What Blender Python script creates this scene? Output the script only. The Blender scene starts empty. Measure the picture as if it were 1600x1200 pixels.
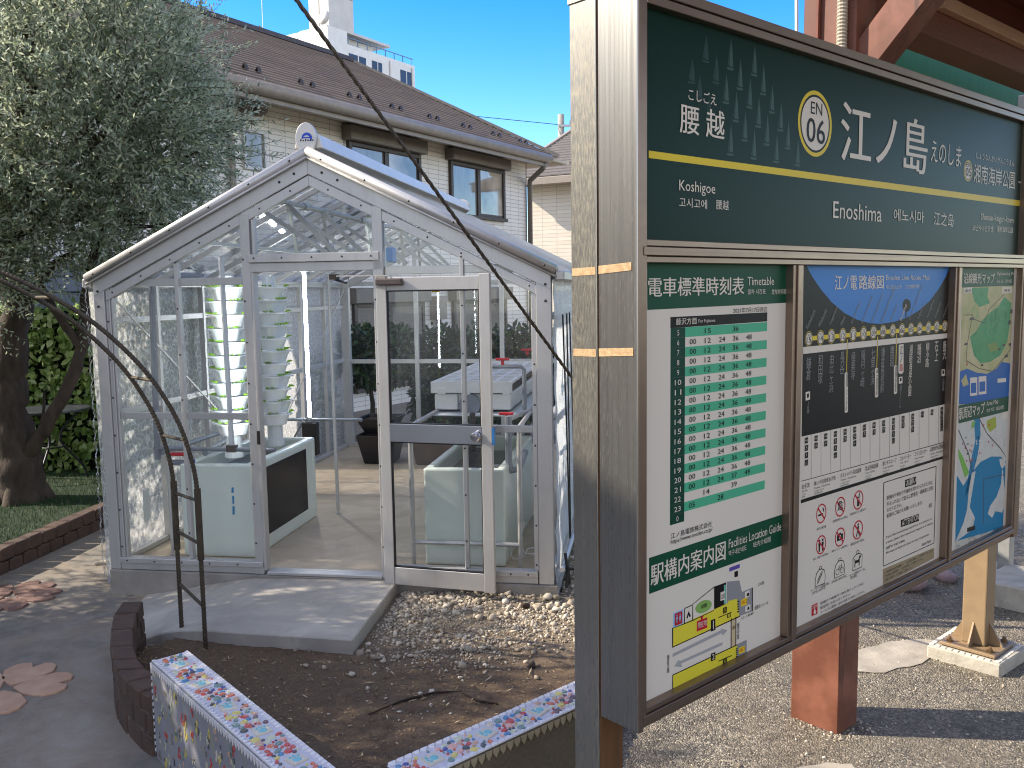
import bpy, math, random
import numpy as np
from mathutils import Vector, Matrix, Quaternion
random.seed(7); RNG = np.random.default_rng(11)
SC = bpy.context.scene
COL = SC.collection
PI = math.pi
# ------------------------------------------------------------------ camera
def look_axes(pitch, roll):
    p, ro = math.radians(pitch), math.radians(roll)
    f = Vector((0, math.cos(p), -math.sin(p))); r0 = Vector((1, 0, 0)); u0 = r0.cross(f)
    r = r0*math.cos(ro) + u0*math.sin(ro); u = r.cross(f)
    return r, u, f
cam = bpy.data.cameras.new('camera'); camo = bpy.data.objects.new('camera', cam); COL.objects.link(camo)
r_, u_, f_ = look_axes(6.0276, -.8597)
m = Matrix.Identity(4)
for i in range(3):
    m[i][0], m[i][1], m[i][2] = r_[i], u_[i], -f_[i]
m[2][3] = 1.83
camo.matrix_world = m
cam.sensor_width = 36; cam.lens = 36*1386.28/1600; cam.clip_start = .05; cam.clip_end = 3000
SC.camera = camo
# ------------------------------------------------------------------ sky, sun, exposure
SUN_EL, SUN_H = math.radians(34), Vector((-.99, .10, 0)).normalized()
w = bpy.data.worlds.new('World'); SC.world = w; w.use_nodes = True
wn = w.node_tree; bg = wn.nodes['Background']
sky = wn.nodes.new('ShaderNodeTexSky'); sky.sky_type = 'NISHITA'; sky.sun_disc = False
sky.sun_elevation = SUN_EL; sky.sun_rotation = math.atan2(SUN_H.x, SUN_H.y) % (2*PI)
sky.air_density = 1.0; sky.dust_density = .25; sky.ozone_density = 2.6; sky.altitude = 0
hs_ = wn.nodes.new('ShaderNodeHueSaturation'); hs_.inputs['Hue'].default_value = .519
# deeper blue low ahead; desaturated overhead and behind, to take blue out of the shade
tcw = wn.nodes.new('ShaderNodeTexCoord'); sw = wn.nodes.new('ShaderNodeSeparateXYZ'); wn.links.new(tcw.outputs['Generated'], sw.inputs[0])
def mr(src, a, b, c, d):
    n = wn.nodes.new('ShaderNodeMapRange'); n.interpolation_type = 'SMOOTHSTEP'
    for k, v in zip((1, 2, 3, 4), (a, b, c, d)): n.inputs[k].default_value = v
    wn.links.new(src, n.inputs[0]); return n.outputs[0]
mw_ = wn.nodes.new('ShaderNodeMath'); mw_.operation = 'MULTIPLY'
wn.links.new(mr(sw.outputs['Z'], .38, .75, 1, 0), mw_.inputs[0]); wn.links.new(mr(sw.outputs['Y'], -.2, .6, 0, 1), mw_.inputs[1])
wn.links.new(mr(mw_.outputs[0], 0, 1, .55, 1.5), hs_.inputs['Saturation'])
wn.links.new(sky.outputs[0], hs_.inputs['Color']); wn.links.new(hs_.outputs[0], bg.inputs[0]); bg.inputs[1].default_value = .14
sl = bpy.data.lights.new('sun', 'SUN'); sl.energy = 3.1; sl.angle = math.radians(.53); sl.color = (1, .89, .74)
so = bpy.data.objects.new('sun', sl); COL.objects.link(so)
to_sun = Vector((SUN_H.x*math.cos(SUN_EL), SUN_H.y*math.cos(SUN_EL), math.sin(SUN_EL)))
so.rotation_mode = 'QUATERNION'; so.rotation_quaternion = (-to_sun).to_track_quat('-Z', 'Y')
so.location = to_sun*30
SC.view_settings.view_transform = 'Standard'; SC.view_settings.look = 'None'
SC.view_settings.exposure = 1.5; SC.view_settings.gamma = 1; SC.view_settings.use_curve_mapping = False
SC.cycles.transparent_max_bounces = 24; SC.cycles.max_bounces = 9; SC.cycles.diffuse_bounces = 4
SC.cycles.filter_width = 1.1; SC.cycles.use_denoising = True; SC.cycles.sample_clamp_indirect = 6
SC.cycles.caustics_reflective = False; SC.cycles.caustics_refractive = False
# ------------------------------------------------------------------ materials
def C(h):
    if not isinstance(h, str): return (*h, 1)
    v = [int(h[i:i+2], 16)/255 for i in (0, 2, 4)]
    return (*[x/12.92 if x <= .04045 else ((x+.055)/1.055)**2.4 for x in v], 1)
class NT:
    def __init__(s, name):
        s.m = bpy.data.materials.new(name); s.m.use_nodes = True; s.t = s.m.node_tree
        s.b = s.t.nodes['Principled BSDF']; s.out = s.t.nodes['Material Output']; s._c = None
    def n(s, typ, **kw):
        nd = s.t.nodes.new('ShaderNode'+typ)
        for k, v in kw.items():
            if k.startswith('i_'):
                nd.inputs[int(k[2:]) if k[2:].isdigit() else k[2:]].default_value = v
            else: setattr(nd, k, v)
        return nd
    def l(s, a, b): s.t.links.new(a, b)
    def coord(s, scale=(1, 1, 1), rot=(0, 0, 0)):
        if not s._c: s._c = s.n('TexCoord')
        mp = s.n('Mapping'); mp.inputs['Scale'].default_value = scale; mp.inputs['Rotation'].default_value = rot
        s.l(s._c.outputs['Object'], mp.inputs[0]); return mp.outputs[0]
    def noise(s, scale, detail=4, rough=.55, cs=(1, 1, 1), dist=0):
        nd = s.n('TexNoise'); nd.inputs['Scale'].default_value = scale; nd.inputs['Detail'].default_value = detail
        nd.inputs['Roughness'].default_value = rough; nd.inputs['Distortion'].default_value = dist
        s.l(s.coord(cs), nd.inputs['Vector']); return nd.outputs['Fac']
    def vor(s, scale, feat='F1', cs=(1, 1, 1), out='Distance'):
        nd = s.n('TexVoronoi', feature=feat); nd.inputs['Scale'].default_value = scale
        s.l(s.coord(cs), nd.inputs['Vector']); return nd.outputs[out]
    def ramp(s, fac, stops, interp='LINEAR'):
        nd = s.n('ValToRGB'); cr = nd.color_ramp; cr.interpolation = interp
        while len(cr.elements) < len(stops): cr.elements.new(.5)
        for e, (p, c) in zip(cr.elements, stops): e.position = p; e.color = C(c)
        s.l(fac, nd.inputs[0]); return nd.outputs[0]
    def mix(s, fac, a, b, bt='MIX'):
        nd = s.n('Mix', data_type='RGBA', blend_type=bt)
        for v, k in ((fac, 0), (a, 6), (b, 7)):
            if hasattr(v, 'links'): s.l(v, nd.inputs[k])
            elif k == 0: nd.inputs[0].default_value = v
            else: nd.inputs[k].default_value = C(v)
        return nd.outputs[2]
    def math(s, op, a, b=0., clamp=False):
        nd = s.n('Math', operation=op, use_clamp=clamp)
        for v, k in ((a, 0), (b, 1)):
            if hasattr(v, 'links'): s.l(v, nd.inputs[k])
            else: nd.inputs[k].default_value = v
        return nd.outputs[0]
    def bump(s, h, strength=.3, dist=.01, normal=None):
        nd = s.n('Bump'); nd.inputs['Strength'].default_value = strength; nd.inputs['Distance'].default_value = dist
        s.l(h, nd.inputs['Height'])
        if normal is not None: s.l(normal, nd.inputs['Normal'])
        s.l(nd.outputs[0], s.b.inputs['Normal']); return nd.outputs[0]
    def set(s, **kw):
        nm = dict(col='Base Color', rough='Roughness', metal='Metallic', spec='Specular IOR Level', alpha='Alpha', coat='Coat Weight', trans='Transmission Weight', em='Emission Color', es='Emission Strength', sub='Subsurface Weight')
        for k, v in kw.items():
            i = s.b.inputs[nm[k]]
            if hasattr(v, 'links'): s.l(v, i)
            else: i.default_value = C(v) if k in ('col', 'em') else v
        return s
def simple(name, a, b=None, sc=6, rough=.6, metal=0, bump=0, bsc=None, spec=.5, coat=0, cs=(1, 1, 1), detail=5):
    t = NT(name); b = b or a
    f = t.noise(sc, detail, cs=cs)
    t.set(col=t.ramp(f, [(.3, a), (.7, b)]), rough=rough, metal=metal, spec=spec, coat=coat)
    if bump: t.bump(t.noise(bsc or sc*6, 4, cs=cs), bump, .01)
    return t.m
def flat(name, c, rough=.45, **k):
    t = NT(name); t.set(col=c, rough=rough, **k); return t.m
M = {}
def aluminium(name, c='cbc8c3', rough=.42, metal=.45, cs=(1, 1, 1)):
    t = NT(name); f = t.noise(6, 4, cs=cs); g = t.noise(90, 3, cs=(1, 1, .04))
    d_ = t.ramp(t.noise(5, 7, .7, cs=(1, 1, .35), dist=.6), [(.5, (0, 0, 0)), (.75, (.28, .28, .28))])
    t.set(col=t.mix(d_, t.mix(t.math('MULTIPLY', g, .35), c, 'a8a8a9'), '8c877e'), metal=metal, rough=t.math('ADD', t.math('MULTIPLY', f, .22), rough-.1))
    t.bump(t.noise(300, 2, cs=(1, 1, .02)), .03, .002)
    return t.m
M['alu'] = aluminium('brushed_aluminium')
M['alu_blue'] = aluminium('clear_anodised_aluminium', 'a9aeb8', .3, .85)
M['alu_warm'] = aluminium('aluminium_clear_coat', 'b8b6b2', .38, .7)
M['screw'] = flat('dark_screw_head', '3a3b40', .4, metal=.6)
M['chrome'] = flat('polished_metal', 'c8c8ca', .12, metal=1.)
M['gasket'] = flat('black_rubber', '0d0d0f', .6)
M['darkmetal'] = simple('dark_bronze_metal', '2b2725', '3a3430', 8, .45, .3)
def glassmat(name, tint=(.93, .96, .96), refl=1., rough=.02, dirt=.04):
    t = NT(name); t.t.nodes.remove(t.b)
    lw = t.n('LayerWeight'); lw.inputs[0].default_value = .5
    f5 = t.math('POWER', lw.outputs['Facing'], 4.); fac = t.math('ADD', t.math('MULTIPLY', f5, .75*refl), .05*refl, True)
    tr = t.n('BsdfTransparent'); tr.inputs[0].default_value = (*tint, 1)
    gl = t.n('BsdfGlossy'); gl.inputs['Roughness'].default_value = rough; gl.inputs[0].default_value = (.95, .97, 1, 1)
    df = t.n('BsdfDiffuse'); df.inputs[0].default_value = (.75, .77, .78, 1)
    m1 = t.n('MixShader'); t.l(fac, m1.inputs[0]); t.l(tr.outputs[0], m1.inputs[1]); t.l(gl.outputs[0], m1.inputs[2])
    m2 = t.n('MixShader'); t.l(t.math('MULTIPLY', t.ramp(t.noise(2.5, 6, .65, cs=(1, 1, .5)), [(.35, (0, 0, 0)), (.8, (1, 1, 1))]), dirt), m2.inputs[0])
    t.l(m1.outputs[0], m2.inputs[1]); t.l(df.outputs[0], m2.inputs[2]); t.l(m2.outputs[0], t.out.inputs[0])
    return t.m
M['glass'] = glassmat('greenhouse_glass', (.97, .98, .98), .8, dirt=.035)
M['roofglass'] = glassmat('roof_glazing', (.93, .96, 1.0), 1.8, .05, .02)
M['winglass'] = None
# ------------------------------------------------------------------ object helpers
def tag(o, label=None, cat=None, group=None, kind=None):
    if label: o['label'] = label
    if cat: o['category'] = cat
    if group: o['group'] = group
    if kind: o['kind'] = kind
    return o
def thing(name, label, cat, loc=(0, 0, 0), rz=0., group=None):
    o = bpy.data.objects.new(name, None); o.empty_display_size = .2; COL.objects.link(o)
    o.location = loc; o.rotation_euler = (0, 0, rz)
    return tag(o, label, cat, group)
def perp(d):
    d = Vector(d).normalized(); a = Vector((0, 0, 1)) if abs(d.z) < .9 else Vector((1, 0, 0))
    x = d.cross(a).normalized(); return x, d.cross(x).normalized()
class MB:
    def __init__(s): s.v = []; s.f = []; s.mi = []; s.cur = 0
    def add(s, vs, fs):
        o = len(s.v); s.v += [tuple(v) for v in vs]; s.f += [tuple(i+o for i in f) for f in fs]; s.mi += [s.cur]*len(fs); return s
    def box(s, x0, x1, y0, y1, z0, z1):
        vs = [(x, y, z) for z in (z0, z1) for y in (y0, y1) for x in (x0, x1)]
        return s.add(vs, [(0, 2, 3, 1), (4, 5, 7, 6), (0, 1, 5, 4), (2, 6, 7, 3), (0, 4, 6, 2), (1, 3, 7, 5)])
    def beam(s, p, q, w, h, up=(0, 0, 1)):
        p, q = Vector(p), Vector(q); d = (q-p).normalized(); u = Vector(up); x = d.cross(u).normalized(); y = x.cross(d).normalized()
        vs = [c + x*(a*w/2) + y*(b*h/2) for c in (p, q) for b in (-1, 1) for a in (-1, 1)]
        return s.add(vs, [(0, 1, 3, 2), (4, 6, 7, 5), (0, 4, 5, 1), (2, 3, 7, 6), (0, 2, 6, 4), (1, 5, 7, 3)])
    def tube(s, path, r, n=8, cap=True):
        path = [Vector(p) for p in path]; k = len(path); rr = r if hasattr(r, '__len__') else [r]*k
        ring = []; o = len(s.v); px = None
        for i, p in enumerate(path):
            d = (path[min(i+1, k-1)] - path[max(i-1, 0)]).normalized()
            if px is None: x, y = perp(d)
            else:
                x = (px - d*px.dot(d)).normalized(); y = d.cross(x).normalized()
            px = x
            for j in range(n):
                a = 2*PI*j/n; s.v.append(tuple(p + x*(rr[i]*math.cos(a)) + y*(rr[i]*math.sin(a))))
        nf = len(s.f)
        for i in range(k-1):
            for j in range(n):
                s.f.append((o+i*n+j, o+i*n+(j+1) % n, o+(i+1)*n+(j+1) % n, o+(i+1)*n+j))
        if cap:
            s.f.append(tuple(o+j for j in reversed(range(n)))); s.f.append(tuple(o+(k-1)*n+j for j in range(n)))
        s.mi += [s.cur]*(len(s.f)-nf); return s
    def prism(s, pts, y0, y1, ax='y'):
        # pts are (a,b); extruded along ax
        n = len(pts)
        def P(a, b, c): return (a, c, b) if ax == 'y' else ((c, a, b) if ax == 'x' else (a, b, c))
        vs = [P(a, b, y0) for a, b in pts] + [P(a, b, y1) for a, b in pts]
        fs = [tuple(range(n)), tuple(reversed(range(n, 2*n)))] + [(i, n+i, n+(i+1) % n, (i+1) % n) for i in range(n)]
        return s.add(vs, fs)
    def lathe(s, prof, n=16, c=(0, 0, 0), lob=0, lobk=4, ph=0):
        o = len(s.v); nf = len(s.f)
        for r, z in prof:
            for j in range(n):
                a = 2*PI*j/n; rr = r*(1 + lob*math.cos(lobk*a+ph))
                s.v.append((c[0]+rr*math.cos(a), c[1]+rr*math.sin(a), c[2]+z))
        for i in range(len(prof)-1):
            for j in range(n): s.f.append((o+i*n+j, o+i*n+(j+1) % n, o+(i+1)*n+(j+1) % n, o+(i+1)*n+j))
        s.f.append(tuple(o+j for j in reversed(range(n)))); s.f.append(tuple(o+(len(prof)-1)*n+j for j in range(n)))
        s.mi += [s.cur]*(len(s.f)-nf); return s
    def quad(s, a, b, c, d): return s.add([a, b, c, d], [(0, 1, 2, 3)])
    def build(s, name, mats, parent=None, bevel=0, smooth=False, loc=None, rz=0, seg=1):
        me = bpy.data.meshes.new(name); me.from_pydata(s.v, [], s.f)
        mats = mats if isinstance(mats, (list, tuple)) else [mats]
        for mm in mats: me.materials.append(M[mm] if isinstance(mm, str) else mm)
        if len(mats) > 1: me.polygons.foreach_set('material_index', s.mi)
        if smooth: me.polygons.foreach_set('use_smooth', [True]*len(s.f))
        me.update()
        o = bpy.data.objects.new(name, me); COL.objects.link(o)
        if parent is not None: o.parent = parent
        if loc is not None: o.location = loc
        if rz: o.rotation_euler = (0, 0, rz)
        if bevel:
            b = o.modifiers.new('bevel', 'BEVEL'); b.width = bevel; b.segments = seg; b.limit_method = 'ANGLE'; b.angle_limit = .6
        return o
def npmesh(name, V, F, mat, parent=None, smooth=False, attr=None):
    """V (n,3), F (m,k) -> one mesh; attr = per-face float called 'tint'."""
    me = bpy.data.meshes.new(name); n, mF, k = len(V), len(F), F.shape[1]
    me.vertices.add(n); me.vertices.foreach_set('co', V.astype(np.float32).ravel())
    me.loops.add(mF*k); me.loops.foreach_set('vertex_index', F.astype(np.int32).ravel())
    me.polygons.add(mF); me.polygons.foreach_set('loop_start', np.arange(mF, dtype=np.int32)*k)
    try: me.polygons.foreach_set('loop_total', np.full(mF, k, dtype=np.int32))
    except Exception: pass
    me.update(calc_edges=True); me.validate()
    if smooth: me.polygons.foreach_set('use_smooth', [True]*mF)
    if attr is not None:
        at = me.attributes.new('tint', 'FLOAT', 'FACE'); at.data.foreach_set('value', attr.astype(np.float32))
    me.materials.append(M[mat] if isinstance(mat, str) else mat)
    o = bpy.data.objects.new(name, me); COL.objects.link(o)
    if parent is not None: o.parent = parent
    return o
TX=[
('h', 'white', 'こしごえ', 0.233, 2.317, 0.356, 2.347, 0),
('h', 'white', '腰 越', 0.198, 2.23, 0.393, 2.305, 1),
('h', 'white', '江ノ島', 1.029, 2.229, 1.658, 2.418, 1),
('h', 'white', 'えのしま', 1.691, 2.281, 1.962, 2.358, 0),
('h', 'white', 'しょうなんかいがんこうえん', 2.108, 2.327, 2.516, 2.353, 0),
('h', 'white', '湘南海岸公園', 2.089, 2.232, 2.53, 2.306, 0),
('h', 'white', '→', 2.56, 2.243, 2.642, 2.289, 1),
('h', 'white', 'Koshigoe', 0.196, 2.074, 0.354, 2.11, 0),
('h', 'white', '고시고에', 0.196, 2.04, 0.317, 2.065, 0),
('h', 'white', '腰越', 0.358, 2.042, 0.417, 2.068, 0),
('h', 'white', 'Enoshima', 0.989, 2.045, 1.318, 2.098, 0),
('h', 'white', '에노시마', 1.408, 2.053, 1.65, 2.096, 0),
('h', 'white', '江之岛', 1.734, 2.05, 1.911, 2.1, 0),
('h', 'white', 'Shonan-kaigan-koen', 2.177, 2.08, 2.534, 2.114, 0),
('h', 'white', '쇼난카이간코엔', 2.095, 2.042, 2.31, 2.066, 0),
('h', 'white', '湘南海岸公园', 2.351, 2.044, 2.531, 2.069, 0),
('h', 'black', 'EN', 0.841, 2.354, 0.908, 2.39, 0),
('h', 'black', '06', 0.819, 2.268, 0.928, 2.341, 1),
('h', 'black', 'EN', 2.013, 2.288, 2.058, 2.304, 0),
('h', 'black', '05', 2.009, 2.252, 2.066, 2.284, 1),
('t', 'white', '電車標準時刻表', 0.071, 1.808, 0.496, 1.858, 1),
('t', 'white', 'Timetable', 0.514, 1.834, 0.652, 1.858, 0),
('t', 'white', '열차 시간표', 0.515, 1.808, 0.608, 1.823, 0),
('t', 'white', '发车时间表', 0.64, 1.806, 0.72, 1.822, 0),
('t', 'black', '2021年7月17日改正', 0.445, 1.756, 0.619, 1.771, 0),
('t', 'white', '藤沢方面', 0.185, 1.732, 0.275, 1.75, 0),
('t', 'white', 'For Fujisawa', 0.283, 1.732, 0.359, 1.744, 0),
('t', 'black', '江ノ島電鉄株式会社', 0.167, 1.157, 0.353, 1.173, 0),
('t', 'black', 'https://www.enoden.co.jp/', 0.167, 1.139, 0.355, 1.155, 0),
('t', 'white', '駅構内案内図', 0.083, 1.045, 0.419, 1.104, 1),
('t', 'white', 'Facilities Location Guide', 0.435, 1.075, 0.714, 1.102, 0),
('t', 'white', '역구내안내도', 0.435, 1.051, 0.526, 1.068, 0),
('t', 'white', '站内介绍图', 0.561, 1.051, 0.655, 1.068, 0),
('t', 'white', '1', 0.358, 0.852, 0.369, 0.877, 1),
('t', 'white', '2', 0.358, 0.761, 0.372, 0.778, 1),
('t', 'white', '現在地', 0.289, 0.873, 0.332, 0.891, 0),
('t', 'redt', '出口', 0.506, 0.888, 0.53, 0.901, 0),
('t', 'redt', '出口', 0.499, 0.743, 0.522, 0.755, 0),
('t', 'black', '鎌\n倉\n方\n面', 0.153, 0.785, 0.163, 0.836, 0),
('t', 'black', '藤\n沢\n方\n面', 0.482, 0.787, 0.495, 0.838, 0),
('t', 'black', '構内踏切', 0.459, 0.823, 0.474, 0.835, 0),
('t', 'black', '出', 0.402, 0.931, 0.418, 0.948, 0),
('t', 'black', '♿', 0.41, 0.885, 0.43, 0.903, 0),
('t', 'black', '♿', 0.412, 0.726, 0.433, 0.745, 0),
('t', 'redt', '🚻', 0.186, 0.909, 0.219, 0.944, 0),
('t', 'black', '江の島', 0.589, 0.924, 0.623, 0.935, 0),
('t', 'black', '湘南モノレール', 0.574, 0.854, 0.648, 0.867, 0),
('t', 'black', '江ノ島駅', 0.503, 0.843, 0.569, 0.851, 0),
('t', 'black', '庭園', 0.305, 0.927, 0.331, 0.939, 0),
('r', 'white', '江ノ電', 1.01, 1.815, 1.156, 1.863, 1),
('r', 'white', '路線図', 1.17, 1.815, 1.348, 1.863, 1),
('r', 'white', 'Enoden Line Route Map', 1.365, 1.84, 1.715, 1.864, 0),
('r', 'white', '에노덴 노선도', 1.367, 1.815, 1.488, 1.829, 0),
('r', 'white', '江之电路线图', 1.51, 1.815, 1.628, 1.829, 0),
('r', 'grey3', '鎌\n倉', 0.843, 1.534, 0.873, 1.606, 0),
('r', 'grey3', '和\n田\n塚', 0.916, 1.514, 0.945, 1.61, 0),
('r', 'grey3', '由\n比\nヶ\n浜', 0.987, 1.481, 1.015, 1.609, 0),
('r', 'grey3', '長\n谷', 1.055, 1.536, 1.085, 1.611, 0),
('r', 'grey3', '極\n楽\n寺', 1.13, 1.512, 1.159, 1.607, 0),
('r', 'grey3', '稲\n村\nヶ\n崎', 1.198, 1.481, 1.227, 1.609, 0),
('r', 'grey3', '七\n里\nヶ\n浜', 1.27, 1.482, 1.299, 1.609, 0),
('r', 'grey3', '鎌\n倉\n高\n校\n前', 1.344, 1.45, 1.372, 1.611, 0),
('r', 'grey3', '腰\n越', 1.412, 1.537, 1.443, 1.61, 0),
('r', 'black', '江\nノ', 1.489, 1.547, 1.513, 1.608, 1),
('r', 'redt', '島', 1.491, 1.516, 1.517, 1.543, 1),
('r', 'white', '湘\n南\n海\n岸\n公\n園', 1.565, 1.417, 1.592, 1.609, 0),
('r', 'white', '鵠\n沼', 1.632, 1.536, 1.663, 1.609, 0),
('r', 'white', '柳\n小\n路', 1.704, 1.515, 1.734, 1.61, 0),
('r', 'white', '石\n上', 1.783, 1.534, 1.813, 1.609, 0),
('r', 'white', '藤\n沢', 1.857, 1.535, 1.888, 1.608, 0),
('r', 'grey3', 'Ｊ\nＲ\n線', 0.852, 1.427, 0.867, 1.464, 0),
('r', 'grey3', '湘\n南\nモ\nノ\nレ\nー\nル', 1.496, 1.381, 1.511, 1.466, 0),
('r', 'grey3', '小\n田\n急\n線', 1.863, 1.411, 1.882, 1.464, 0),
('r', 'black', '極\n楽\n洞\n︵\nト\nン\nネ\nル\n︶', 1.1, 1.411, 1.112, 1.537, 0),
('r', 'black', '峰\nヶ\n原\n信\n号\n場', 1.312, 1.443, 1.326, 1.537, 0),
('r', 'black', '腰\n越\n併\n用\n軌\n道', 1.457, 1.443, 1.471, 1.537, 0),
('r', 'black', '🚻', 0.843, 1.331, 0.866, 1.35, 0),
('r', 'black', '♿', 0.844, 1.307, 0.867, 1.326, 0),
('r', 'black', '🚹', 0.845, 1.283, 0.868, 1.302, 0),
('r', 'black', '🛗', 0.845, 1.259, 0.869, 1.278, 0),
('r', 'black', '🚻', 0.902, 1.331, 0.925, 1.349, 0),
('r', 'black', '♿', 0.903, 1.307, 0.926, 1.326, 0),
('r', 'black', '🚻', 0.962, 1.33, 0.987, 1.349, 0),
('r', 'black', '♿', 0.963, 1.306, 0.988, 1.325, 0),
('r', 'black', '🚻', 1.025, 1.33, 1.05, 1.349, 0),
('r', 'black', '♿', 1.026, 1.306, 1.051, 1.325, 0),
('r', 'black', '🚹', 1.027, 1.282, 1.052, 1.301, 0),
('r', 'black', '🛗', 1.028, 1.258, 1.053, 1.277, 0),
('r', 'black', '🚻', 1.089, 1.329, 1.115, 1.349, 0),
('r', 'black', '♿', 1.09, 1.305, 1.116, 1.325, 0),
('r', 'black', '🚻', 1.155, 1.329, 1.181, 1.349, 0),
('r', 'black', '♿', 1.156, 1.305, 1.183, 1.325, 0),
('r', 'black', '🚹', 1.158, 1.281, 1.184, 1.301, 0),
('r', 'black', '🚻', 1.223, 1.328, 1.25, 1.349, 0),
('r', 'black', '♿', 1.224, 1.304, 1.252, 1.325, 0),
('r', 'black', '🚻', 1.293, 1.328, 1.321, 1.349, 0),
('r', 'black', '♿', 1.295, 1.304, 1.323, 1.324, 0),
('r', 'black', '🚻', 1.365, 1.327, 1.394, 1.348, 0),
('r', 'black', '♿', 1.367, 1.303, 1.396, 1.324, 0),
('r', 'black', '🚻', 1.44, 1.327, 1.47, 1.348, 0),
('r', 'black', '♿', 1.441, 1.303, 1.471, 1.324, 0),
('r', 'black', '🚹', 1.443, 1.278, 1.473, 1.3, 0),
('r', 'black', '🛗', 1.445, 1.254, 1.474, 1.275, 0),
('r', 'black', '🚻', 1.517, 1.326, 1.547, 1.348, 0),
('r', 'black', '♿', 1.518, 1.302, 1.549, 1.324, 0),
('r', 'black', '🚻', 1.596, 1.326, 1.628, 1.348, 0),
('r', 'black', '♿', 1.598, 1.302, 1.629, 1.324, 0),
('r', 'black', '🚹', 1.599, 1.277, 1.631, 1.299, 0),
('r', 'black', '🚻', 1.678, 1.325, 1.711, 1.348, 0),
('r', 'black', '🚻', 1.763, 1.325, 1.796, 1.347, 0),
('r', 'black', '🚻', 1.85, 1.324, 1.885, 1.347, 0),
('r', 'black', '♿', 1.852, 1.3, 1.887, 1.323, 0),
('r', 'black', '🚹', 1.854, 1.275, 1.889, 1.298, 0),
('r', 'black', '🛗', 1.856, 1.251, 1.891, 1.274, 0),
('r', 'black', 'お手洗', 0.833, 1.185, 0.879, 1.201, 0),
('r', 'grey4', 'Toilet  Facilities', 0.833, 1.175, 0.868, 1.181, 0),
('r', 'grey4', '시설 안내', 0.833, 1.165, 0.854, 1.17, 0),
('r', 'grey4', '设施指南', 0.834, 1.157, 0.852, 1.162, 0),
('r', 'black', '車いす利用者お手洗', 0.907, 1.184, 1.045, 1.199, 0),
('r', 'grey4', 'Toilet  Facilities', 0.907, 1.173, 1.01, 1.179, 0),
('r', 'grey4', '시설 안내', 0.908, 1.163, 0.969, 1.168, 0),
('r', 'grey4', '设施指南', 0.908, 1.155, 0.962, 1.16, 0),
('r', 'black', 'オストメイト対応設備', 1.077, 1.184, 1.222, 1.2, 0),
('r', 'grey4', 'Toilet  Facilities', 1.077, 1.173, 1.186, 1.179, 0),
('r', 'grey4', '시설 안내', 1.078, 1.163, 1.142, 1.167, 0),
('r', 'grey4', '设施指南', 1.078, 1.154, 1.135, 1.159, 0),
('r', 'black', '乳幼児用設備', 1.251, 1.182, 1.346, 1.199, 0),
('r', 'grey4', 'Toilet  Facilities', 1.252, 1.171, 1.323, 1.177, 0),
('r', 'grey4', '시설 안내', 1.252, 1.16, 1.295, 1.165, 0),
('r', 'grey4', '设施指南', 1.253, 1.151, 1.29, 1.156, 0),
('r', 'black', '車いすスロープ', 1.381, 1.181, 1.488, 1.198, 0),
('r', 'grey4', 'Toilet  Facilities', 1.381, 1.169, 1.462, 1.176, 0),
('r', 'grey4', '시설 안내', 1.382, 1.158, 1.43, 1.163, 0),
('r', 'grey4', '设施指南', 1.383, 1.149, 1.425, 1.154, 0),
('r', 'black', 'エレベーター', 1.518, 1.18, 1.609, 1.198, 0),
('r', 'grey4', 'Toilet  Facilities', 1.519, 1.169, 1.587, 1.175, 0),
('r', 'grey4', '시설 안내', 1.519, 1.157, 1.56, 1.162, 0),
('r', 'grey4', '设施指南', 1.52, 1.147, 1.556, 1.153, 0),
('r', 'black', 'コインロッカー', 1.639, 1.18, 1.747, 1.199, 0),
('r', 'grey4', 'Toilet  Facilities', 1.64, 1.168, 1.721, 1.175, 0),
('r', 'grey4', '시설 안내', 1.641, 1.156, 1.689, 1.162, 0),
('r', 'grey4', '设施指南', 1.642, 1.146, 1.684, 1.152, 0),
('r', 'black', '自動体外式除細動器', 1.777, 1.18, 1.927, 1.199, 0),
('r', 'grey4', 'Toilet  Facilities', 1.778, 1.167, 1.89, 1.174, 0),
('r', 'grey4', '시설 안내', 1.779, 1.155, 1.845, 1.161, 0),
('r', 'grey4', '设施指南', 1.779, 1.145, 1.839, 1.151, 0),
('r', 'grey4', '終日禁煙', 0.931, 1.031, 0.989, 1.04, 0),
('r', 'grey4', '危険物持込み禁止', 1.034, 1.038, 1.135, 1.047, 0),
('r', 'grey4', '優先席付近では電源OFF', 1.152, 1.041, 1.265, 1.05, 0),
('r', 'grey4', '歩道・車道での乗車禁止', 0.91, 0.934, 1.011, 0.943, 0),
('r', 'grey4', '電車フラッシュ撮影禁止', 1.031, 0.936, 1.14, 0.944, 0),
('r', 'grey4', '線路内歩行禁止', 1.161, 0.932, 1.259, 0.942, 0),
('r', 'grey4', 'サーフボードは専用の袋に\n（大きなものは不可）', 0.902, 0.819, 1.022, 0.84, 0),
('r', 'grey4', '自転車は専用の袋に', 1.036, 0.828, 1.142, 0.837, 0),
('r', 'grey4', 'ペットは専用のケースに\n（保冷剤等）', 1.157, 0.811, 1.272, 0.833, 0),
('r', 'black', '危', 1.065, 1.073, 1.101, 1.106, 1),
('r', 'white', 'SOS', 0.913, 0.771, 0.944, 0.781, 1),
('r', 'grey4', '駅構内で線路内へ物を落としたときは、', 0.964, 0.771, 1.268, 0.781, 0),
('r', 'grey4', '駅係員にお知らせください。', 0.964, 0.755, 1.169, 0.766, 0),
('r', 'grey4', 'ホームでは黄色い線の内側でお待ちください。', 0.965, 0.74, 1.272, 0.75, 0),
('r', 'grey4', '危険ですので駆け込み乗車はおやめください。', 0.966, 0.724, 1.264, 0.735, 0),
('r', 'white', 'お願い', 1.575, 1.076, 1.656, 1.1, 1),
('r', 'white', 'ATTENTION', 1.549, 0.928, 1.693, 0.95, 0),
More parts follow.
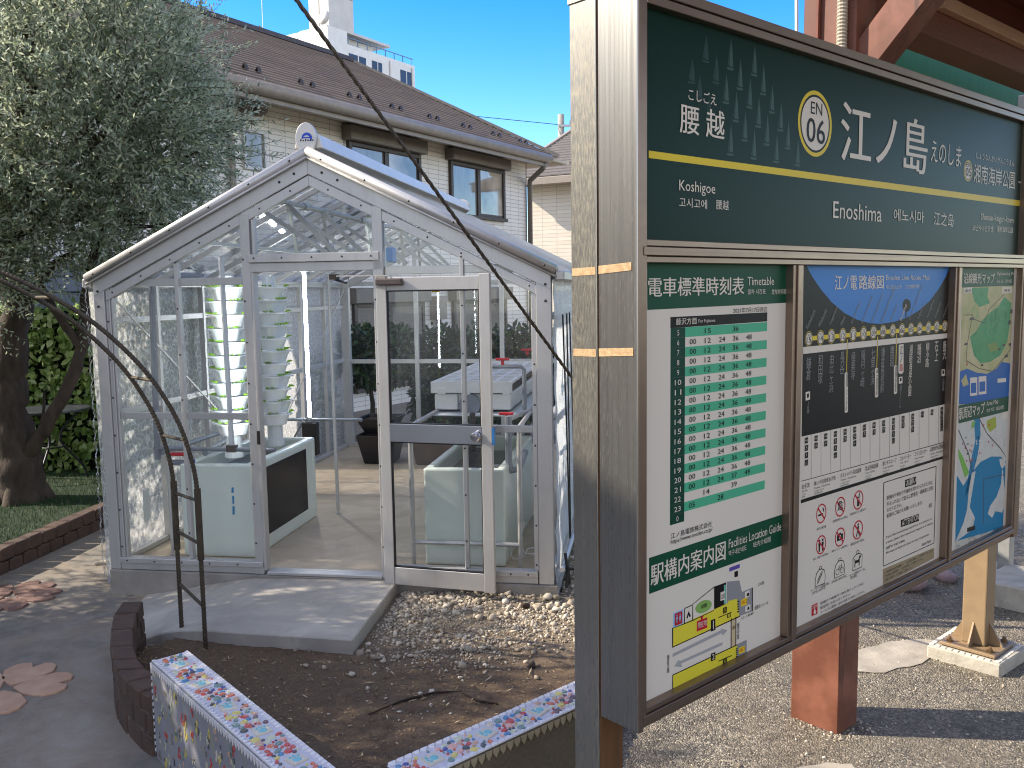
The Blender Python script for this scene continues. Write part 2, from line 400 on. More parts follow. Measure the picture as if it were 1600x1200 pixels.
('r', 'black', '駅構内や車内で不審物を見かけられたときは、', 1.422, 1.049, 1.81, 1.065, 0),
('r', 'black', '手をふれないで直ちに駅係員・乗務員にお知', 1.423, 1.025, 1.812, 1.042, 0),
('r', 'black', 'らせください。', 1.425, 1.004, 1.546, 1.02, 0),
('r', 'black', '皆様のご協力をお願いいたします。', 1.426, 0.982, 1.723, 0.998, 0),
('r', 'black', '駅長', 1.779, 0.956, 1.806, 0.973, 0),
('r', 'black', 'If you find something suspicious in a station or', 1.424, 0.903, 1.814, 0.914, 0),
('r', 'black', 'a train, please don’t touch and report it to station', 1.426, 0.883, 1.822, 0.895, 0),
('r', 'black', 'staff or train crews.', 1.427, 0.864, 1.581, 0.876, 0),
('r', 'black', 'We want to thank all of you for your cooperation.', 1.428, 0.843, 1.794, 0.855, 0),
('r', 'black', 'Station Master', 1.729, 0.814, 1.814, 0.827, 0),
('r', 'grey4', 'ご利用のお客様へ\u3000お忘れ物にご注意ください', 1.419, 0.772, 1.832, 0.782, 0),
('r', 'grey4', 'ご利用のお客様へ\u3000お忘れ物にご注意ください', 1.42, 0.758, 1.739, 0.768, 0),
('r', 'grey4', 'ご利用のお客様へ\u3000お忘れ物にご注意ください', 1.421, 0.743, 1.649, 0.753, 0),
('m', 'white', '沿線観光マップ', 2.03, 1.829, 2.348, 1.872, 1),
('m', 'white', 'Sightseeing Map', 2.373, 1.859, 2.59, 1.877, 0),
('m', 'white', '관광 지도', 2.377, 1.829, 2.451, 1.845, 0),
('m', 'white', '观光地图', 2.47, 1.829, 2.543, 1.845, 0),
('m', 'redt', '★', 2.077, 1.494, 2.114, 1.512, 0),
('m', 'black', '鎌倉', 2.462, 1.792, 2.535, 1.804, 0),
('m', 'black', '藤沢', 2.049, 1.795, 2.106, 1.808, 0),
('m', 'white', '駅周辺マップ', 2.034, 1.277, 2.299, 1.327, 1),
('m', 'white', 'Area Map', 2.319, 1.301, 2.45, 1.326, 0),
('m', 'white', '주변 지도', 2.322, 1.278, 2.41, 1.294, 0),
('m', 'white', '周边地图', 2.428, 1.276, 2.514, 1.293, 0),
('m', 'black', '史跡・公園', 2.181, 0.747, 2.244, 0.754, 0),
('m', 'black', '史跡・公園', 2.182, 0.734, 2.266, 0.741, 0),
('m', 'black', '史跡・公園', 2.184, 0.721, 2.255, 0.728, 0),
('m', 'black', '史跡・公園', 2.185, 0.708, 2.277, 0.715, 0),
('m', 'black', '史跡・公園', 2.313, 0.74, 2.379, 0.747, 0),
('m', 'black', '史跡・公園', 2.314, 0.726, 2.402, 0.734, 0),
('m', 'black', '史跡・公園', 2.316, 0.713, 2.391, 0.72, 0),
('m', 'black', '史跡・公園', 2.317, 0.7, 2.414, 0.707, 0),
('m', 'black', '史跡・公園', 2.451, 0.732, 2.52, 0.74, 0),
('m', 'black', '史跡・公園', 2.453, 0.718, 2.544, 0.726, 0),
('m', 'black', '史跡・公園', 2.454, 0.705, 2.533, 0.712, 0),
('m', 'black', '史跡・公園', 2.456, 0.691, 2.557, 0.699, 0),
('m', 'black', '史跡・公園', 2.596, 0.724, 2.669, 0.732, 0),
('m', 'black', '史跡・公園', 2.598, 0.71, 2.694, 0.718, 0),
('m', 'black', '史跡・公園', 2.599, 0.696, 2.682, 0.704, 0),
('m', 'black', '史跡・公園', 2.601, 0.682, 2.708, 0.69, 0),
('m', 'black', '凡例', 2.056, 0.738, 2.089, 0.748, 0)]
PL=[
('h','yellow',1,[(0.074,2.173),(2.653,2.189),(2.656,2.164),(0.074,2.155)]),
('t','green',1,[(0.068,1.894),(0.727,1.901),(0.731,1.78),(0.069,1.775)]),
('t','black',1,[(0.163,1.754),(0.62,1.754),(0.62,1.727),(0.163,1.725)]),
('t','green',1,[(0.077,1.124),(0.767,1.124),(0.77,1.024),(0.078,1.026)]),
('t','yellow2',2,[(0.178,0.905),(0.436,0.911),(0.436,0.917),(0.482,0.913),(0.495,0.856),(0.178,0.852)]),
('t','yellow2',2,[(0.179,0.771),(0.485,0.77),(0.486,0.721),(0.179,0.719)]),
('t','black',1,[(0.175,0.907),(0.18,0.906),(0.18,0.91),(0.498,0.858),(0.498,0.853),(0.178,0.85),(0.176,0.851)]),
('t','gray',1,[(0.429,0.977),(0.493,0.966),(0.507,0.927),(0.562,0.928),(0.564,0.853),(0.495,0.856),(0.43,0.913)]),
('t','gray',1,[(0.485,0.772),(0.535,0.772),(0.536,0.721),(0.486,0.722)]),
('t','black',1,[(0.367,0.977),(0.426,0.976),(0.427,0.909),(0.368,0.908)]),
('t','teal',2,[(0.415,0.97),(0.426,0.969),(0.427,0.912),(0.416,0.912)]),
('t','black',4,[(0.267,0.951),(0.367,0.978),(0.367,0.975),(0.267,0.949)]),
('t','black',4,[(0.265,0.95),(0.265,0.904),(0.269,0.903),(0.268,0.949)]),
('t','black',4,[(0.18,0.906),(0.267,0.905),(0.267,0.902),(0.18,0.904)]),
('t','black',4,[(0.267,0.905),(0.368,0.908),(0.368,0.906),(0.267,0.902)]),
('t','black',4,[(0.176,0.905),(0.176,0.852),(0.18,0.851),(0.18,0.904)]),
('t','black',4,[(0.178,0.853),(0.495,0.857),(0.495,0.854),(0.178,0.85)]),
('t','black',4,[(0.177,0.772),(0.177,0.72),(0.181,0.719),(0.18,0.771)]),
('t','black',4,[(0.179,0.72),(0.486,0.722),(0.486,0.72),(0.179,0.718)]),
('t','black',4,[(0.179,0.773),(0.485,0.772),(0.485,0.769),(0.179,0.77)]),
('t','black',4,[(0.23,0.949),(0.267,0.95),(0.267,0.948),(0.23,0.946)]),
('t','black',4,[(0.228,0.948),(0.228,0.905),(0.232,0.904),(0.231,0.947)]),
('t','black',4,[(0.56,0.928),(0.562,0.854),(0.566,0.853),(0.564,0.927)]),
('t','black',4,[(0.389,0.881),(0.455,0.88),(0.455,0.878),(0.389,0.878)]),
('t','black',4,[(0.391,0.749),(0.458,0.747),(0.458,0.744),(0.391,0.746)]),
('t','black',4,[(0.451,0.862),(0.452,0.77),(0.456,0.769),(0.455,0.861)]),
('t','black',4,[(0.475,0.86),(0.476,0.77),(0.48,0.769),(0.479,0.858)]),
('t','tan',1,[(0.454,0.86),(0.476,0.859),(0.477,0.771),(0.455,0.77)]),
('t','lblue',2,[(0.18,0.947),(0.224,0.948),(0.224,0.905),(0.18,0.905)]),
('t','white',2,[(0.23,0.947),(0.266,0.949),(0.266,0.905),(0.23,0.906)]),
('t','purple',1,[(0.441,1.016),(0.494,1.016),(0.494,1.004),(0.441,1.004)]),
('t','white',1,[(0.441,1.004),(0.494,1.004),(0.495,0.966),(0.441,0.976)]),
('t','grey2',1,[(0.178,0.833),(0.404,0.838),(0.4,0.844),(0.435,0.829),(0.411,0.819),(0.406,0.828),(0.178,0.823)]),
('t','grey2',1,[(0.411,0.8),(0.411,0.791),(0.216,0.793),(0.221,0.782),(0.185,0.794),(0.205,0.808),(0.209,0.802)]),
('t','black',4,[(0.352,0.881),(0.374,0.881),(0.375,0.847),(0.353,0.847)]),
('t','black',4,[(0.354,0.781),(0.376,0.78),(0.376,0.757),(0.354,0.758)]),
('t','red',4,[(0.286,0.896),(0.335,0.895),(0.335,0.864),(0.286,0.866)]),
('t','red',4,[(0.302,0.904),(0.318,0.904),(0.311,0.893),(0.307,0.893)]),
('t','yellow3',4,[(0.502,0.904),(0.534,0.905),(0.534,0.883),(0.502,0.883)]),
('t','yellow3',4,[(0.495,0.758),(0.526,0.757),(0.526,0.737),(0.495,0.739)]),
('t','white',4,[(0.398,0.952),(0.42,0.952),(0.421,0.926),(0.398,0.927)]),
('t','black',3,[(0.238,0.918),(0.248,0.936),(0.259,0.918),(0.252,0.917),(0.248,0.924),(0.244,0.915)]),
('t','black',3,[(0.466,0.998),(0.485,0.998),(0.485,0.98),(0.467,0.981)]),
('t','white',3,[(0.522,0.923),(0.547,0.924),(0.547,0.904),(0.523,0.903)]),
('t','white',3,[(0.525,0.879),(0.552,0.879),(0.552,0.859),(0.525,0.861)]),
('t','black',4,[(0.532,0.908),(0.532,0.915),(0.539,0.918),(0.545,0.914),(0.545,0.907)]),
('t','black',4,[(0.535,0.864),(0.538,0.874),(0.544,0.874),(0.548,0.864)]),
('t','black',4,[(0.483,0.905),(0.492,0.905),(0.493,0.9),(0.483,0.901)]),
('t','black',4,[(0.479,0.761),(0.487,0.761),(0.487,0.757),(0.479,0.757)]),
('t','black',4,[(0.483,0.897),(0.493,0.897),(0.493,0.893),(0.483,0.893)]),
('t','black',4,[(0.479,0.755),(0.487,0.755),(0.487,0.751),(0.479,0.751)]),
('t','black',4,[(0.483,0.889),(0.493,0.889),(0.493,0.885),(0.484,0.885)]),
('t','black',4,[(0.479,0.749),(0.487,0.749),(0.487,0.745),(0.479,0.745)]),
('t','black',4,[(0.484,0.882),(0.493,0.881),(0.493,0.877),(0.484,0.877)]),
('t','black',4,[(0.479,0.743),(0.487,0.743),(0.487,0.739),(0.479,0.739)]),
('t','black',4,[(0.484,0.874),(0.493,0.874),(0.493,0.869),(0.484,0.869)]),
('t','black',4,[(0.479,0.737),(0.487,0.736),(0.488,0.732),(0.479,0.733)]),
('t','black',4,[(0.432,0.879),(0.45,0.88),(0.451,0.866),(0.432,0.866)]),
('t','yellow2',5,[(0.436,0.877),(0.44,0.877),(0.44,0.869),(0.436,0.869)]),
('t','yellow2',5,[(0.443,0.877),(0.447,0.877),(0.447,0.868),(0.443,0.868)]),
('t','softgreen',3,[(0.356,0.928),(0.355,0.924),(0.351,0.92),(0.345,0.916),(0.337,0.914),(0.327,0.913),(0.317,0.913),(0.308,0.914),(0.298,0.916),(0.29,0.92),(0.284,0.924),(0.281,0.928),(0.279,0.933),(0.28,0.938),(0.284,0.942),(0.29,0.945),(0.298,0.947),(0.307,0.949),(0.317,0.949),(0.327,0.948),(0.336,0.945),(0.344,0.942),(0.351,0.938),(0.355,0.933)]),
('r','black',1,[(0.818,1.9),(1.96,1.91),(2.01,1.356),(0.826,1.356)]),
('r','blue',2,[(0.825,1.901),(0.868,1.861),(0.925,1.818),(0.995,1.776),(1.079,1.739),(1.166,1.714),(1.256,1.699),(1.336,1.694),(1.432,1.697),(1.532,1.708),(1.634,1.732),(1.725,1.766),(1.801,1.811),(1.863,1.859),(1.909,1.909)]),
('r','yellow',3,[(0.859,1.672),(1.871,1.671),(1.872,1.655),(0.859,1.658)]),
('r','white',3,[(0.824,1.64),(1.933,1.637),(1.935,1.618),(0.825,1.618)]),
('r','white',2,[(1.48,1.613),(1.518,1.614),(1.525,1.511),(1.514,1.505),(1.495,1.506),(1.484,1.512)]),
('r','white',3,[(0.845,1.496),(0.871,1.497),(0.872,1.47),(0.846,1.469)]),
('r','black',4,[(0.852,1.49),(0.865,1.491),(0.865,1.478),(0.852,1.477)]),
('r','white',3,[(1.488,1.495),(1.517,1.495),(1.519,1.47),(1.49,1.47)]),
('r','black',4,[(1.496,1.49),(1.51,1.491),(1.511,1.479),(1.497,1.478)]),
('r','white',3,[(1.854,1.496),(1.884,1.496),(1.886,1.47),(1.856,1.47)]),
('r','black',4,[(1.861,1.492),(1.878,1.492),(1.879,1.478),(1.862,1.478)]),
('r','white',3,[(1.09,1.537),(1.101,1.542),(1.112,1.537),(1.119,1.406),(1.108,1.403),(1.097,1.406)]),
('r','yellow',3,[(1.1,1.651),(1.105,1.651),(1.105,1.541),(1.101,1.542)]),
('r','white',3,[(1.303,1.538),(1.314,1.542),(1.327,1.537),(1.333,1.439),(1.321,1.435),(1.308,1.438)]),
('r','yellow',3,[(1.313,1.65),(1.319,1.65),(1.318,1.542),(1.314,1.542)]),
('r','white',3,[(1.447,1.537),(1.459,1.542),(1.473,1.537),(1.479,1.439),(1.466,1.434),(1.453,1.438)]),
('r','yellow',3,[(1.458,1.653),(1.463,1.653),(1.464,1.542),(1.459,1.542)]),
('r','black',3,[(1.567,1.753),(1.566,1.747),(1.563,1.742),(1.558,1.737),(1.551,1.733),(1.543,1.731),(1.534,1.731),(1.526,1.732),(1.517,1.734),(1.51,1.738),(1.505,1.743),(1.501,1.749),(1.499,1.755),(1.5,1.761),(1.503,1.767),(1.508,1.771),(1.515,1.775),(1.523,1.777),(1.531,1.778),(1.54,1.777),(1.548,1.774),(1.556,1.771),(1.561,1.766),(1.565,1.76)]),
('r','black',3,[(1.525,1.736),(1.536,1.736),(1.533,1.706),(1.518,1.689),(1.513,1.69),(1.524,1.71)]),
('r','grey3',2,[(0.883,1.357),(0.885,1.356),(0.891,1.211),(0.888,1.212)]),
('r','grey3',2,[(0.944,1.357),(0.946,1.356),(0.952,1.211),(0.95,1.211)]),
('r','grey3',2,[(1.006,1.356),(1.009,1.356),(1.015,1.21),(1.013,1.211)]),
('r','grey3',2,[(1.071,1.356),(1.073,1.356),(1.08,1.21),(1.078,1.21)]),
('r','grey3',2,[(1.137,1.356),(1.14,1.356),(1.147,1.209),(1.145,1.21)]),
('r','grey3',2,[(1.206,1.356),(1.208,1.356),(1.216,1.209),(1.214,1.209)]),
('r','grey3',2,[(1.276,1.356),(1.279,1.356),(1.288,1.208),(1.285,1.208)]),
('r','grey3',2,[(1.349,1.356),(1.352,1.356),(1.361,1.208),(1.358,1.208)]),
('r','grey3',2,[(1.424,1.356),(1.427,1.356),(1.437,1.207),(1.434,1.207)]),
('r','grey3',2,[(1.502,1.356),(1.505,1.356),(1.515,1.206),(1.512,1.207)]),
('r','grey3',2,[(1.581,1.356),(1.585,1.356),(1.595,1.206),(1.592,1.206)]),
('r','grey3',2,[(1.664,1.356),(1.667,1.356),(1.679,1.205),(1.675,1.205)]),
('r','grey3',2,[(1.749,1.356),(1.753,1.356),(1.765,1.204),(1.761,1.205)]),
('r','grey3',2,[(1.838,1.356),(1.841,1.356),(1.854,1.204),(1.85,1.204)]),
('r','black',2,[(0.83,1.213),(1.94,1.204),(1.94,1.201),(0.83,1.211)]),
('r','black',2,[(0.829,1.152),(1.945,1.147),(1.946,1.137),(0.829,1.14)]),
('r','red',2,[(0.909,0.783),(0.947,0.784),(0.948,0.746),(0.91,0.746)]),
('r','white',3,[(0.922,0.756),(0.927,0.769),(0.931,0.769),(0.934,0.76),(0.94,0.757),(0.935,0.749),(0.925,0.749)]),
('r','black',2,[(1.395,1.12),(1.836,1.117),(1.836,1.113),(1.395,1.117)]),
('r','black',2,[(1.833,1.115),(1.838,0.804),(1.844,0.803),(1.839,1.115)]),
('r','black',2,[(1.841,0.805),(1.41,0.806),(1.411,0.803),(1.841,0.802)]),
('r','black',2,[(1.408,0.805),(1.392,1.119),(1.398,1.118),(1.413,0.804)]),
('r','black',2,[(1.566,1.102),(1.66,1.101),(1.662,1.071),(1.568,1.073)]),
('r','black',2,[(1.542,0.953),(1.696,0.95),(1.698,0.921),(1.543,0.925)]),
('r','brown',2,[(1.408,0.794),(1.846,0.784),(1.846,0.741),(1.412,0.733)]),
('m','green',2,[(2.018,1.899),(2.695,1.906),(2.706,1.818),(2.018,1.814)]),
('m','sand',1,[(2.018,1.817),(2.706,1.82),(2.771,1.301),(2.037,1.324)]),
('m','mapgreen',2,[(2.111,1.811),(2.291,1.813),(2.281,1.774),(2.313,1.746),(2.201,1.732),(2.143,1.76)]),
('m','mapgreen',2,[(2.117,1.614),(2.183,1.633),(2.234,1.675),(2.317,1.706),(2.403,1.727),(2.473,1.771),(2.554,1.741),(2.549,1.653),(2.527,1.572),(2.456,1.517),(2.339,1.495),(2.239,1.496),(2.165,1.534)]),
('m','mapgreen',2,[(2.571,1.735),(2.698,1.75),(2.729,1.501),(2.612,1.52),(2.569,1.617)]),
('m','olive',3,[(2.302,1.571),(2.404,1.578),(2.438,1.541),(2.335,1.536)]),
('m','mapblue',3,[(2.031,1.477),(2.102,1.483),(2.2,1.46),(2.315,1.446),(2.417,1.461),(2.475,1.487),(2.586,1.473),(2.662,1.432),(2.697,1.356),(2.763,1.363),(2.771,1.301),(2.031,1.342)]),
('m','sand',4,[(2.045,1.438),(2.091,1.462),(2.122,1.416),(2.069,1.411)]),
('m','grey4',5,[(2.151,1.685),(2.265,1.665),(2.263,1.662),(2.15,1.682)]),
('m','grey4',5,[(2.261,1.664),(2.299,1.718),(2.304,1.717),(2.266,1.663)]),
('m','grey4',5,[(2.299,1.719),(2.47,1.784),(2.474,1.782),(2.303,1.717)]),
('m','grey4',5,[(2.041,1.705),(2.135,1.704),(2.135,1.701),(2.042,1.702)]),
('m','grey4',5,[(2.137,1.702),(2.116,1.646),(2.111,1.647),(2.133,1.703)]),
('m','grey4',5,[(2.116,1.646),(2.095,1.582),(2.09,1.583),(2.111,1.647)]),
('m','grey4',5,[(2.095,1.582),(2.088,1.517),(2.083,1.518),(2.09,1.583)]),
('m','grey4',5,[(2.087,1.519),(2.228,1.476),(2.226,1.473),(2.084,1.516)]),
('m','grey4',5,[(2.227,1.476),(2.374,1.454),(2.373,1.451),(2.226,1.473)]),
('m','grey4',5,[(2.371,1.454),(2.472,1.494),(2.477,1.491),(2.375,1.452)]),
('m','grey4',5,[(2.472,1.494),(2.56,1.535),(2.565,1.533),(2.477,1.491)]),
('m','grey4',5,[(2.56,1.535),(2.619,1.58),(2.624,1.578),(2.565,1.533)]),
('m','white',6,[(2.133,1.443),(2.208,1.44),(2.216,1.363),(2.141,1.366)]),
('m','white',6,[(2.222,1.441),(2.305,1.438),(2.313,1.36),(2.23,1.364)]),
('m','white',6,[(2.431,1.416),(2.53,1.412),(2.532,1.394),(2.433,1.398)]),
('m','white',6,[(2.037,1.812),(2.116,1.815),(2.118,1.793),(2.039,1.791)]),
('m','white',6,[(2.438,1.812),(2.555,1.814),(2.558,1.786),(2.441,1.784)]),
('m','white',6,[(2.617,1.477),(2.702,1.476),(2.705,1.453),(2.62,1.456)]),
('m','grey4',6,[(2.06,1.588),(2.092,1.59),(2.093,1.581),(2.061,1.58)]),
('m','grey4',6,[(2.106,1.69),(2.15,1.692),(2.151,1.682),(2.107,1.681)]),
('m','grey4',6,[(2.466,1.563),(2.503,1.565),(2.504,1.555),(2.467,1.554)]),
('m','grey4',6,[(2.544,1.564),(2.581,1.565),(2.583,1.553),(2.545,1.552)]),
('m','grey4',6,[(2.423,1.548),(2.453,1.55),(2.454,1.54),(2.424,1.539)]),
('m','grey4',6,[(2.526,1.663),(2.557,1.666),(2.559,1.649),(2.528,1.647)]),
('m','grey4',6,[(2.545,1.712),(2.583,1.714),(2.585,1.698),(2.547,1.695)]),
('m','grey4',6,[(2.239,1.491),(2.267,1.492),(2.268,1.483),(2.24,1.482)]),
('m','grey4',6,[(2.503,1.514),(2.54,1.516),(2.541,1.504),(2.504,1.502)]),
('m','grey4',6,[(2.628,1.602),(2.667,1.604),(2.669,1.585),(2.63,1.583)]),
('m','mapblue',7,[(2.144,1.42),(2.199,1.418),(2.203,1.375),(2.148,1.377)]),
('m','mapblue',7,[(2.233,1.418),(2.295,1.416),(2.3,1.373),(2.237,1.375)]),
('m','green',8,[(2.028,1.338),(2.768,1.326),(2.776,1.26),(2.035,1.263)]),
('m','mapland',1,[(2.035,1.266),(2.776,1.263),(2.859,0.601),(2.053,0.72)]),
('m','mapsea',3,[(2.039,1.048),(2.108,0.993),(2.155,1.019),(2.214,1.045),(2.282,1.07),(2.399,1.077),(2.507,1.062),(2.59,1.032),(2.67,1.04),(2.803,1.047),(2.849,0.681),(2.049,0.76),(2.039,1.048)]),
('m','mapsea',3,[(2.192,1.262),(2.254,1.262),(2.27,1.187),(2.25,1.109),(2.214,1.045),(2.166,0.961),(2.129,0.944),(2.176,1.085),(2.215,1.17)]),
('m','mapgreen2',4,[(2.045,1.159),(2.091,1.119),(2.164,1.041),(2.122,1.025),(2.048,1.125)]),
('m','olive2',4,[(2.331,1.243),(2.431,1.25),(2.443,1.201),(2.372,1.188),(2.334,1.214)]),
('m','mapgreen2',4,[(2.171,1.253),(2.209,1.256),(2.195,1.23),(2.168,1.227)]),
('m','mapland',5,[(2.192,1.037),(2.231,1.037),(2.184,0.889),(2.246,0.831),(2.217,0.784),(2.049,0.766),(2.123,0.831),(2.157,0.882),(2.166,0.961)]),
('m','mapland',5,[(2.53,0.998),(2.54,0.997),(2.56,0.933),(2.638,0.896),(2.685,0.857),(2.614,0.819),(2.553,0.799),(2.472,0.82),(2.438,0.796),(2.387,0.823),(2.408,0.855),(2.481,0.885),(2.528,0.938)]),
('m','mapland',5,[(2.493,1.052),(2.556,1.048),(2.582,1.015),(2.53,1.003),(2.505,1.026)]),
('m','grey4',6,[(2.246,1.265),(2.346,1.184),(2.34,1.183),(2.239,1.263)]),
('m','grey4',6,[(2.346,1.185),(2.506,1.1),(2.5,1.097),(2.34,1.182)]),
('m','grey4',6,[(2.506,1.1),(2.59,1.052),(2.584,1.05),(2.5,1.097)]),
('m','grey4',6,[(2.585,1.053),(2.799,1.062),(2.803,1.057),(2.589,1.048)]),
('m','grey4',6,[(2.041,1.237),(2.154,1.123),(2.147,1.122),(2.034,1.236)]),
('m','grey4',6,[(2.154,1.122),(2.204,1.035),(2.197,1.035),(2.147,1.122)]),
('m','grey4',6,[(2.317,0.99),(2.81,0.974),(2.815,0.97),(2.322,0.987)]),
('m','grey4',6,[(2.317,0.99),(2.338,0.789),(2.343,0.786),(2.322,0.987)]),
('m','white',7,[(2.156,1.189),(2.168,1.188),(2.168,1.182),(2.157,1.182)]),
('m','black',7,[(2.242,1.18),(2.254,1.179),(2.254,1.172),(2.243,1.173)]),
('m','black',7,[(2.224,1.087),(2.235,1.087),(2.236,1.08),(2.225,1.08)]),
('m','redt',7,[(2.156,1.14),(2.167,1.139),(2.168,1.133),(2.157,1.133)]),
('m','redt',7,[(2.354,1.15),(2.366,1.15),(2.367,1.143),(2.355,1.143)]),
('m','redt',7,[(2.158,1.095),(2.169,1.095),(2.17,1.088),(2.159,1.088)]),
('m','redt',7,[(2.354,1.224),(2.366,1.224),(2.366,1.217),(2.354,1.217)]),
('m','redt',7,[(2.184,1.099),(2.195,1.098),(2.196,1.091),(2.184,1.092)]),
('m','white',7,[(2.11,1.138),(2.121,1.138),(2.122,1.131),(2.111,1.131)]),
('m','white',7,[(2.253,1.168),(2.264,1.168),(2.265,1.161),(2.254,1.161)]),
('m','redt',7,[(2.181,1.09),(2.192,1.09),(2.193,1.083),(2.182,1.083)]),
('m','redt',7,[(2.08,1.177),(2.091,1.177),(2.091,1.17),(2.081,1.17)]),
('m','white',7,[(2.376,1.185),(2.387,1.184),(2.388,1.177),(2.376,1.178)]),
('m','white',7,[(2.225,1.159),(2.236,1.159),(2.237,1.152),(2.225,1.152)]),
('m','black',7,[(2.133,1.169),(2.144,1.169),(2.144,1.162),(2.133,1.162)]),
('m','redt',7,[(2.107,1.155),(2.118,1.154),(2.118,1.147),(2.108,1.148)]),
('m','redt',7,[(2.263,1.113),(2.275,1.113),(2.275,1.106),(2.264,1.106)]),
('m','black',7,[(2.131,1.128),(2.142,1.127),(2.143,1.12),(2.132,1.121)]),
('m','white',7,[(2.22,1.17),(2.231,1.169),(2.232,1.162),(2.221,1.163)]),
('m','redt',7,[(2.173,1.158),(2.184,1.158),(2.185,1.151),(2.174,1.151)]),
('m','redt',7,[(2.293,1.23),(2.304,1.23),(2.305,1.223),(2.293,1.223)]),
('m','grey4',7,[(2.109,1.199),(2.12,1.199),(2.121,1.192),(2.11,1.192)]),
('m','grey4',7,[(2.176,1.132),(2.187,1.132),(2.188,1.125),(2.177,1.125)]),
('m','redt',7,[(2.126,1.099),(2.137,1.099),(2.138,1.092),(2.127,1.092)]),
('m','black',7,[(2.234,1.186),(2.246,1.186),(2.247,1.179),(2.235,1.179)]),
('m','redt',7,[(2.399,1.129),(2.411,1.129),(2.412,1.122),(2.4,1.122)]),
('m','black',7,[(2.165,0.803),(2.249,0.798),(2.251,0.779),(2.166,0.784)]),
('m','white',7,[(2.493,1.269),(2.649,1.269),(2.654,1.226),(2.498,1.226)]),
('m','white',7,[(2.575,0.97),(2.665,0.966),(2.669,0.934),(2.578,0.939)]),
('m','paper',8,[(2.048,0.768),(2.843,0.727),(2.854,0.641),(2.048,0.709)])]
BOATS=[(0.305,2.421,2.496),(0.417,2.418,2.506),(0.532,2.418,2.506),(0.352,2.372,2.455),(0.463,2.371,2.456),(0.578,2.372,2.461),(0.398,2.326,2.408),(0.511,2.327,2.412),(0.624,2.327,2.411),(0.445,2.282,2.368),(0.556,2.279,2.369),(0.672,2.281,2.37),(0.489,2.234,2.321),(0.601,2.233,2.324),(0.713,2.233,2.32),(0.421,2.189,2.28),(0.535,2.188,2.277),(0.652,2.188,2.275),(0.768,2.188,2.277),(0.245,2.359,2.425),(0.278,2.32,2.388),(0.321,2.263,2.344),(0.37,2.243,2.319)]
STOPS=[(0.857,1.664,0.023,0.024,15),(0.929,1.665,0.023,0.024,14),(0.997,1.666,0.024,0.024,13),(1.071,1.666,0.023,0.024,12),(1.141,1.666,0.024,0.024,11),(1.213,1.666,0.024,0.024,10),(1.284,1.666,0.025,0.024,9),(1.355,1.667,0.025,0.023,8),(1.429,1.667,0.024,0.023,7),(1.501,1.666,0.025,0.024,6),(1.574,1.666,0.026,0.023,5),(1.647,1.666,0.025,0.023,4),(1.722,1.666,0.025,0.023,3),(1.795,1.666,0.026,0.023,2),(1.869,1.666,0.026,0.022,1)]
ROMAJI=[('Kamakura', 0.849, 1.694), ('Wadazuka', 0.921, 1.695), ('Yuigahama', 0.989, 1.696), ('Hase', 1.062, 1.696), ('Gokurakuji', 1.132, 1.697), ('Inamuragasaki', 1.204, 1.697), ('Shichirigahama', 1.275, 1.697), ('Kamakura-Koko-Mae', 1.345, 1.698), ('Koshigoe', 1.418, 1.698), ('Enoshima', 1.49, 1.698), ('Shonan-Kaigan-Koen', 1.563, 1.697), ('Kugenuma', 1.635, 1.697), ('Yanagikoji', 1.71, 1.697), ('Ishigami', 1.783, 1.697), ('Fujisawa', 1.857, 1.697)]
ICONS=[(0.958,1.084,0.032,0.033,0),(1.083,1.085,0.034,0.034,1),(1.207,1.087,0.036,0.034,2),(0.961,0.978,0.032,0.032,3),(1.086,0.979,0.034,0.033,4),(1.21,0.98,0.036,0.034,5),(0.961,0.871,0.034,0.035,6),(1.089,0.872,0.037,0.035,7),(1.214,0.872,0.038,0.036,8)]
# ------------------------------------------------------------------ station sign board
PC = dict(white='dfd3c1', black='191616', yellow='e2c534', green='0f4a33', header='0b3a30', yellow2='e0cf3c', gray='8f8d8c', teal='74b39b', tan='c9b48c', lblue='9cc3de', purple='5b4a96', grey2='a5a29e', red='c02030', redt='b8242e', yellow3='ecc92a', softgreen='86ac5a', blue='3f80c4', grey3='8d8a86', grey4='4d4947', brown='a08d6c', sand='c9bd93', mapgreen='2c8a5c', olive='77934a', mapblue='0d5da5', mapland='c7c4b8', mapsea='117ba3', mapgreen2='7db54e', olive2='a3aa3a', paper='c9c2b2', stripe='4fae84', hour='0d4030', sail='3f584f', sail2='2c443f', bag='191616')
for k, v in PC.items():
    t = NT('print_'+k); t.set(col=v, rough=.42, spec=.14); M['p_'+k] = t.m
    if k in ('sand', 'mapgreen', 'mapland'):
        f = t.noise(9, 8, .7, dist=.5); g_ = t.noise(38, 5, .7)
        t.set(col=t.ramp(f, [(.35, v), (.52, {'sand': 'b9b07c', 'mapgreen': '4f9a62', 'mapland': 'd2cfc4'}[k]), (.7, {'sand': '8fa565', 'mapgreen': '1f7448', 'mapland': 'b8b5a8'}[k])]))
t = NT('header_vinyl'); t.set(col='082c22', rough=.38, spec=.10); M['p_header'] = t.m
t = NT('stainless_frame')
g = t.noise(60, 5, cs=(.03, 1, 1)); g2 = t.noise(5, 6, .6, dist=.8)
t.set(col=t.mix(g2, '7d6b5d', '9a8676'), metal=.8, rough=t.math('ADD', t.math('MULTIPLY', g, .2), .26)); t.bump(g, .05, .002); M['steel'] = t.m
t = NT('weathered_stainless')
st = t.noise(150, 4, .55, cs=(1, 1, .012)); sp = t.noise(230, 3, .6, cs=(1, 1, .16)); hi = t.noise(1.1, 3)
patch = t.ramp(sp, [(.56, (0, 0, 0)), (.66, (1, 1, 1))])
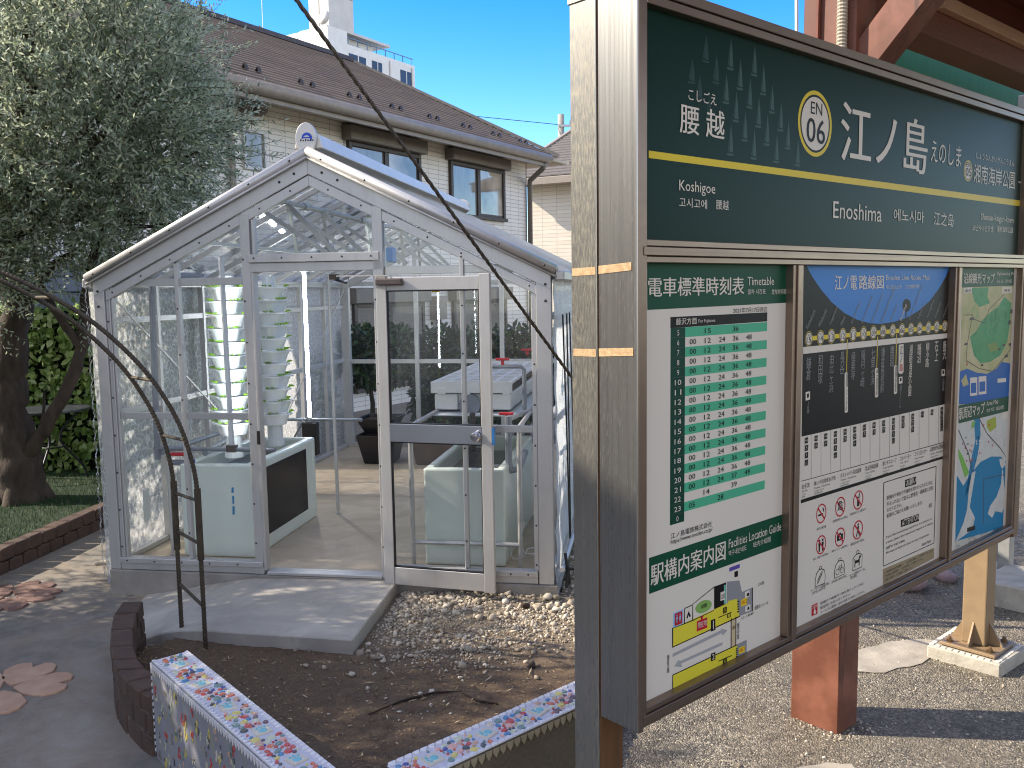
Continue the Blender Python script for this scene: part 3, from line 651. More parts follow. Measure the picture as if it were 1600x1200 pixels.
c1 = t.mix(st, 'a09e9a', 'bcbab4'); c2 = t.mix(t.math('MULTIPLY', t.math('MULTIPLY', patch, t.ramp(hi, [(.4, (0, 0, 0)), (.65, (1, 1, 1))])), .16), c1, 'c0aa7c')
t.set(col=c2, metal=t.math('SUBTRACT', .92, t.math('MULTIPLY', patch, .1)), rough=t.math('ADD', t.math('MULTIPLY', st, .08), .24)); t.bump(st, .02, .001); M['steel_old'] = t.m
def gold(t):
    st = t.noise(150, 4, .55, cs=(1, 1, .012)); sp = t.noise(230, 4, .7, cs=(1, 1, .15)); big = t.noise(3, 4, .6, cs=(1, 1, .5)); p = t.math('MULTIPLY', t.ramp(sp, [(.45, (0, 0, 0)), (.62, (1, 1, 1))]), t.ramp(big, [(.35, (.25, .25, .25)), (.65, (1, 1, 1))]))
    t.set(col=t.mix(t.math('MULTIPLY', p, .4), t.mix(st, '9c9992', 'b5b2aa'), 'd2c092'), metal=t.math('SUBTRACT', .85, t.math('MULTIPLY', p, .35)), rough=t.math('ADD', t.math('MULTIPLY', sp, .1), .24)); t.bump(sp, .03, .002); return t.m
M['steel_gold'] = gold(NT('gold_stained_stainless'))
M['tape'] = simple('old_tape_residue', 'c9ac82', 'a88860', 60, .8, 0, .3)
M['brownwood'] = simple('brown_painted_wood', '5b3a1c', '6d4824', 12, .6, 0, .2, cs=(3, 3, .3))
SIGN_RZ = math.radians(90-48.33); S0 = (.316, 2.2, 0)
sign = thing('station_sign_board', 'large stainless steel station sign with green name band above timetable, route map and area maps', 'sign', S0, SIGN_RZ)
b = MB(); b.box(.004, 2.67, .04, .13, .7, 2.555); b.build('cabinet', 'steel_old', sign, .002)
# end plate and cladding (left end, facing the greenhouse)
MB().box(-.003, .003, .002, .131, .678, 2.562).build('end_plate', 'steel_old', sign, .002)
MB().box(-.004, .0, .137, .228, .02, 2.555).box(-.006, .02, .132, .234, 2.556, 2.572).build('post_cladding', 'steel_gold', sign, .0015)
for x0 in (.001,):
    MB().box(x0, x0+.092, .134, .226, 0, 2.55).build('leg', 'brownwood', sign, .003)
for z, yy in ((1.876, (.224, .14, .130, .02)), (1.664, (.222, .14, .130, .014))):
    tp = MB()
    tp.add([(-.005, yy[0], z-.011), (-.005, yy[1], z-.009), (-.005, yy[1], z+.011), (-.005, yy[0], z+.009)], [(0, 1, 2, 3)])
    tp.add([(-.0045, yy[2], z-.008), (-.0045, yy[3], z-.001), (-.0045, yy[3], z+.019), (-.0045, yy[2], z+.013)], [(0, 1, 2, 3)])
    tp.build('tape_strip', 'tape', sign)
def fpart(name, *bx):
    o = MB()
    for q in bx: o.box(*q)
    return o.build(name, 'steel', sign, .0015)
fpart('stile', (0, .0195, 0, .05, .676, 2.565), (.0185, .0375, .004, .05, .7, 2.54)); fpart('stile', (2.62, 2.675, 0, .05, .676, 2.565), (2.603, 2.621, .004, .05, .7, 2.54))
fpart('top_rail', (.0195, 2.62, -.001, .05, 2.541, 2.566), (.0375, 2.603, .004, .05, 2.517, 2.5385))
fpart('middle_rail', (.0195, 2.62, -.003, .05, 1.9115, 1.933), (.0375, 2.603, .003, .05, 1.935, 1.951), (.0375, 2.603, .003, .05, 1.894, 1.9095))
fpart('bottom_rail', (.0195, 2.62, -.002, .05, .697, .7165), (.0375, 2.603, .003, .05, .7185, .733), (.003, 2.67, .012, .05, .676, .6945))
for a, w_ in ((.738, .022), (1.912, .024)):
    fpart('mullion', (a, a+w_, -.002, .05, .718, 1.893), (a-.018, a-.0015, .004, .05, .734, 1.893), (a+w_+.0015, a+w_+.016, .004, .05, .734, 1.893))
def panel(name, x0, x1, z0, z1, mt):
    return MB().box(x0, x1, .03, .036, z0, z1).build(name, mt, sign)
PAN = {'h': panel('name_panel', .03, 2.615, 1.945, 2.525, 'p_header'), 't': panel('timetable_poster', .03, .742, .725, 1.9, 'p_white'),
       'r': panel('route_map_poster', .755, 1.915, .725, 1.9, 'p_white'), 'm': panel('area_map_poster', 1.93, 2.615, .725, 1.9, 'p_white')}
XMAX = {'h': 2.60, 't': .72, 'r': 1.893, 'm': 2.56}; XMIN = {'h': .0375, 't': .038, 'r': .7755, 'm': 1.951}
LY = lambda L: .0299-.00012*L
polyb = {}
def pb(p, c): return polyb.setdefault((p, c), MB())
def poly(p, c, L, pts):
    pts = [(min(max(x, XMIN[p]-.005), XMAX[p]+.012), max(z, .722)) for x, z in pts]
    pb(p, c).add([(x, LY(L), z) for x, z in pts], [tuple(range(len(pts)))])
def ell(p, c, L, cx, cz, rx, rz, n=28, ri=0):
    if not ri: poly(p, c, L, [(cx+rx*math.cos(2*PI*k/n), cz+rz*math.sin(2*PI*k/n)) for k in range(n)])
    else:
        vs = [(cx+rx*q*math.cos(2*PI*k/n), LY(L), cz+rz*q*math.sin(2*PI*k/n)) for q in (1, ri) for k in range(n)]
        pb(p, c).add(vs, [(k, (k+1) % n, n+(k+1) % n, n+k) for k in range(n)])
for p, c, L, pts in PL: poly(p, c, L, pts)
# name band roundels and sails
for cx, cz, r in ((.87, 2.326, .100), (2.035, 2.273, .041)):
    ell('h', 'yellow', 2, cx, cz, r, r*.99, 40); ell('h', 'black', 3, cx, cz, r*.88, r*.87, 40); ell('h', 'white', 4, cx, cz, r*.81, r*.80, 40)
for i, (x, z0, z1) in enumerate(BOATS):
    h = z1-z0; c = 'sail' if i < 19 and i not in (0, 3) else 'sail2'
    poly('h', c, 1, [(x-.002, z0+h*.13), (x+.004, z1), (x+.012, z0+h*.6), (x+.016, z0+h*.13)])
    poly('h', 'sail2', 1, [(x-.010, z0+h*.16), (x-.003, z0+h*.16), (x+.001, z1-h*.12)])
    poly('h', c, 1, [(x-.014, z0+h*.09), (x+.02, z0+h*.09), (x+.014, z0+h*.02), (x-.010, z0+h*.02)])
# timetable
texts = [list(q)+[0] for q in TX]
A, Bz, xa, xb, xe = 1.725, 1.195, .164, .226, .62
ph = (A-Bz)/20
poly('t', 'hour', 2, [(xa, A), (xb, A), (xb, Bz), (xa, Bz)])
cols = [(.245, .273), (.312, .340), (.378, .407), (.445, .472), (.511, .539)]
rows = [(5, '- 15 - 36 -')]+[(h, '00 12 24 36 48') for h in range(6, 20)]+[(20, '00 12 24 36 48'), (21, '00 12 24 37 49'), (22, '- 14 - 39 -'), (23, '05 - 28 - -'), (0, '- - - - -')]
for i, (h, s) in enumerate(rows):
    z1 = A-i*ph; z0 = z1-ph
    if i % 2 == 0 and h != 0: poly('t', 'stripe', 2, [(xb, z1), (xe, z1), (xe, z0), (xb, z0)])
    if i: poly('t', 'grey4', 3, [(xa, z1+.0006), (xb, z1+.0006), (xb, z1-.0006), (xa, z1-.0006)])
    lab = str(h); x = .195; texts.append(['t', 'white', lab, x-.007*len(lab), z0+.006, x+.007*len(lab), z1-.006, 0, 0])
    for (c0, c1), tx in zip(cols, s.split()):
        if tx != '-': texts.append(['t', 'black', tx, c0, z0+.006, c1, z1-.006, 0, 0])
# route line stops, romaji, pictograms
for x, z, rx, rz, k in STOPS:
    ell('r', 'yellow', 4, x, z, rx, rz); ell('r', 'black', 5, x, z, rx*.93, rz*.93); ell('r', 'white', 6, x, z, rx*.8, rz*.8)
    texts.append(['r', 'black', '%02d' % k, x-rx*.58, z-rz*.5, x+rx*.58, z+rz*.28, 1, 0]); texts.append(['r', 'black', 'EN', x-rx*.3, z+rz*.36, x+rx*.3, z+rz*.6, 0, 0])
for nm, x, z in ROMAJI: texts.append(['r', 'grey3' if nm != 'Enoshima' else 'white', nm, x, z, x+.0088*len(nm), z+.017, 0, 52])
for cx, cz, rx, rz, k in ICONS:
    q = lambda c, L, pts: poly('r', c, L, [(cx+a*rx, cz+b_*rz) for a, b_ in pts])
    if k < 6:
        if k == 0: q('black', 3, [(-.62, -.2), (.35, -.2), (.35, -.02), (-.62, -.02)]); q('black', 3, [(.42, .1), (.6, .1), (.45, .45), (.3, .6), (.25, .5)])
        if k == 2: q('black', 3, [(-.2, -.65), (.25, -.65), (.25, .3), (.3, .75), (.18, .75), (.1, .35), (-.2, .3)]); q('white', 4, [(-.1, 0), (.15, 0), (.15, .2), (-.1, .2)])
        if k == 3:
            for s in (-.33, .33): ell('r', 'black', 3, cx+s*rx, cz+.45*rz, rx*.17, rz*.15, 12); q('black', 3, [(s-.22, .25), (s+.22, .25), (s+.14, -.25), (s+.12, -.7), (s-.12, -.7), (s-.14, -.25)])
        if k == 4: q('black', 3, [(-.6, -.35), (.6, -.35), (.6, .3), (.25, .3), (.15, .45), (-.15, .45), (-.25, .3), (-.6, .3)]); ell('r', 'white', 4, cx, cz, rx*.22, rz*.22, 16); ell('r', 'black', 5, cx, cz, rx*.13, rz*.13, 12)
        if k == 5: ell('r', 'black', 3, cx+.05*rx, cz+.55*rz, rx*.14, rz*.13, 12); q('black', 3, [(-.1, .38), (.2, .38), (.2, -.05), (.45, -.7), (.28, -.7), (.03, -.2), (-.2, -.7), (-.38, -.7), (-.08, -.05)])
        ell('r', 'red', 6, cx, cz, rx, rz, 40, .86); q('red', 6, [(-.75, .60), (-.62, .72), (.75, -.60), (.62, -.72)])
    else:
        out = [(-1, -.9), (.9, -.9), (1, -.2), (.75, .5), (.2, .72), (-.3, .72), (-.8, .4), (-1, -.2)] if k < 8 else [(-.9, -.95), (.9, -.95), (.9, .35), (.35, .62), (-.35, .62), (-.9, .35)]
        q('black', 3, out); q('white', 4, [(a*.9, b_*.9-.02) for a, b_ in out])
        ell('r', 'black', 3, cx, cz+.78*rz, rx*.28, rz*.2, 20, .7)
        if k == 6: q('black', 5, [(-.7, -.7), (-.3, -.55), (.3, .1), (.45, .5), (.1, .35), (-.45, -.2)]); q('white', 6, [(-.6, -.6), (-.5, -.6), (.35, .4), (.3, .42)])
        if k == 7:
            for s in (-.4, .42): ell('r', 'black', 5, cx+s*rx, cz-.35*rz, rx*.34, rz*.32, 20, .8)
            for a, b_ in (((-.4, -.35), (-.1, .15)), ((-.1, .15), (.3, .15)), ((.3, .15), (.42, -.35)), ((-.1, .15), (.05, -.35)), ((.05, -.35), (.3, .15)), ((.3, .15), (.25, .35))):
                q('black', 5, [(a[0]-.03, a[1]), (b_[0]-.03, b_[1]), (b_[0]+.04, b_[1]+.03), (a[0]+.04, a[1]+.03)])
        if k == 8: q('black', 5, [(-.6, -.65), (-.42, -.65), (-.4, -.3), (.2, -.3), (.22, -.65), (.4, -.65), (.4, .1), (.62, .12), (.6, .28), (.35, .42), (.3, .3), (.15, 0), (-.4, 0), (-.55, .2), (-.65, .2), (-.55, -.1)])
# lettering: one mesh per poster and ink
tmp = []
for i, (p, c, body, x0, z0, x1, z1, bold, rot) in enumerate(texts):
    cu = bpy.data.curves.new('lettering_curve', 'FONT'); cu.body = body; cu.resolution_u = 3 if (z1-z0) > .04 else 2
    cu.space_line = .86
    o = bpy.data.objects.new('lettering_curve', cu); COL.objects.link(o); tmp.append(o)
bpy.context.view_layer.update(); dg = bpy.context.evaluated_depsgraph_get()
let = {}
for o, (p, c, body, x0, z0, x1, z1, bold, rot) in zip(tmp, texts):
    me = bpy.data.meshes.new_from_object(o.evaluated_get(dg))
    n = len(me.vertices)
    if n:
        co = np.zeros(n*3, np.float32); me.vertices.foreach_get('co', co); co = co.reshape(-1, 3)
        mn, mx = co.min(0), co.max(0)
        if len(body) == 1 and (x1-x0)/(z1-z0) > 1.1*(mx[0]-mn[0])/max(mx[1]-mn[1], 1e-6):
            w2 = (z1-z0)*(mx[0]-mn[0])/max(mx[1]-mn[1], 1e-6)/2; x0, x1 = (x0+x1)/2-w2, (x0+x1)/2+w2
        a = (co[:, 0]-mn[0])/max(mx[0]-mn[0], 1e-6)*(x1-x0); h = (co[:, 1]-mn[1])/max(mx[1]-mn[1], 1e-6)*(z1-z0)
        if rot: q = math.radians(rot); a, h = a*math.cos(q)-h*math.sin(q), a*math.sin(q)+h*math.cos(q)
        X = x0+a; Z = z0+h
        X = np.clip(X, XMIN[p]+.0005, XMAX[p]+.008)
        mb = let.setdefault((p, c), MB())
        fs_ = [tuple(q.vertices) for q in me.polygons]
        for k, dxx in enumerate((0, -.012, .012) if bold else (0,)):
            dd = dxx*(z1-z0)*min(1.6, (x1-x0)/max(len(body), 1)/(z1-z0)*1.2)
            mb.add(np.stack([np.clip(X+dd, XMIN[p]+.0005, XMAX[p]+.008), np.full(n, LY(11+.4*k)), Z], 1).tolist(), fs_)
    bpy.data.meshes.remove(me)
for o in tmp:
    cu = o.data; bpy.data.objects.remove(o); bpy.data.curves.remove(cu)
KIND = {'h': 'name_graphic', 't': 'timetable_graphic', 'r': 'route_map_graphic', 'm': 'map_graphic'}
for (p, c), mb in polyb.items(): mb.build(KIND[p], 'p_'+c, PAN[p])
for (p, c), mb in let.items(): mb.build('lettering', 'p_'+c, PAN[p])
# ------------------------------------------------------------------ platform shelter
t = NT('red_brown_painted_timber')
g = t.noise(22, 6, .6, cs=(1, 1, .07)); k = t.noise(5, 5)
ck = t.ramp(t.noise(7, 3, .5, cs=(1, 1, .045)), [(.60, (0, 0, 0)), (.615, (1, 1, 1)), (.63, (0, 0, 0))]); lo = t.ramp(t.noise(3, 6, .65), [(.45, (0, 0, 0)), (.7, (.6, .6, .6))])
t.set(col=t.mix(t.math('MULTIPLY', ck, .7), t.mix(lo, t.mix(t.ramp(k, [(.42, (0, 0, 0)), (.62, (1, 1, 1))]), t.mix(g, '5f3523', '70412e'), '855340'), '583529'), '2a1813'), rough=.62); t.bump(g, .25, .004); M['redwood'] = t.m
M['darkred'] = simple('dark_red_painted_timber', '5e2812', '703218', 9, .6, 0, .2, cs=(.3, 3, 3))
M['greenboard'] = simple('green_painted_board', '1c7a26', '248a30', 10, .55, 0, .1, cs=(3, 3, .5))
M['conduit'] = simple('grey_corrugated_conduit', 'b9ad98', 'a59a86', 20, .6)
M['cream'] = flat('white_cable_sheath', 'd9d2c6', .5)
M['sunlit_wood'] = simple('sunlit_tone_timber', 'c39a7c', 'b38a6c', 8, .6, 0, .15, cs=(.3, 3, 3))  # pale tone stands in for sunlight on a beam face
sh = thing('platform_shelter', 'red brown timber platform shelter with a diagonal brace above the station sign', 'shelter', S0, SIGN_RZ)
post = MB().box(1.572, 1.73, .272, .49, 0, 3.6).build('post', 'redwood', sh, .006)
MB().beam((1.66, .26, 2.68), (1.66, -1.2, 4.22), .125, .125).build('brace', 'redwood', sh, .004)
MB().box(1.73, 6.5, .30, .47, 2.89, 3.06).build('beam', 'darkred', sh, .004)
MB().box(1.74, 6.5, .33, .36, 3.061, 3.284).build('fascia_board', 'darkred', sh)
MB().box(2.3, 6.5, .255, .298, 3.0, 3.055).build('sunlit_beam_strip', 'sunlit_wood', sh, .003)  # strip added to show the sunlit face of the beam
for k in range(3): MB().box(2.3+k*1.5, 2.39+k*1.5, -1.2, .5, 3.07, 3.2).build('rafter', 'darkred', sh, .004)
for k in range(3): MB().box(1.75, 6.5, -.95+k*.6, -.88+k*.6, 3.21, 3.28).build('purlin', 'darkred', sh, .003)
MB().box(1.75, 6.6, -.35, .5, 3.285, 3.33).build('roof_deck', 'darkred', sh)
MB().box(.6, 6.6, -2.6, -.36, 3.285, 3.33).build('roof_deck', 'darkred', sh)  # unseen front deck, added to keep sky light off the sign
MB().box(2.9, 6.5, .9, .93, 1.95, 3.28).build('green_panel', 'greenboard', sh)
cpath = [(1.55, .315, 2.3+i*.0065) for i in range(200)]
MB().tube(cpath, [.019 + (.0022 if i % 2 else -.0012) for i in range(200)], 12).build('corrugated_conduit', 'conduit', sh, smooth=False)
MB().tube([(1.563, .41+.012*math.sin(z*5), z) for z in np.linspace(2.2, 3.5, 14)], .009, 6).build('cable', 'darkred', sh)
MB().tube([(1.56+.02*math.sin(z*3), .52, z) for z in np.linspace(2.2, 3.6, 14)], .008, 6).build('cable', 'cream', sh)
# unseen dark building added behind the camera to cut sky light on the sign
M['darkwood'] = simple('dark_blocker_boarding', '2e211a', '3a2a21', 10, .7, 0, .2, cs=(3, 3, .3))
sb_ = thing('unseen_dark_building', 'dark boarded building added unseen behind the camera to keep light off the sign board', 'building', S0, SIGN_RZ)
MB().box(.5, 9, -11, -8, 0, 3.7).build('wall', 'darkwood', sb_)
MB().prism([(-11.3, 3.7), (-7.6, 3.7), (-9.4, 4.9)], .2, 9.3, 'x').build('roof', 'darkred', sb_)
for x in (1.0, 4.2, 6.8): MB().box(x, x+1.4, -8.02, -7.97, .9, 2.3).build('window', 'p_black', sb_)
# tan steel column on its plinth, galvanised post behind
M['tansteel'] = simple('tan_painted_steel', '8d765a', '998263', 14, .5, .1, .08)
M['plinthc'] = simple('pale_plinth_concrete', 'a09a8c', 'b9b3a4', 12, .9, 0, .35, 60)
M['tilep'] = simple('cream_mosaic_tile', 'cfc6b4', 'd8d0c0', 30, .5)
M['rust'] = simple('rusty_bolt', '8a6f4c', '6f5334', 40, .7, .3)
pl = thing('concrete_plinth', 'low concrete plinth with a tiled rim under the tan steel column', 'plinth', S0, SIGN_RZ)
MB().prism([(2.6, .36), (2.61, .027), (2.93, .012), (2.96, .372)], -.02, .066, 'z').build('base', 'plinthc', pl, .006)
tl = MB()
for i in range(9):
    a = i/9
    for q in (0, 1):
        y = .038+q*.30; x = 2.625+a*.31
        tl.box(x, x+.028, y, y+.022, .06, .07)
for i in range(9):
    y = .075+i*.029
    for x in (2.615, 2.92): tl.box(x, x+.022, y, y+.024, .06, .07)
tl.build('rim_tiles', 'tilep', pl, .002)
cl = thing('steel_column', 'tan painted square steel column bolted down by a gusseted base plate', 'column', (S0[0]+.7470*2.78-.6648*.195, S0[1]+.6648*2.78+.7470*.195, .07), SIGN_RZ)
MB().box(-.135, .115, -.13, .125, .002, .016).build('base_plate', 'tansteel', cl, .002)
MB().box(-.055, .055, -.055, .055, .016, 2.45).build('shaft', 'tansteel', cl, .006, seg=2)
for a in range(4):
    o = MB().prism([(.056, .0165), (.118, .0165), (.112, .03), (.056, .125)], -.004, .004, 'y').build('gusset', 'tansteel', cl, rz=a*PI/2+0.0)
for x, y in ((-.1, -.095), (.08, -.095), (-.1, .09), (.08, .09)):
    MB().tube([(x, y, .016), (x, y, .028)], .015, 6).tube([(x, y, .028), (x, y, .042)], .008, 8).build('anchor_bolt', 'rust', cl)
M['galv'] = simple('galvanised_steel', 'b9b9b3', 'a4a6a4', 18, .45, .6)
gp = thing('galvanised_post', 'grey galvanised post on a small pale plinth behind the tan column', 'post', (2.98, 5.24, 0), SIGN_RZ)
MB().box(-.035, .035, -.035, .035, .1, 2.9).build('shaft', 'galv', gp, .006)
MB().box(-.16, .14, -.17, .13, -.02, .1).build('plinth', 'plinthc', gp, .006)
tag(MB().box(.0, .42, 0, .3, -.02, .14).build('concrete_block', 'plinthc', None, .008, loc=(2.86, 4.72, 0), rz=SIGN_RZ), 'plain pale concrete block without a post, beside the galvanised post plinth', 'block')
# ------------------------------------------------------------------ greenhouse
G_RZ = -math.radians(8.978); GP = Vector((-2.487, 5.347, 0)); GX = Vector((math.cos(G_RZ), math.sin(G_RZ), 0)); GY = Vector((-math.sin(G_RZ), math.cos(G_RZ), 0))
def gw(u, v, z=0): return GP + GX*u + GY*v + Vector((0, 0, z))
t = NT('grey_concrete')
f1 = t.noise(3, 8, .65, dist=.6); f2 = t.noise(40, 5, .7); f3 = t.noise(170, 2)
t.set(col=t.mix(t.math('MULTIPLY', f2, .5), t.ramp(f1, [(.3, '938d84'), (.5, 'aaa499'), (.68, 'c4beb0')]), 'b2aca2'), rough=.88); t.bump(t.math('ADD', f2, f3), .22, .004); M['concrete'] = t.m
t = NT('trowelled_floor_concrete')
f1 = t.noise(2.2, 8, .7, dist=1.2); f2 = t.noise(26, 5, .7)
t.set(col=t.mix(t.math('MULTIPLY', f2, .35), t.ramp(f1, [(.3, 'a5957e'), (.5, 'c2b095'), (.7, 'd6c6ab')]), 'b09f86'), rough=t.math('ADD', t.math('MULTIPLY', f1, .3), .5)); t.bump(f2, .1, .003); M['floor'] = t.m  # warm tan stands in for the warm light on the floor
t = NT('foundation_concrete')
f1 = t.noise(4, 8, .65); f2 = t.noise(60, 4); vo = t.vor(22)
pits = t.ramp(vo, [(.05, (1, 1, 1)), (.11, (0, 0, 0))])
t.set(col=t.mix(t.math('MULTIPLY', pits, .5), t.ramp(f1, [(.3, '827d75'), (.7, 'a49e95')]), '4c4843'), rough=.9); t.bump(t.math('SUBTRACT', f2, pits), .3, .005); M['found'] = t.m
# silver bubble insulation with a wire-mesh pattern
def foil(name, dens, base):
    t = NT(name)
    e = t.n('TexVoronoi', feature='DISTANCE_TO_EDGE'); e.inputs['Scale'].default_value = 27
    t.l(t.coord((1, 1, .75)), e.inputs['Vector']); wire = t.ramp(e.outputs['Distance'], [(.0, (1, 1, 1)), (.10, (0, 0, 0))])
    cr = t.noise(9, 6, .6, cs=(1, 1, 2.5), dist=1.4); bub = t.vor(120)
    t.set(col=t.mix(t.math('MULTIPLY', wire, .4), base, 'eceef0'), metal=.15, rough=.32, spec=.6)
    hh = t.math('ADD', t.math('MULTIPLY', cr, 1.6), t.math('MULTIPLY', bub, .35)); t.bump(hh, .55, .02)
    tl_ = t.n('BsdfTranslucent'); tl_.inputs[0].default_value = (.85, .87, .88, 1)
    tr = t.n('BsdfTransparent'); tr.inputs[0].default_value = (.9, .92, .95, 1)
    a = t.n('MixShader'); a.inputs[0].default_value = .4; t.l(t.b.outputs[0], a.inputs[1]); t.l(tl_.outputs[0], a.inputs[2])
    c = t.n('MixShader'); t.l(t.math('MULTIPLY', t.math('SUBTRACT', 1., wire, True), dens), c.inputs[0]); t.l(a.outputs[0], c.inputs[1]); t.l(tr.outputs[0], c.inputs[2])
    t.l(c.outputs[0], t.out.inputs[0]); M[name] = t.m
foil('bubble_foil_inner', .34, 'a9aeb1'); foil('bubble_foil_outer', .03, 'e4e4ea')
gh = thing('greenhouse', 'aluminium framed glass greenhouse with gabled roof and open glazed door', 'greenhouse', GP, G_RZ)
W, D, EZ, AZ = 2.745, 4.3, 1.93, 2.60; MID = W/2
def rk(u): return EZ + (AZ-EZ)*(1-abs(u-MID)/MID)
MB().box(-.005, 2.77, -.032, D+.05, -.08, .158).build('foundation', 'found', gh, .006)
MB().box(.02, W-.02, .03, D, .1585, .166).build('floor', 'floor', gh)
def scr(F, u, z, v=-.026, r=.0065):
    F.cur = 1; F.tube([(u, v+.004, z), (u, v-.002, z)], r, 6); F.cur = 0
def put(F, nm, bev=.0025): return F.build(nm, ['alu', 'screw'], gh, bev)
F = MB().box(0, .068, -.022, .045, .16, rk(.068)-.035); scr(F, .03, 1.86, r=.009); scr(F, .03, 1.77, r=.009); put(F, 'corner_post')
F = MB().box(.069, .088, -.010, .03, .235, 1.9).box(.089, .098, -.016, .03, .235, 1.9).box(.099, .112, -.006, .03, .235, 1.9)
for k in range(8): scr(F, .079, .3+k*.23, -.014)
put(F, 'glazing_strip')
F = MB().box(W-.084, W, -.022, .045, .16, rk(W-.084)-.03); scr(F, W-.03, 1.86, r=.009); scr(F, W-.03, 1.77, r=.009); put(F, 'corner_post')
F = MB().box(W-.112, W-.085, -.012, .03, .235, 1.9)
for k in range(8): scr(F, W-.098, .27+k*.23, -.014)
put(F, 'glazing_strip')
for s in (0, 1):
    X = lambda u: u if s == 0 else W-u
    F = MB().prism([(X(.0), EZ-.01), (X(MID), AZ-.01), (X(MID), AZ-.10), (X(.0), EZ-.10)], -.024, .03)
    scr(F, X(1.29), rk(1.29)-.055, r=.009); scr(F, X(1.20), rk(1.2)-.055, r=.009); put(F, 'gable_rafter')
    F = MB().prism([(X(.075), rk(.075)-.112), (X(MID), AZ-.104), (X(MID), AZ-.165), (X(.075), rk(.075)-.165)], -.017, .025)
    for k in range(7):
        u = .12+k*.19
        if u < MID-.03: scr(F, X(u), rk(u)-.135, -.018)
    put(F, 'gable_glazing_strip')
for x0, x1, ss in ((.069, 1.0, (.12, .3, .48, .66, .84)), (1.79, W-.09, (1.9, 2.1, 2.3, 2.5, 2.6))):
    F = MB().box(x0, x1, -.018, .03, .16, .202).box(x0, x1, -.034, .03, .204, .236)
    for u in ss: scr(F, u, .219, -.036)
    put(F, 'sill')
for u0, u1 in ((.948, 1.003), (1.735, 1.795)):
    F = MB().box(u0, u1, -.022, .04, .16, rk(u0)-.11)
    for k in range(8): scr(F, u0+.012, .35+k*.24)
    if u0 < 1: F.box(1.004, 1.019, -.026, .035, .185, 1.955)
    put(F, 'door_jamb')
F = MB().box(1.0, 1.79, -.022, .04, 1.956, 2.008).box(.995, 1.775, -.036, .03, 2.01, 2.058)
for u in (1.03, 1.2, 1.38, 1.56, 1.73): scr(F, u, 2.035, -.038)
put(F, 'transom')
put(MB().box(1.02, 1.735, -.03, .06, .160, .178), 'threshold')
for u, z0 in ((.522, .236), (2.232, .236)):
    F = MB().box(u, u+.024, -.02, .02, z0, rk(u)-.165)
    for k in range(7): scr(F, u+.012, .4+k*.27, -.022)
    put(F, 'mullion')
for u in (1.012, 1.775): put(MB().box(u, u+.02, -.012, .02, 2.06, rk(u)-.165), 'gable_stud')
for q in ((.112, .948, .005, .03, 1.09, 1.13), (.112, .948, .005, .03, 1.885, 1.93), (1.795, W-.112, .005, .03, 1.03, 1.068), (1.795, W-.112, .005, .03, 1.93, 1.975)): put(MB().box(*q), 'front_rail')
NV = 7; st_ = D/NV
for u0, u1 in ((0, .04), (W-.04, W)):
    for k in range(1, NV): put(MB().box(u0, u1, k*st_-.016, k*st_+.016, .17, 1.92), 'wall_stud')
    for z in (.17, 1.09, 1.66, 1.885): put(MB().box(u0+.005, u1-.005, .046, D-.05, z, z+(.04 if z > .2 else .035)), 'wall_rail')
for u0 in (0, W-.09): put(MB().box(u0, u0+.09, D-.06, D, .16, 1.95), 'corner_post')
for z in (.165, 1.07, 1.9): put(MB().box(.09, W-.09, D-.035, D-.005, z, z+.045), 'back_rail')
for u in (.80, 1.72): put(MB().box(u, u+.045, D-.04, D, .21, rk(u)-.05), 'back_stud')
for s in (0, 1):
    X = lambda u: u if s == 0 else W-u
    put(MB().prism([(X(0), EZ-.01), (X(MID), AZ-.01), (X(MID), AZ-.09), (X(0), EZ-.09)], D-.04, D), 'gable_rafter')
    for k in range(1, NV): put(MB().beam((X(.01), k*st_, EZ-.02), (X(MID-.02), k*st_, AZ-.025), .028, .035), 'roof_rafter')
    put(MB().beam((X(.55), .03, rk(.55)-.045), (X(.55), D-.04, rk(.55)-.045), .02, .025), 'purlin')
    put(MB().box(*sorted((X(-.02), X(.04))), .046, D-.05, EZ-.02, EZ+.01), 'eaves_beam')
put(MB().box(MID-.03, MID+.03, .03, D-.04, AZ-.035, AZ+.01), 'ridge_beam')
for s in (0, 1):
    X = lambda u: u if s == 0 else W-u
    T_ = MB().tube([(X(-.03), -.035, EZ+.008), (X(MID), -.035, AZ+.026)], .027, 14)
    for k in range(6): u = .03+k*.25; scr(T_, X(u), rk(u)+.018, -.062)
    T_.tube([(X(-.03), -.045, EZ-.028), (X(MID), -.045, AZ-.008)], .008, 6)
    T_.build('verge_trim', ['alu', 'screw'], gh, smooth=True)
    MB().add([(X(-.05), -.03, EZ-.004), (X(MID), -.03, AZ+.02), (X(MID), D+.03, AZ+.02), (X(-.05), D+.03, EZ-.004)], [(0, 1, 2, 3)]).build('roof_glazing', 'roofglass', gh)
    for k in range(NV+1):
        MB().beam((X(-.04), k*st_+.005, EZ+.012), (X(MID-.05), k*st_+.005, AZ+.012), .022, .014).build('glazing_bar', 'alu', gh)
    MB().box(*sorted((X(-.075), X(-.02))), -.02, D+.03, EZ-.05, EZ+.006).build('eaves_gutter', 'alu', gh, .008)
M['capwhite'] = simple('cream_coated_metal', 'd6cfc4', 'e0dad0', 8, .35, .0)
cap = MB().prism([(MID-.085, AZ+.045), (MID-.06, AZ+.122), (MID-.02, AZ+.135), (MID+.02, AZ+.135), (MID+.06, AZ+.122), (MID+.085, AZ+.045)], 0, 4.15).build('ridge_cap', 'capwhite', gh, .004)
ep = MB(); ep.prism([(MID-.005+.062*math.cos(a*PI/14), AZ+.10+.086*math.sin(a*PI/14)) for a in range(28)], -.022, 0); ep.build('end_plate', 'alu', cap, .003)
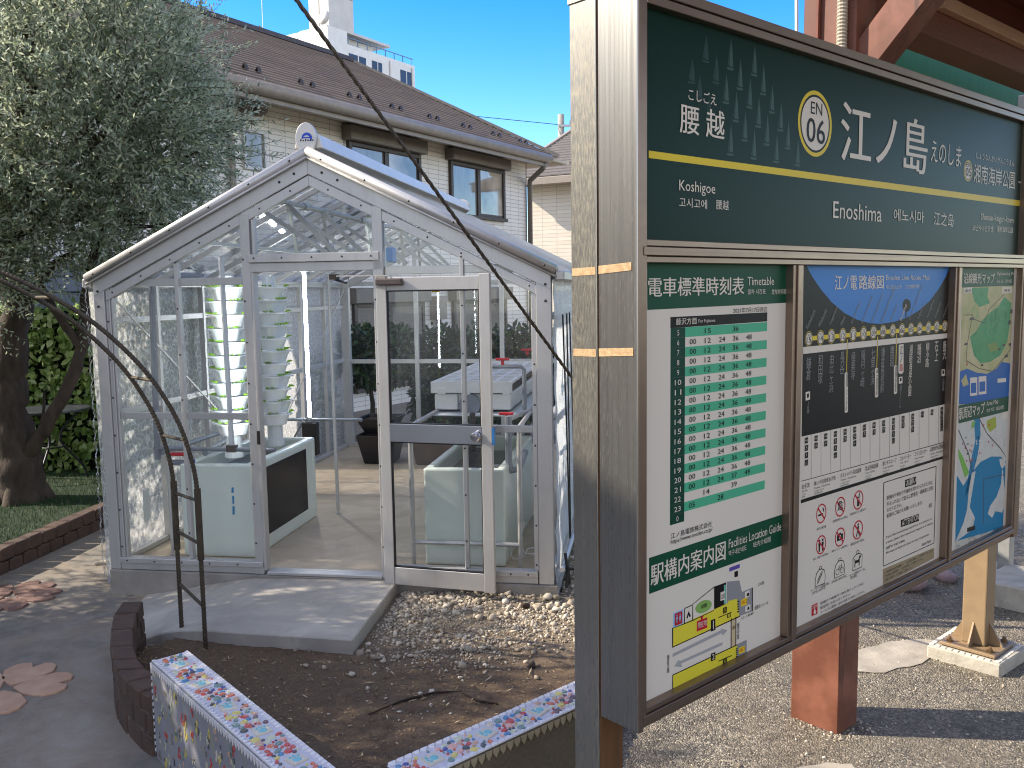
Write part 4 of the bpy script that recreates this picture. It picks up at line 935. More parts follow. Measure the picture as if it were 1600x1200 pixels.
ep = MB(); ep.prism([(MID+.082*math.cos(a*PI/14), AZ+.09+.075*math.sin(a*PI/14)) for a in range(28)], 4.152, 4.17); ep.build('end_plate', 'alu', cap)
M['emblem'] = flat('blue_emblem', '1446b4', .35); M['ink'] = flat('dark_ink', '1c2340', .4)
em = MB()
for q in range(9):
    a0, a1 = PI*(1.05-q*.14), PI*(1.05-(q+1)*.14)
    ww = lambda k: .006+.010*math.sin(PI*(k+.3)/10)
    P_ = lambda a, r: (MID+.002+r*1.05*math.cos(a), -.0235, AZ+.10+r*math.sin(a))
    em.add([P_(a0, .030), P_(a1, .030), P_(a1, .030-ww(q+1)), P_(a0, .030-ww(q))], [(0, 1, 2, 3)])
em.add([(MID-.03, -.0235, AZ+.098), (MID+.03, -.0235, AZ+.098), (MID+.024, -.0235, AZ+.105), (MID-.02, -.0235, AZ+.105)], [(0, 1, 2, 3)])
em.build('emblem', 'emblem', cap)
em = MB()
for i in range(6):
    x = MID-.040+i*.014; em.add([(x, -.0235, AZ+.082), (x+.009, -.0235, AZ+.082), (x+.011, -.0235, AZ+.094-.004*(i % 2)), (x+.004, -.0235, AZ+.094-.004*(i % 2))], [(0, 1, 2, 3)])
em.build('wordmark', 'ink', cap)
# glass
def pane(pts, nm='glass_pane', v=.0, mt='glass'):
    return MB().add([(u, v, z) for u, z in pts], [tuple(range(len(pts)))]).build(nm, mt, gh)
pane([(.1, .22), (.53, .22), (.53, rk(.53)-.14), (.1, rk(.1)-.14)]); pane([(.54, .22), (.95, .22), (.95, rk(.95)-.14), (.54, rk(.54)-.14)])
pane([(1.01, 2.04), (1.78, 2.04), (1.78, rk(1.78)-.14), (MID, AZ-.14), (1.01, rk(1.01)-.14)])
pane([(1.79, .22), (2.24, .22), (2.24, rk(2.24)-.14), (1.79, rk(1.79)-.14)]); pane([(2.245, .22), (2.65, .22), (2.65, rk(2.65)-.14), (2.245, rk(2.245)-.14)])
pane([(.05, .2), (W-.05, .2), (W-.05, EZ-.03), (MID, AZ-.05), (.05, EZ-.03)], 'back_glazing', D-.015)
# insulation sheets on both long sides
def sheet(u, mt, nm, amp, z0=.05, z1=1.93, v0=-.018):
    nv, nz = 90, 46
    vv, zz = np.meshgrid(np.linspace(v0, D+.02, nv), np.linspace(z0, z1, nz))
    uu = u + amp*(np.sin(vv*7+zz*3)*.5 + np.sin(zz*23+vv*2)*.5 + .6*np.sin(vv*31+zz*11)*np.sin(zz*17)) + RNG.normal(0, amp*.18, vv.shape)
    V = np.stack([uu, vv, zz], -1).reshape(-1, 3); I = np.arange(nv*nz).reshape(nz, nv)
    Fq = np.stack([I[:-1, :-1], I[:-1, 1:], I[1:, 1:], I[1:, :-1]], -1).reshape(-1, 4)
    return npmesh(nm, V, Fq, mt, gh, smooth=True)
sheet(-.030, 'bubble_foil_inner', 'bubble_insulation', .004, .06); sheet(W+.016, 'bubble_foil_outer', 'bubble_insulation', .007)
M['wire'] = flat('galvanised_wire', 'b9bcc0', .35, metal=.8)
wm = MB()
for i in range(34):
    z = .1+i*.054
    wm.tube([(-.045-.008*((i+k) % 2), -.02+.006*math.sin(i*1.7+k), z+k*.018) for k in range(4)], .0014, 4)
    wm.tube([(-.05, -.03+.02*((i) % 2), z), (-.052, -.01-.02*(i % 2), z+.03), (-.045, -.03+.02*((i+1) % 2), z+.054)], .0014, 4)
wm.build('wire_netting_edge', 'wire', gh)
# bungee cords and loose strap on the right-hand wall
M['cord'] = flat('black_elastic_cord', '1a1a1c', .6)
for v0, v1, nm in ((.10, .34, 'cord'), (.34, .38, 'cord'), (.52, .75, 'cord')):
    MB().tube([(W+.052, v0, 1.69), (W+.058, (v0+v1)/2, 1.0), (W+.06, v1, .33)], .005, 6).build('tie_cord', 'cord', gh)
MB().tube([(W+.05, -.05, .26), (W+.055, 1.4, .28), (W+.05, 4.2, .3)], .014, 10).build('hem_pipe', 'alu', gh)
MB().tube([(W+.06, .04, .33), (W+.075, .02, .24), (W+.07, .0, .14), (W+.085, .03, .16), (W+.075, .04, .25)], .010, 6).tube([(W+.05, .02, .25), (W+.13, -.02, .255)], .007, 6).build('strap', 'cord', gh)
MB().tube([(-.02, .30, .13), (-.30, .27, .09)], .017, 10).build('drain_pipe', 'conduit', gh)
# door leaf, swung open against the right-hand front panes
DW = .668
lf = MB()
lf.box(0, .062, -.03, 0, .142, 1.925); lf.box(DW-.062, DW, -.03, 0, .142, 1.925)
lf.box(.062, DW-.062, -.028, -.002, 1.838, 1.912); lf.box(.062, DW-.062, -.028, -.002, .148, .252)
door = lf.build('door', 'alu', gh, .003, loc=(1.768, -.045, 0), rz=-math.radians(7))
MB().box(.0625, DW-.0625, -.031, .001, .985, 1.088).build('lock_rail', 'alu_blue', door, .002)
gk = MB()
for z0, z1 in ((.252, .985), (1.088, 1.838)):
    gk.box(.062, .067, -.026, -.004, z0, z1).box(DW-.067, DW-.062, -.026, -.004, z0, z1).box(.067, DW-.067, -.026, -.004, z1-.006, z1).box(.067, DW-.067, -.026, -.004, z0, z0+.006)
    MB().add([(.064, -.015, z0), (DW-.064, -.015, z0), (DW-.064, -.015, z1), (.064, -.015, z1)], [(0, 1, 2, 3)]).build('door_pane', 'glass', door)
gk.build('gasket', 'gasket', door)
kn = MB(); kx, kz = .585, 1.035
for prof in ([(-.03, .026), (-.036, .026)], [(-.036, .014), (-.052, .014)], [(-.052, .020), (-.060, .027), (-.078, .027), (-.086, .020), (-.087, .006)]):
    kn.tube([(kx, y, kz) for y, r in prof], [r for y, r in prof], 20)
kn.build('knob', 'chrome', door, smooth=False)
M['bronze'] = simple('bronze_closer_paint', '5d5350', '6a5f5a', 12, .4, .4)
MB().box(.01, .17, -.062, -.030, 1.868, 1.905).build('closer_body', 'bronze', door, .006)
MB().tube([(.10, -.05, 1.905), (.10, -.05, 1.922)], .008, 8).beam((.10, -.05, 1.922), (-.25, -.03, 1.925), .018, .006).build('closer_arm', 'alu', door)
MB().box(-.28, -.235, -.04, -.0, 1.905, 1.935).beam((-.25, -.02, 1.905), (-.18, -.03, 1.885), .016, .01).build('closer_bracket', 'darkmetal', door)
M['yellow'] = flat('yellow_sticker', 'f2c812', .5)
MB().box(.33, .375, -.0165, -.0135, 1.826, 1.838).build('sticker', 'yellow', door)
M['bluestick'] = flat('blue_latch_tape', '2a78b8', .4)
MB().box(DW+.0005, DW+.012, -.03, -.004, .985, 1.08).build('latch_plate', 'bluestick', door)
MB().box(1.0, 1.018, -.034, -.027, .95, 1.03).build('strike_plate', 'darkmetal', gh)
# roof vent shaft
vs = MB(); vs.tube([(1.04, .28, 2.395), (1.04, 4.1, 2.395)], .017, 12); vs.tube([(1.04, .27, 2.395), (1.04, .34, 2.395)], .030, 12); vs.prism([(.98, 2.43), (1.0, 2.50), (1.08, 2.50), (1.06, 2.43)], .3, .33)
for v in (.75, 1.1, 1.9, 2.3, 3.1, 3.5): vs.tube([(1.04, v-.03, 2.395), (1.04, v+.03, 2.395)], .027, 10)
vs.build('vent_shaft', 'galv', gh)
for v in (.45, 1.05, 2.0, 3.0, 3.6):
    MB().beam((1.04, v, 2.39), (1.36, v+.05, 2.05), .03, .014, (0, 1, 0)).beam((1.04, v+.02, 2.39), (.98, v+.3, 2.06), .022, .012, (0, 1, 0)).beam((.75, v, 2.44), (1.30, v+.06, 2.06), .026, .012, (0, 1, 0)).build('vent_arm', 'galv', gh)
MB().box(1.35, 1.40, 1.5, 1.62, 2.05, 2.16).build('motor_cap', 'bluestick', gh, .01)
MB().beam((.06, .03, 1.86), (.06, 2.2, .35), .008, .012).build('wind_brace', 'alu', gh)
MB().beam((.06, 4.2, 1.86), (.06, 2.0, .35), .008, .012).build('wind_brace', 'alu', gh)
# ------------------------------------------------------------------ greenhouse contents
t = NT('mint_frp_shell'); f = t.noise(3, 5); t.set(col=t.mix(f, 'dde6d8', 'e7eee1'), rough=.32, coat=.3); t.bump(t.noise(60, 2), .03, .002); M['mint'] = t.m
M['blackgloss'] = flat('black_glass_panel', '060607', .2, spec=.25); M['darkwater'] = flat('dark_water', '0c1012', .06)
M['blueink'] = flat('blue_lettering', '2f86b8', .5)
def inside(name, label, cat, u, v, z=.166, group=None): return thing(name, label, cat, gw(u, v, z), G_RZ, group)
def tank(root, w, d, h, wall=.06):
    o = MB(); r = .03
    o.box(0, w, 0, wall, 0, h); o.box(0, w, d-wall, d, 0, h); o.box(0, wall, wall, d-wall, 0, h); o.box(w-wall, w, wall, d-wall, 0, h); o.box(wall, w-wall, wall, d-wall, .02, .05)
    return o
tk = inside('fish_tank', 'mint green tank with black side window under the white planter towers', 'water tank', .33, .26)
o = tank(tk, .485, 1.07, .60).build('shell', 'mint', tk, .022, seg=3)
MB().box(.4852, .4895, .19, .88, .10, .545).build('side_window', 'blackgloss', tk)
MB().box(.061, .424, .061, 1.009, .50, .505).build('water', 'darkwater', tk)
bl = MB()
for i, (z, h) in enumerate(((.455, .035), (.40, .05), (.335, .055))): bl.add([(.345+.004*(i % 2), -.0025, z-h), (.36, -.0025, z-h), (.362, -.0025, z), (.348, -.0025, z)], [(0, 1, 2, 3)])
bl.build('lettering', 'blueink', tk)
tk2 = inside('fish_tank', 'open mint green tank behind the door leaf under the white grow bed', 'water tank', 1.925, .25)
tank(tk2, .50, 1.25, .60, .055).build('shell', 'mint', tk2, .022, seg=3)
MB().box(.056, .444, .056, 1.194, .49, .495).build('water', 'darkwater', tk2)
MB().box(.20, .30, .22, .40, .47, .66).tube([(.25, .3, .62), (.25, .3, .9)], .02, 8).build('pump', 'darkmetal', tk2, .006)
MB().tube([(.08, .12, .50), (.2, .16, .51), (.38, .13, .51)], .018, 8).build('pump_pipe', 'darkmetal', tk2)
# planter towers
t = NT('white_planter_plastic'); t.set(col='eef0f0', rough=.4, sub=.0); M['pot'] = t.m
M['sprout'] = simple('young_lettuce_leaf', '7fb622', 'a5d33c', 30, .5)
M['pvc'] = flat('white_pvc', 'd8dcdc', .35)
def tower(u, v, lab, ph, blue=False):
    tw = inside('planter_tower', lab, 'planter', u, v, .77)
    MB().lathe([(.052, .0), (.052, .16)], 18).lathe([(.062, 0), (.062, .05)], 18).build('base_pipe', 'pvc', tw, smooth=False)
    for k in range(11):
        z = .15+k*.0875
        p = MB().lathe([(.078, 0), (.082, .002), (.108, .070), (.127, .072), (.128, .080), (.112, .081), (.09, .07)], 36, (0, 0, z), .13, 4, ph+k*PI).build('pot', 'pot', tw, smooth=False)
        sp = MB()
        for j in range(4):
            a = (2*PI*j/4) + PI/4*((k % 2)) + ph/4
            for q in range(5):
                b_ = a + random.uniform(-.35, .35); r0, L = .10, random.uniform(.03, .048); rr = Vector((math.cos(b_), math.sin(b_), 0)); s_ = Vector((-rr.y, rr.x, 0))*random.uniform(.010, .016)
                p0 = rr*r0+Vector((0, 0, z+.082)); p1 = rr*(r0+L*.5)+Vector((0, 0, z+.100)); p2 = rr*(r0+L)+Vector((0, 0, z+.092))
                sp.add([p0, p1+s_, p2, p1-s_], [(0, 1, 2), (0, 2, 3)])
        sp.build('seedlings', 'sprout', p)
    MB().lathe([(.045, 0), (.045, .07)], 16, (0, 0, 1.11)).build('top_pipe', 'pvc', tw)
tower(.588, .5, 'white stacked planter tower lit brightly by the grow lamp before it', 0)
tower(.675, .95, 'white stacked planter tower with seedlings, just inside the open doorway', 1.2)
# lamp
t = NT('lit_led_tube'); t.set(col='ffffff', em='f2fbff', es=18.); M['led'] = t.m
lp = inside('led_tube_lamp', 'lit white LED tube standing upright behind the doorway', 'lamp', .51, 2.0, .79)
MB().tube([(0, 0, .03), (0, 0, 1.22)], .014, 10).build('tube', 'led', lp); MB().tube([(0, 0, .0), (0, 0, .03)], .02, 10).build('end_cap', 'alu', lp)
MB().box(-.06, .06, -.03, .05, -.29, -.02).build('driver_box', 'darkmetal', lp, .004)
lp2 = inside('grow_lamp', 'grow lamp tube seen from its grey back, standing before the brightest planter tower', 'lamp', .672, .30, .86)
MB().tube([(0, 0, 0), (-.012, 0, 1.2)], .017, 10).build('tube', 'pvc', lp2); MB().box(-.03, .03, -.02, .02, -.02, .025).build('end_cap', 'bronze', lp2)
MB().add([(.008, .0172, .03), (-.008, .0172, .03), (-.019, .0172, 1.17), (-.004, .0172, 1.17)], [(0, 1, 2, 3)]).build('lit_strip', 'led', lp2)
# pipe rack at the left
M['pvcgrey'] = simple('grey_pvc_pipe', '7c8187', '878c92', 10, .4)
rk_ = inside('pipe_rack', 'grey pipe rack with red and blue valve beside the planter towers', 'pipe rack', .16, .30)
MB().tube([(0, 0, .62), (.03, 0, 1.84)], .02, 10).build('riser', 'pvcgrey', rk_)
for a, b_, r in (((-.02, 0, .69), (.80, 0, .69), .014), ((.02, .0, .66), (.02, 2.0, .66), .015), ((-.05, 1.7, .63), (.80, 1.7, .63), .014), ((.30, .05, .655), (.12, 1.0, .655), .02), ((.05, 1.68, .2), (.30, 1.68, .62), .008)):
    MB().tube([a, b_], r, 10).build('rail', 'pvcgrey', rk_)
for x, y in ((.09, -.03), (.05, 1.7), (.79, 1.1), (.06, .9)):
    h = .62 if x != .79 else 1.8
    MB().tube([(x, y, .03), (x-.01*(h > 1), y, h)], .013, 10).tube([(x, y, 0), (x, y, .03)], .006, 6).tube([(x, y, 0), (x, y, .008)], .02, 10).build('leg', 'alu', rk_)
M['red'] = flat('red_valve_handle', 'c8202a', .4); M['bluev'] = flat('blue_valve_cap', '1a44d0', .4)
vv_ = MB().tube([(.10, .0, .60), (.22, 0, .60)], .019, 10).build('valve', 'pvcgrey', rk_); MB().box(.09, .20, -.02, .02, .645, .665).build('handle', 'red', vv_, .004); MB().tube([(.20, 0, .60), (.245, 0, .60)], .026, 12).build('cap', 'bluev', vv_)
MB().box(-.10, -.095, -.03, .04, .22, .42).build('notice_sheet', 'pvc', rk_)
# grow bed on rack at right
t = NT('white_moulded_plastic'); t.set(col='eceae2', rough=.38); M['bed'] = t.m
rr = inside('pipe_rack', 'aluminium pipe rack carrying the white grow bed behind the door leaf', 'pipe rack', 1.86, .22)
for x, y in ((0, 0), (.66, 0), (.0, 1.85), (.60, 1.85)): MB().tube([(x, y, 0), (x, y, .87)], .015, 10).build('leg', 'alu', rr)
for a, b_ in (((0, 0, .86), (.66, 0, .86)), ((0, 0, .15), (.66, 0, .15)), ((0, 0, .86), (0, 1.85, .86)), ((.66, 0, .86), (.60, 1.85, .86)), ((0, 1.85, .86), (.6, 1.85, .86))): MB().tube([a, b_], .014, 10).build('rail', 'alu', rr)
MB().box(-.02, .60, .55, 1.85, .845, .853).build('shelf', 'pvc', rr)
gb = inside('grow_bed', 'white plastic grow bed with grid lid and grey pipe end behind the door leaf', 'grow bed', 1.845, .9, 1.036)
o = MB()
o.box(0, .16, 0, .03, 0, .105); o.box(.33, .52, 0, .03, 0, .105); o.box(.0, .52, .03, .05, .0, .105); o.box(0, .03, .05, 1.66, 0, .105); o.box(.49, .52, .05, 1.66, 0, .105); o.box(0, .52, 1.63, 1.66, 0, .105)
o.build('bed', 'bed', gb, .006)
MB().tube([(.245, -.03, .035), (.245, 1.2, .035)], .072, 24).build('grey_pipe', 'pvcgrey', gb)
o = MB()
for x in np.linspace(-.02, .50, 6): o.box(x, x+.03, -.02, 1.68, .172, .19)
for y in np.linspace(-.02, 1.64, 16): o.box(-.02, .535, y, y+.03, .1725, .1905)
o.box(-.02, .535, -.022, -.012, .115, .192)
for x in (.03, .20, .34, .47): o.box(x, x+.05, -.03, -.012, .105, .15)
o.build('grid_lid', 'bed', gb, .003)
M['cell_dark'] = flat('dark_hollow', '57503f', .9); MB().box(.02, .50, .03, 1.62, .106, .125).build('liner', 'cell_dark', gb)  # dark sheet under the lid; its colour makes the grid cells read as hollows
pp = inside('water_pipe', 'grey PVC pipe loop with red valves beside the white grow bed', 'water pipe', 2.42, .45, .16)
MB().tube([(0, 0, .90), (0, 0, .60), (.02, 0, .56), (.06, 0, .57), (.06, .3, .62)], .022, 10).build('drain_bend', 'pvcgrey', pp)
MB().tube([(-.16, .3, 1.18), (.04, .3, 1.18), (.06, .3, 1.16), (.06, .3, .90)], .014, 10).build('feed_pipe', 'pvcgrey', pp)
MB().tube([(-.02, .1, .86), (.18, .8, .9)], .014, 10).build('side_pipe', 'alu', pp)
for x, y, z in ((-.08, .3, 1.22), (.02, .75, 1.25), (-.02, .05, .90)):
    MB().box(x-.045, x+.045, y-.012, y+.012, z, z+.016).box(x-.01, x+.01, y-.01, y+.01, z-.03, z).build('valve_handle', 'red', pp, .003)
MB().box(.215, .235, .0, .05, .25, .36).build('red_tag', 'red', pp, .003)
M['whitewire'] = flat('white_cable', 'd8d6d0', .5)
MB().tube([(.0, -.1, .15), (.03, -.1, .03), (.08, -.08, .02), (.12, -.05, .08), (.2, .0, .09), (.25, 0, .1)], .004, 6).tube([(.1, -.05, .25), (.07, -.06, .15), (.10, -.08, .06), (.2, -.05, .05)], .004, 6).build('cable', 'whitewire', pp)
# dark pots and tub at the back
t = NT('black_glazed_pot'); t.set(col='17171c', rough=.3); M['blackpot'] = t.m; M['soil_dark'] = simple('potting_soil', '3a2a20', '57402f', 60, .95, 0, .6, 90)
for nm, lab, z, a, b_, h in (('square_planter', 'tall black square planter at the back of the greenhouse', .166, .14, .20, .29), ('bowl_planter', 'low black bowl planter stacked on the tall square planter', .458, .12, .20, .16)):
    r_ = inside(nm, lab, 'planter', .66, 3.45, z)
    o = MB(); q = [(-a, -a), (a, -a), (a, a), (-a, a)]; Q = [(-b_, -b_), (b_, -b_), (b_, b_), (-b_, b_)]
    o.add([(x, y, 0) for x, y in q]+[(x, y, h) for x, y in Q]+[(x*.88, y*.88, h) for x, y in Q]+[(x*.85, y*.85, h-.04) for x, y in Q], [(3, 2, 1, 0)]+[(i+4*L, (i+1) % 4+4*L, (i+1) % 4+4*L+4, i+4*L+4) for L in range(3) for i in range(4)])
    o.build('pot', 'blackpot', r_, .012, seg=2)
    MB().box(-b_*.84, b_*.84, -b_*.84, b_*.84, h-.05, h-.035).build('soil', 'soil_dark', r_)
M['browntub'] = simple('brown_plastic_tub', '4c4038', '5b4e44', 8, .5)
r_ = inside('storage_tub', 'wide brown tub on the floor behind the open mint tank', 'tub', 1.35, 3.5)
o = MB(); o.add([(-.30, -.2, 0), (.30, -.2, 0), (.30, .2, 0), (-.30, .2, 0), (-.36, -.24, .30), (.36, -.24, .30), (.36, .24, .30), (-.36, .24, .30)], [(3, 2, 1, 0), (0, 1, 5, 4), (1, 2, 6, 5), (2, 3, 7, 6), (3, 0, 4, 7)]); o.build('body', 'browntub', r_, .01)
MB().box(-.38, .38, -.26, .26, .292, .312).build('lid', 'browntub', r_, .006)
# ------------------------------------------------------------------ ground
t = NT('worn_concrete_path')
f1 = t.noise(.9, 8, .68, dist=.8); f2 = t.noise(7, 7, .72, dist=.5); f3 = t.noise(120, 4, .7)
c1 = t.ramp(f1, [(.30, '55524d'), (.45, '77726a'), (.55, '908373'), (.68, 'a39c90')]); c2 = t.ramp(f2, [(.40, (0, 0, 0)), (.75, (1, 1, 1))])
t.set(col=t.mix(t.math('MULTIPLY', f3, .45), t.mix(t.math('MULTIPLY', c2, .6), c1, 'aaa398'), '5c5750'), rough=.92); t.bump(t.math('ADD', t.math('MULTIPLY', f2, .6), f3), .35, .008); M['path'] = t.m
t = NT('coarse_asphalt')
v1 = t.vor(140, out='Color'); v2 = t.vor(140); n1 = t.noise(2.2, 6, .65); n2 = t.noise(260, 3)
sep = t.n('SeparateColor'); t.l(v1, sep.inputs[0])
st = t.ramp(sep.outputs[0], [(0, '48433c'), (.4, '6a6459'), (.75, '8d8576'), (.95, 'b5ab98'), (1, 'd3cab6')])
n3 = t.noise(11, 7, .7); v3 = t.vor(60, out='Color'); sp3 = t.n('SeparateColor'); t.l(v3, sp3.inputs[0])
st = t.mix(t.ramp(sp3.outputs[0], [(.55, (0, 0, 0)), (.6, (.55, .55, .55))]), st, t.ramp(sp3.outputs[1], [(0, '4d463c'), (1, 'b3a78f')]))
t.set(col=t.mix(t.ramp(n3, [(.5, (0, 0, 0)), (.72, (.7, .7, .7))]), t.mix(t.ramp(n1, [(.38, (0, 0, 0)), (.62, (.5, .5, .5))]), st, '7d725f'), '463f35'), rough=.85); t.bump(t.math('ADD', t.math('SUBTRACT', 1., v2), t.math('MULTIPLY', n2, .4)), .9, .012); M['asphalt'] = t.m
t = NT('dry_brown_soil')
f1 = t.noise(3, 7, .7); f2 = t.noise(55, 6, .75); f3 = t.noise(220, 3, .7)
pv = t.n('Attribute', attribute_name='dust'); t.set(col=t.mix(pv.outputs['Fac'], t.mix(t.ramp(f3, [(.54, (0, 0, 0)), (.68, (.75, .75, .75))]), t.mix(f2, '493a2f', '806b55'), 'b09a78'), t.mix(f3, '7d7060', 'b0a38f')), rough=.97); t.bump(t.math('ADD', f2, f3), .8, .012); M['soil'] = t.m
t = NT('pale_crushed_stone'); at = t.n('Attribute', attribute_name='tint'); f = t.noise(45, 4)
t.set(col=t.mix(t.math('MULTIPLY', f, .4), t.ramp(at.outputs['Fac'], [(0, '7a7062'), (.3, 'a59987'), (.7, 'c4b8a3'), (1, 'ddd4c3')]), '948977'), rough=.9); t.bump(t.noise(160, 3), .3, .003); M['stone'] = t.m
M['lawn'] = simple('lawn_turf', '14260e', '25381a', 9, .95, 0, .6, 120)
t = NT('grass_blades'); at = t.n('Attribute', attribute_name='tint'); t.set(col=t.ramp(at.outputs['Fac'], [(0, '1c3a14'), (.6, '2f5a20'), (.92, '4c6a2c'), (1, '84764a')]), rough=.6); M['grass'] = t.m
t = NT('old_red_brick'); f1 = t.noise(9, 6, .65); f2 = t.noise(70, 5, .7)
t.set(col=t.mix(f2, t.ramp(f1, [(.3, '4a3c35'), (.5, '60493e'), (.7, '705445')]), '40362f'), rough=.92); t.bump(f2, .5, .006); M['brick'] = t.m
M['mortar'] = simple('brick_mortar', '5d564e', '746c62', 30, .95, 0, .4)
def struct(name, mb, mt, **k): return tag(mb.build(name, mt, **k), kind='structure')
struct('path', MB().add([(-600, -60, 0), (600, -60, 0), (600, 900, 0), (-600, 900, 0)], [(0, 1, 2, 3)]), 'path')
ASP = [(.22, -6), (.30, 3.2), (.80, 4.4), (1.35, 6.0), (1.9, 9.0), (3.0, 13), (40, 13), (40, -6)]
struct('pavement', MB().add([(x, y, .005) for x, y in ASP], [tuple(range(len(ASP)))]), 'asphalt')
M['patchc'] = simple('pale_cement_patch', '8f887b', 'b3aa9a', 7, .9, 0, .3, 50)
def blob(cx, cy, rx, ry, z, n=22, rot=0, j=.12):
    return [(cx+(rx*math.cos(a)*math.cos(rot)-ry*math.sin(a)*math.sin(rot))*(k:=1+random.uniform(-j, j)), cy+(rx*math.cos(a)*math.sin(rot)+ry*math.sin(a)*math.cos(rot))*k, z) for a in [2*PI*i/n for i in range(n)]]
for cx, cy, rx, ry, rot in ((1.14, 3.12, .17, .10, .5), (1.86, 4.22, .32, .13, .5)):
    P_ = blob(cx, cy, rx, ry, .009, 26, rot); struct('pavement', MB().add(P_, [tuple(range(26))]), 'patchc')
def inpoly(X, Y, poly):
    r = np.zeros(X.shape, bool); n = len(poly)
    for i in range(n):
        x1, y1 = poly[i]; x2, y2 = poly[(i+1) % n]
        with np.errstate(divide='ignore', invalid='ignore'):
            r ^= ((y1 > Y) != (y2 > Y)) & (X < (x2-x1)*(Y-y1)/(y2-y1+1e-12)+x1)
    return r
def vnoise(X, Y, s, seed=0):
    o = np.zeros_like(X, dtype=float); rg = np.random.default_rng(seed)
    for k in range(7):
        a, f = rg.uniform(0, 2*PI), s*rg.uniform(.5, 1.6)
        o += np.sin((X*math.cos(a)+Y*math.sin(a))*f + rg.uniform(0, 6))
    return o/7
BO = [(-2.04, 4.47), (-1.99, 4.22), (-1.861, 3.93), (-1.766, 3.733), (-1.668, 3.586), (-1.529, 3.43), (-1.45, 3.36)]
BI = [(-1.93, 4.47), (-1.885, 4.24), (-1.757, 3.93), (-1.655, 3.735), (-1.56, 3.61), (-1.45, 3.50), (-1.37, 3.45)]
SOIL = [(-1.86, 4.30)]+BI[1:]+[(-1.33, 3.44), (-.49, 2.50), (.27, 3.17), (.30, 3.2), (.80, 4.4), (1.35, 6.0), (1.9, 9.0), (2.3, 10.5), (1.2, 10.5), (.95, 9.3)]+[tuple(gw(2.77, -.02)[:2]), tuple(gw(.9, -.02)[:2]), (-1.2, 4.9), (-1.5, 4.5), (-1.74, 4.46)]
def soilz(X, Y):
    d = np.clip((Y-4.0)/1.0, 0, 1)*np.clip((X+.9)/.7, 0, 1)
    return .065 + .035*d + .010*vnoise(X, Y, 5, 1)+.005*vnoise(X, Y, 17, 2)
gx_, gy_ = np.meshgrid(np.arange(-2.1, 2.4, .03), np.arange(2.4, 10.6, .03))
Zs = soilz(gx_, gy_) + .0035*vnoise(gx_, gy_, 60, 3)+RNG.normal(0, .0022, gx_.shape)
edge = np.clip((gx_ - (.3+(gy_-3.2)*.30))/.25, 0, 1); Zs = Zs*(1-edge)+.0*edge
I = np.arange(gx_.size).reshape(gx_.shape); ins = inpoly(gx_[:-1, :-1]+.015, gy_[:-1, :-1]+.015, SOIL)
Fq = np.stack([I[:-1, :-1], I[:-1, 1:], I[1:, 1:], I[1:, :-1]], -1)[ins]
sb = tag(npmesh('ground', np.stack([gx_, gy_, Zs], -1).reshape(-1, 3), Fq, 'soil', smooth=True), kind='structure')
du = np.clip((gy_-3.95)/.6, 0, 1)*np.clip((gx_+1.0)/.3, 0, 1); at_ = sb.data.attributes.new('dust', 'FLOAT', 'POINT')
if len(sb.data.vertices) == du.size: at_.data.foreach_set('value', (du.ravel()*.85).astype(np.float32))
# crushed stone
ph_ = (1+5**.5)/2
ICO = np.array([(-1, ph_, 0), (1, ph_, 0), (-1, -ph_, 0), (1, -ph_, 0), (0, -1, ph_), (0, 1, ph_), (0, -1, -ph_), (0, 1, -ph_), (ph_, 0, -1), (ph_, 0, 1), (-ph_, 0, -1), (-ph_, 0, 1)])/1.9
ICF = np.array([(0, 11, 5), (0, 5, 1), (0, 1, 7), (0, 7, 10), (0, 10, 11), (1, 5, 9), (5, 11, 4), (11, 10, 2), (10, 7, 6), (7, 1, 8), (3, 9, 4), (3, 4, 2), (3, 2, 6), (3, 6, 8), (3, 8, 9), (4, 9, 5), (2, 4, 11), (6, 2, 10), (8, 6, 7), (9, 8, 1)])
def stones(name, P, R, mat, tint=None, kind='stuff'):
    n = len(P); q = RNG.normal(size=(n, 4)); q /= np.linalg.norm(q, axis=1)[:, None]
    w_, x, y, z = q.T
    Rm = np.stack([1-2*(y*y+z*z), 2*(x*y-z*w_), 2*(x*z+y*w_), 2*(x*y+z*w_), 1-2*(x*x+z*z), 2*(y*z-x*w_), 2*(x*z-y*w_), 2*(y*z+x*w_), 1-2*(x*x+y*y)], -1).reshape(n, 3, 3)
    base = ICO[None]*RNG.uniform(.55, 1.3, (n, 12, 1))*RNG.uniform(.5, 1.25, (n, 1, 3))
    V = np.einsum('nij,nkj->nki', Rm, base)*R[:, None, None]; V[:, :, 2] *= .75; V += P[:, None, :]
    Fx = ICF[None]+(np.arange(n)*12)[:, None, None]
    tt = np.repeat(RNG.uniform(0, 1, n) if tint is None else tint, 20)
    return tag(npmesh(name, V.reshape(-1, 3), Fx.reshape(-1, 3), mat, attr=tt), kind=kind)
def scatter(n, x0, x1, y0, y1, prob, poly):
    X = RNG.uniform(x0, x1, n); Y = RNG.uniform(y0, y1, n)
    k = inpoly(X, Y, poly) & (RNG.uniform(0, 1, n) < prob(X, Y)); return X[k], Y[k]
RP = [(-1.0, 4.22), (-.80, 4.14), (-.64, 5.1), (-2.2, 5.3), (-2.2, 4.4)]     # ramp footprint
def dens(X, Y):
    d = np.clip((Y-(3.95+.12*np.sin(X*5)))/.55, 0, 1)**1.4; d *= np.clip((X+1.05)/.25, 0, 1); d *= np.where(X < -.75, .55*np.clip(1-abs(Y-4.2)/.14, 0, 1)*2, 1)
    d *= ~inpoly(X, Y, RP); d *= .35+.65*(vnoise(X, Y, 6, 9) > -.22)
    return np.clip(d, 0, 1)+.02
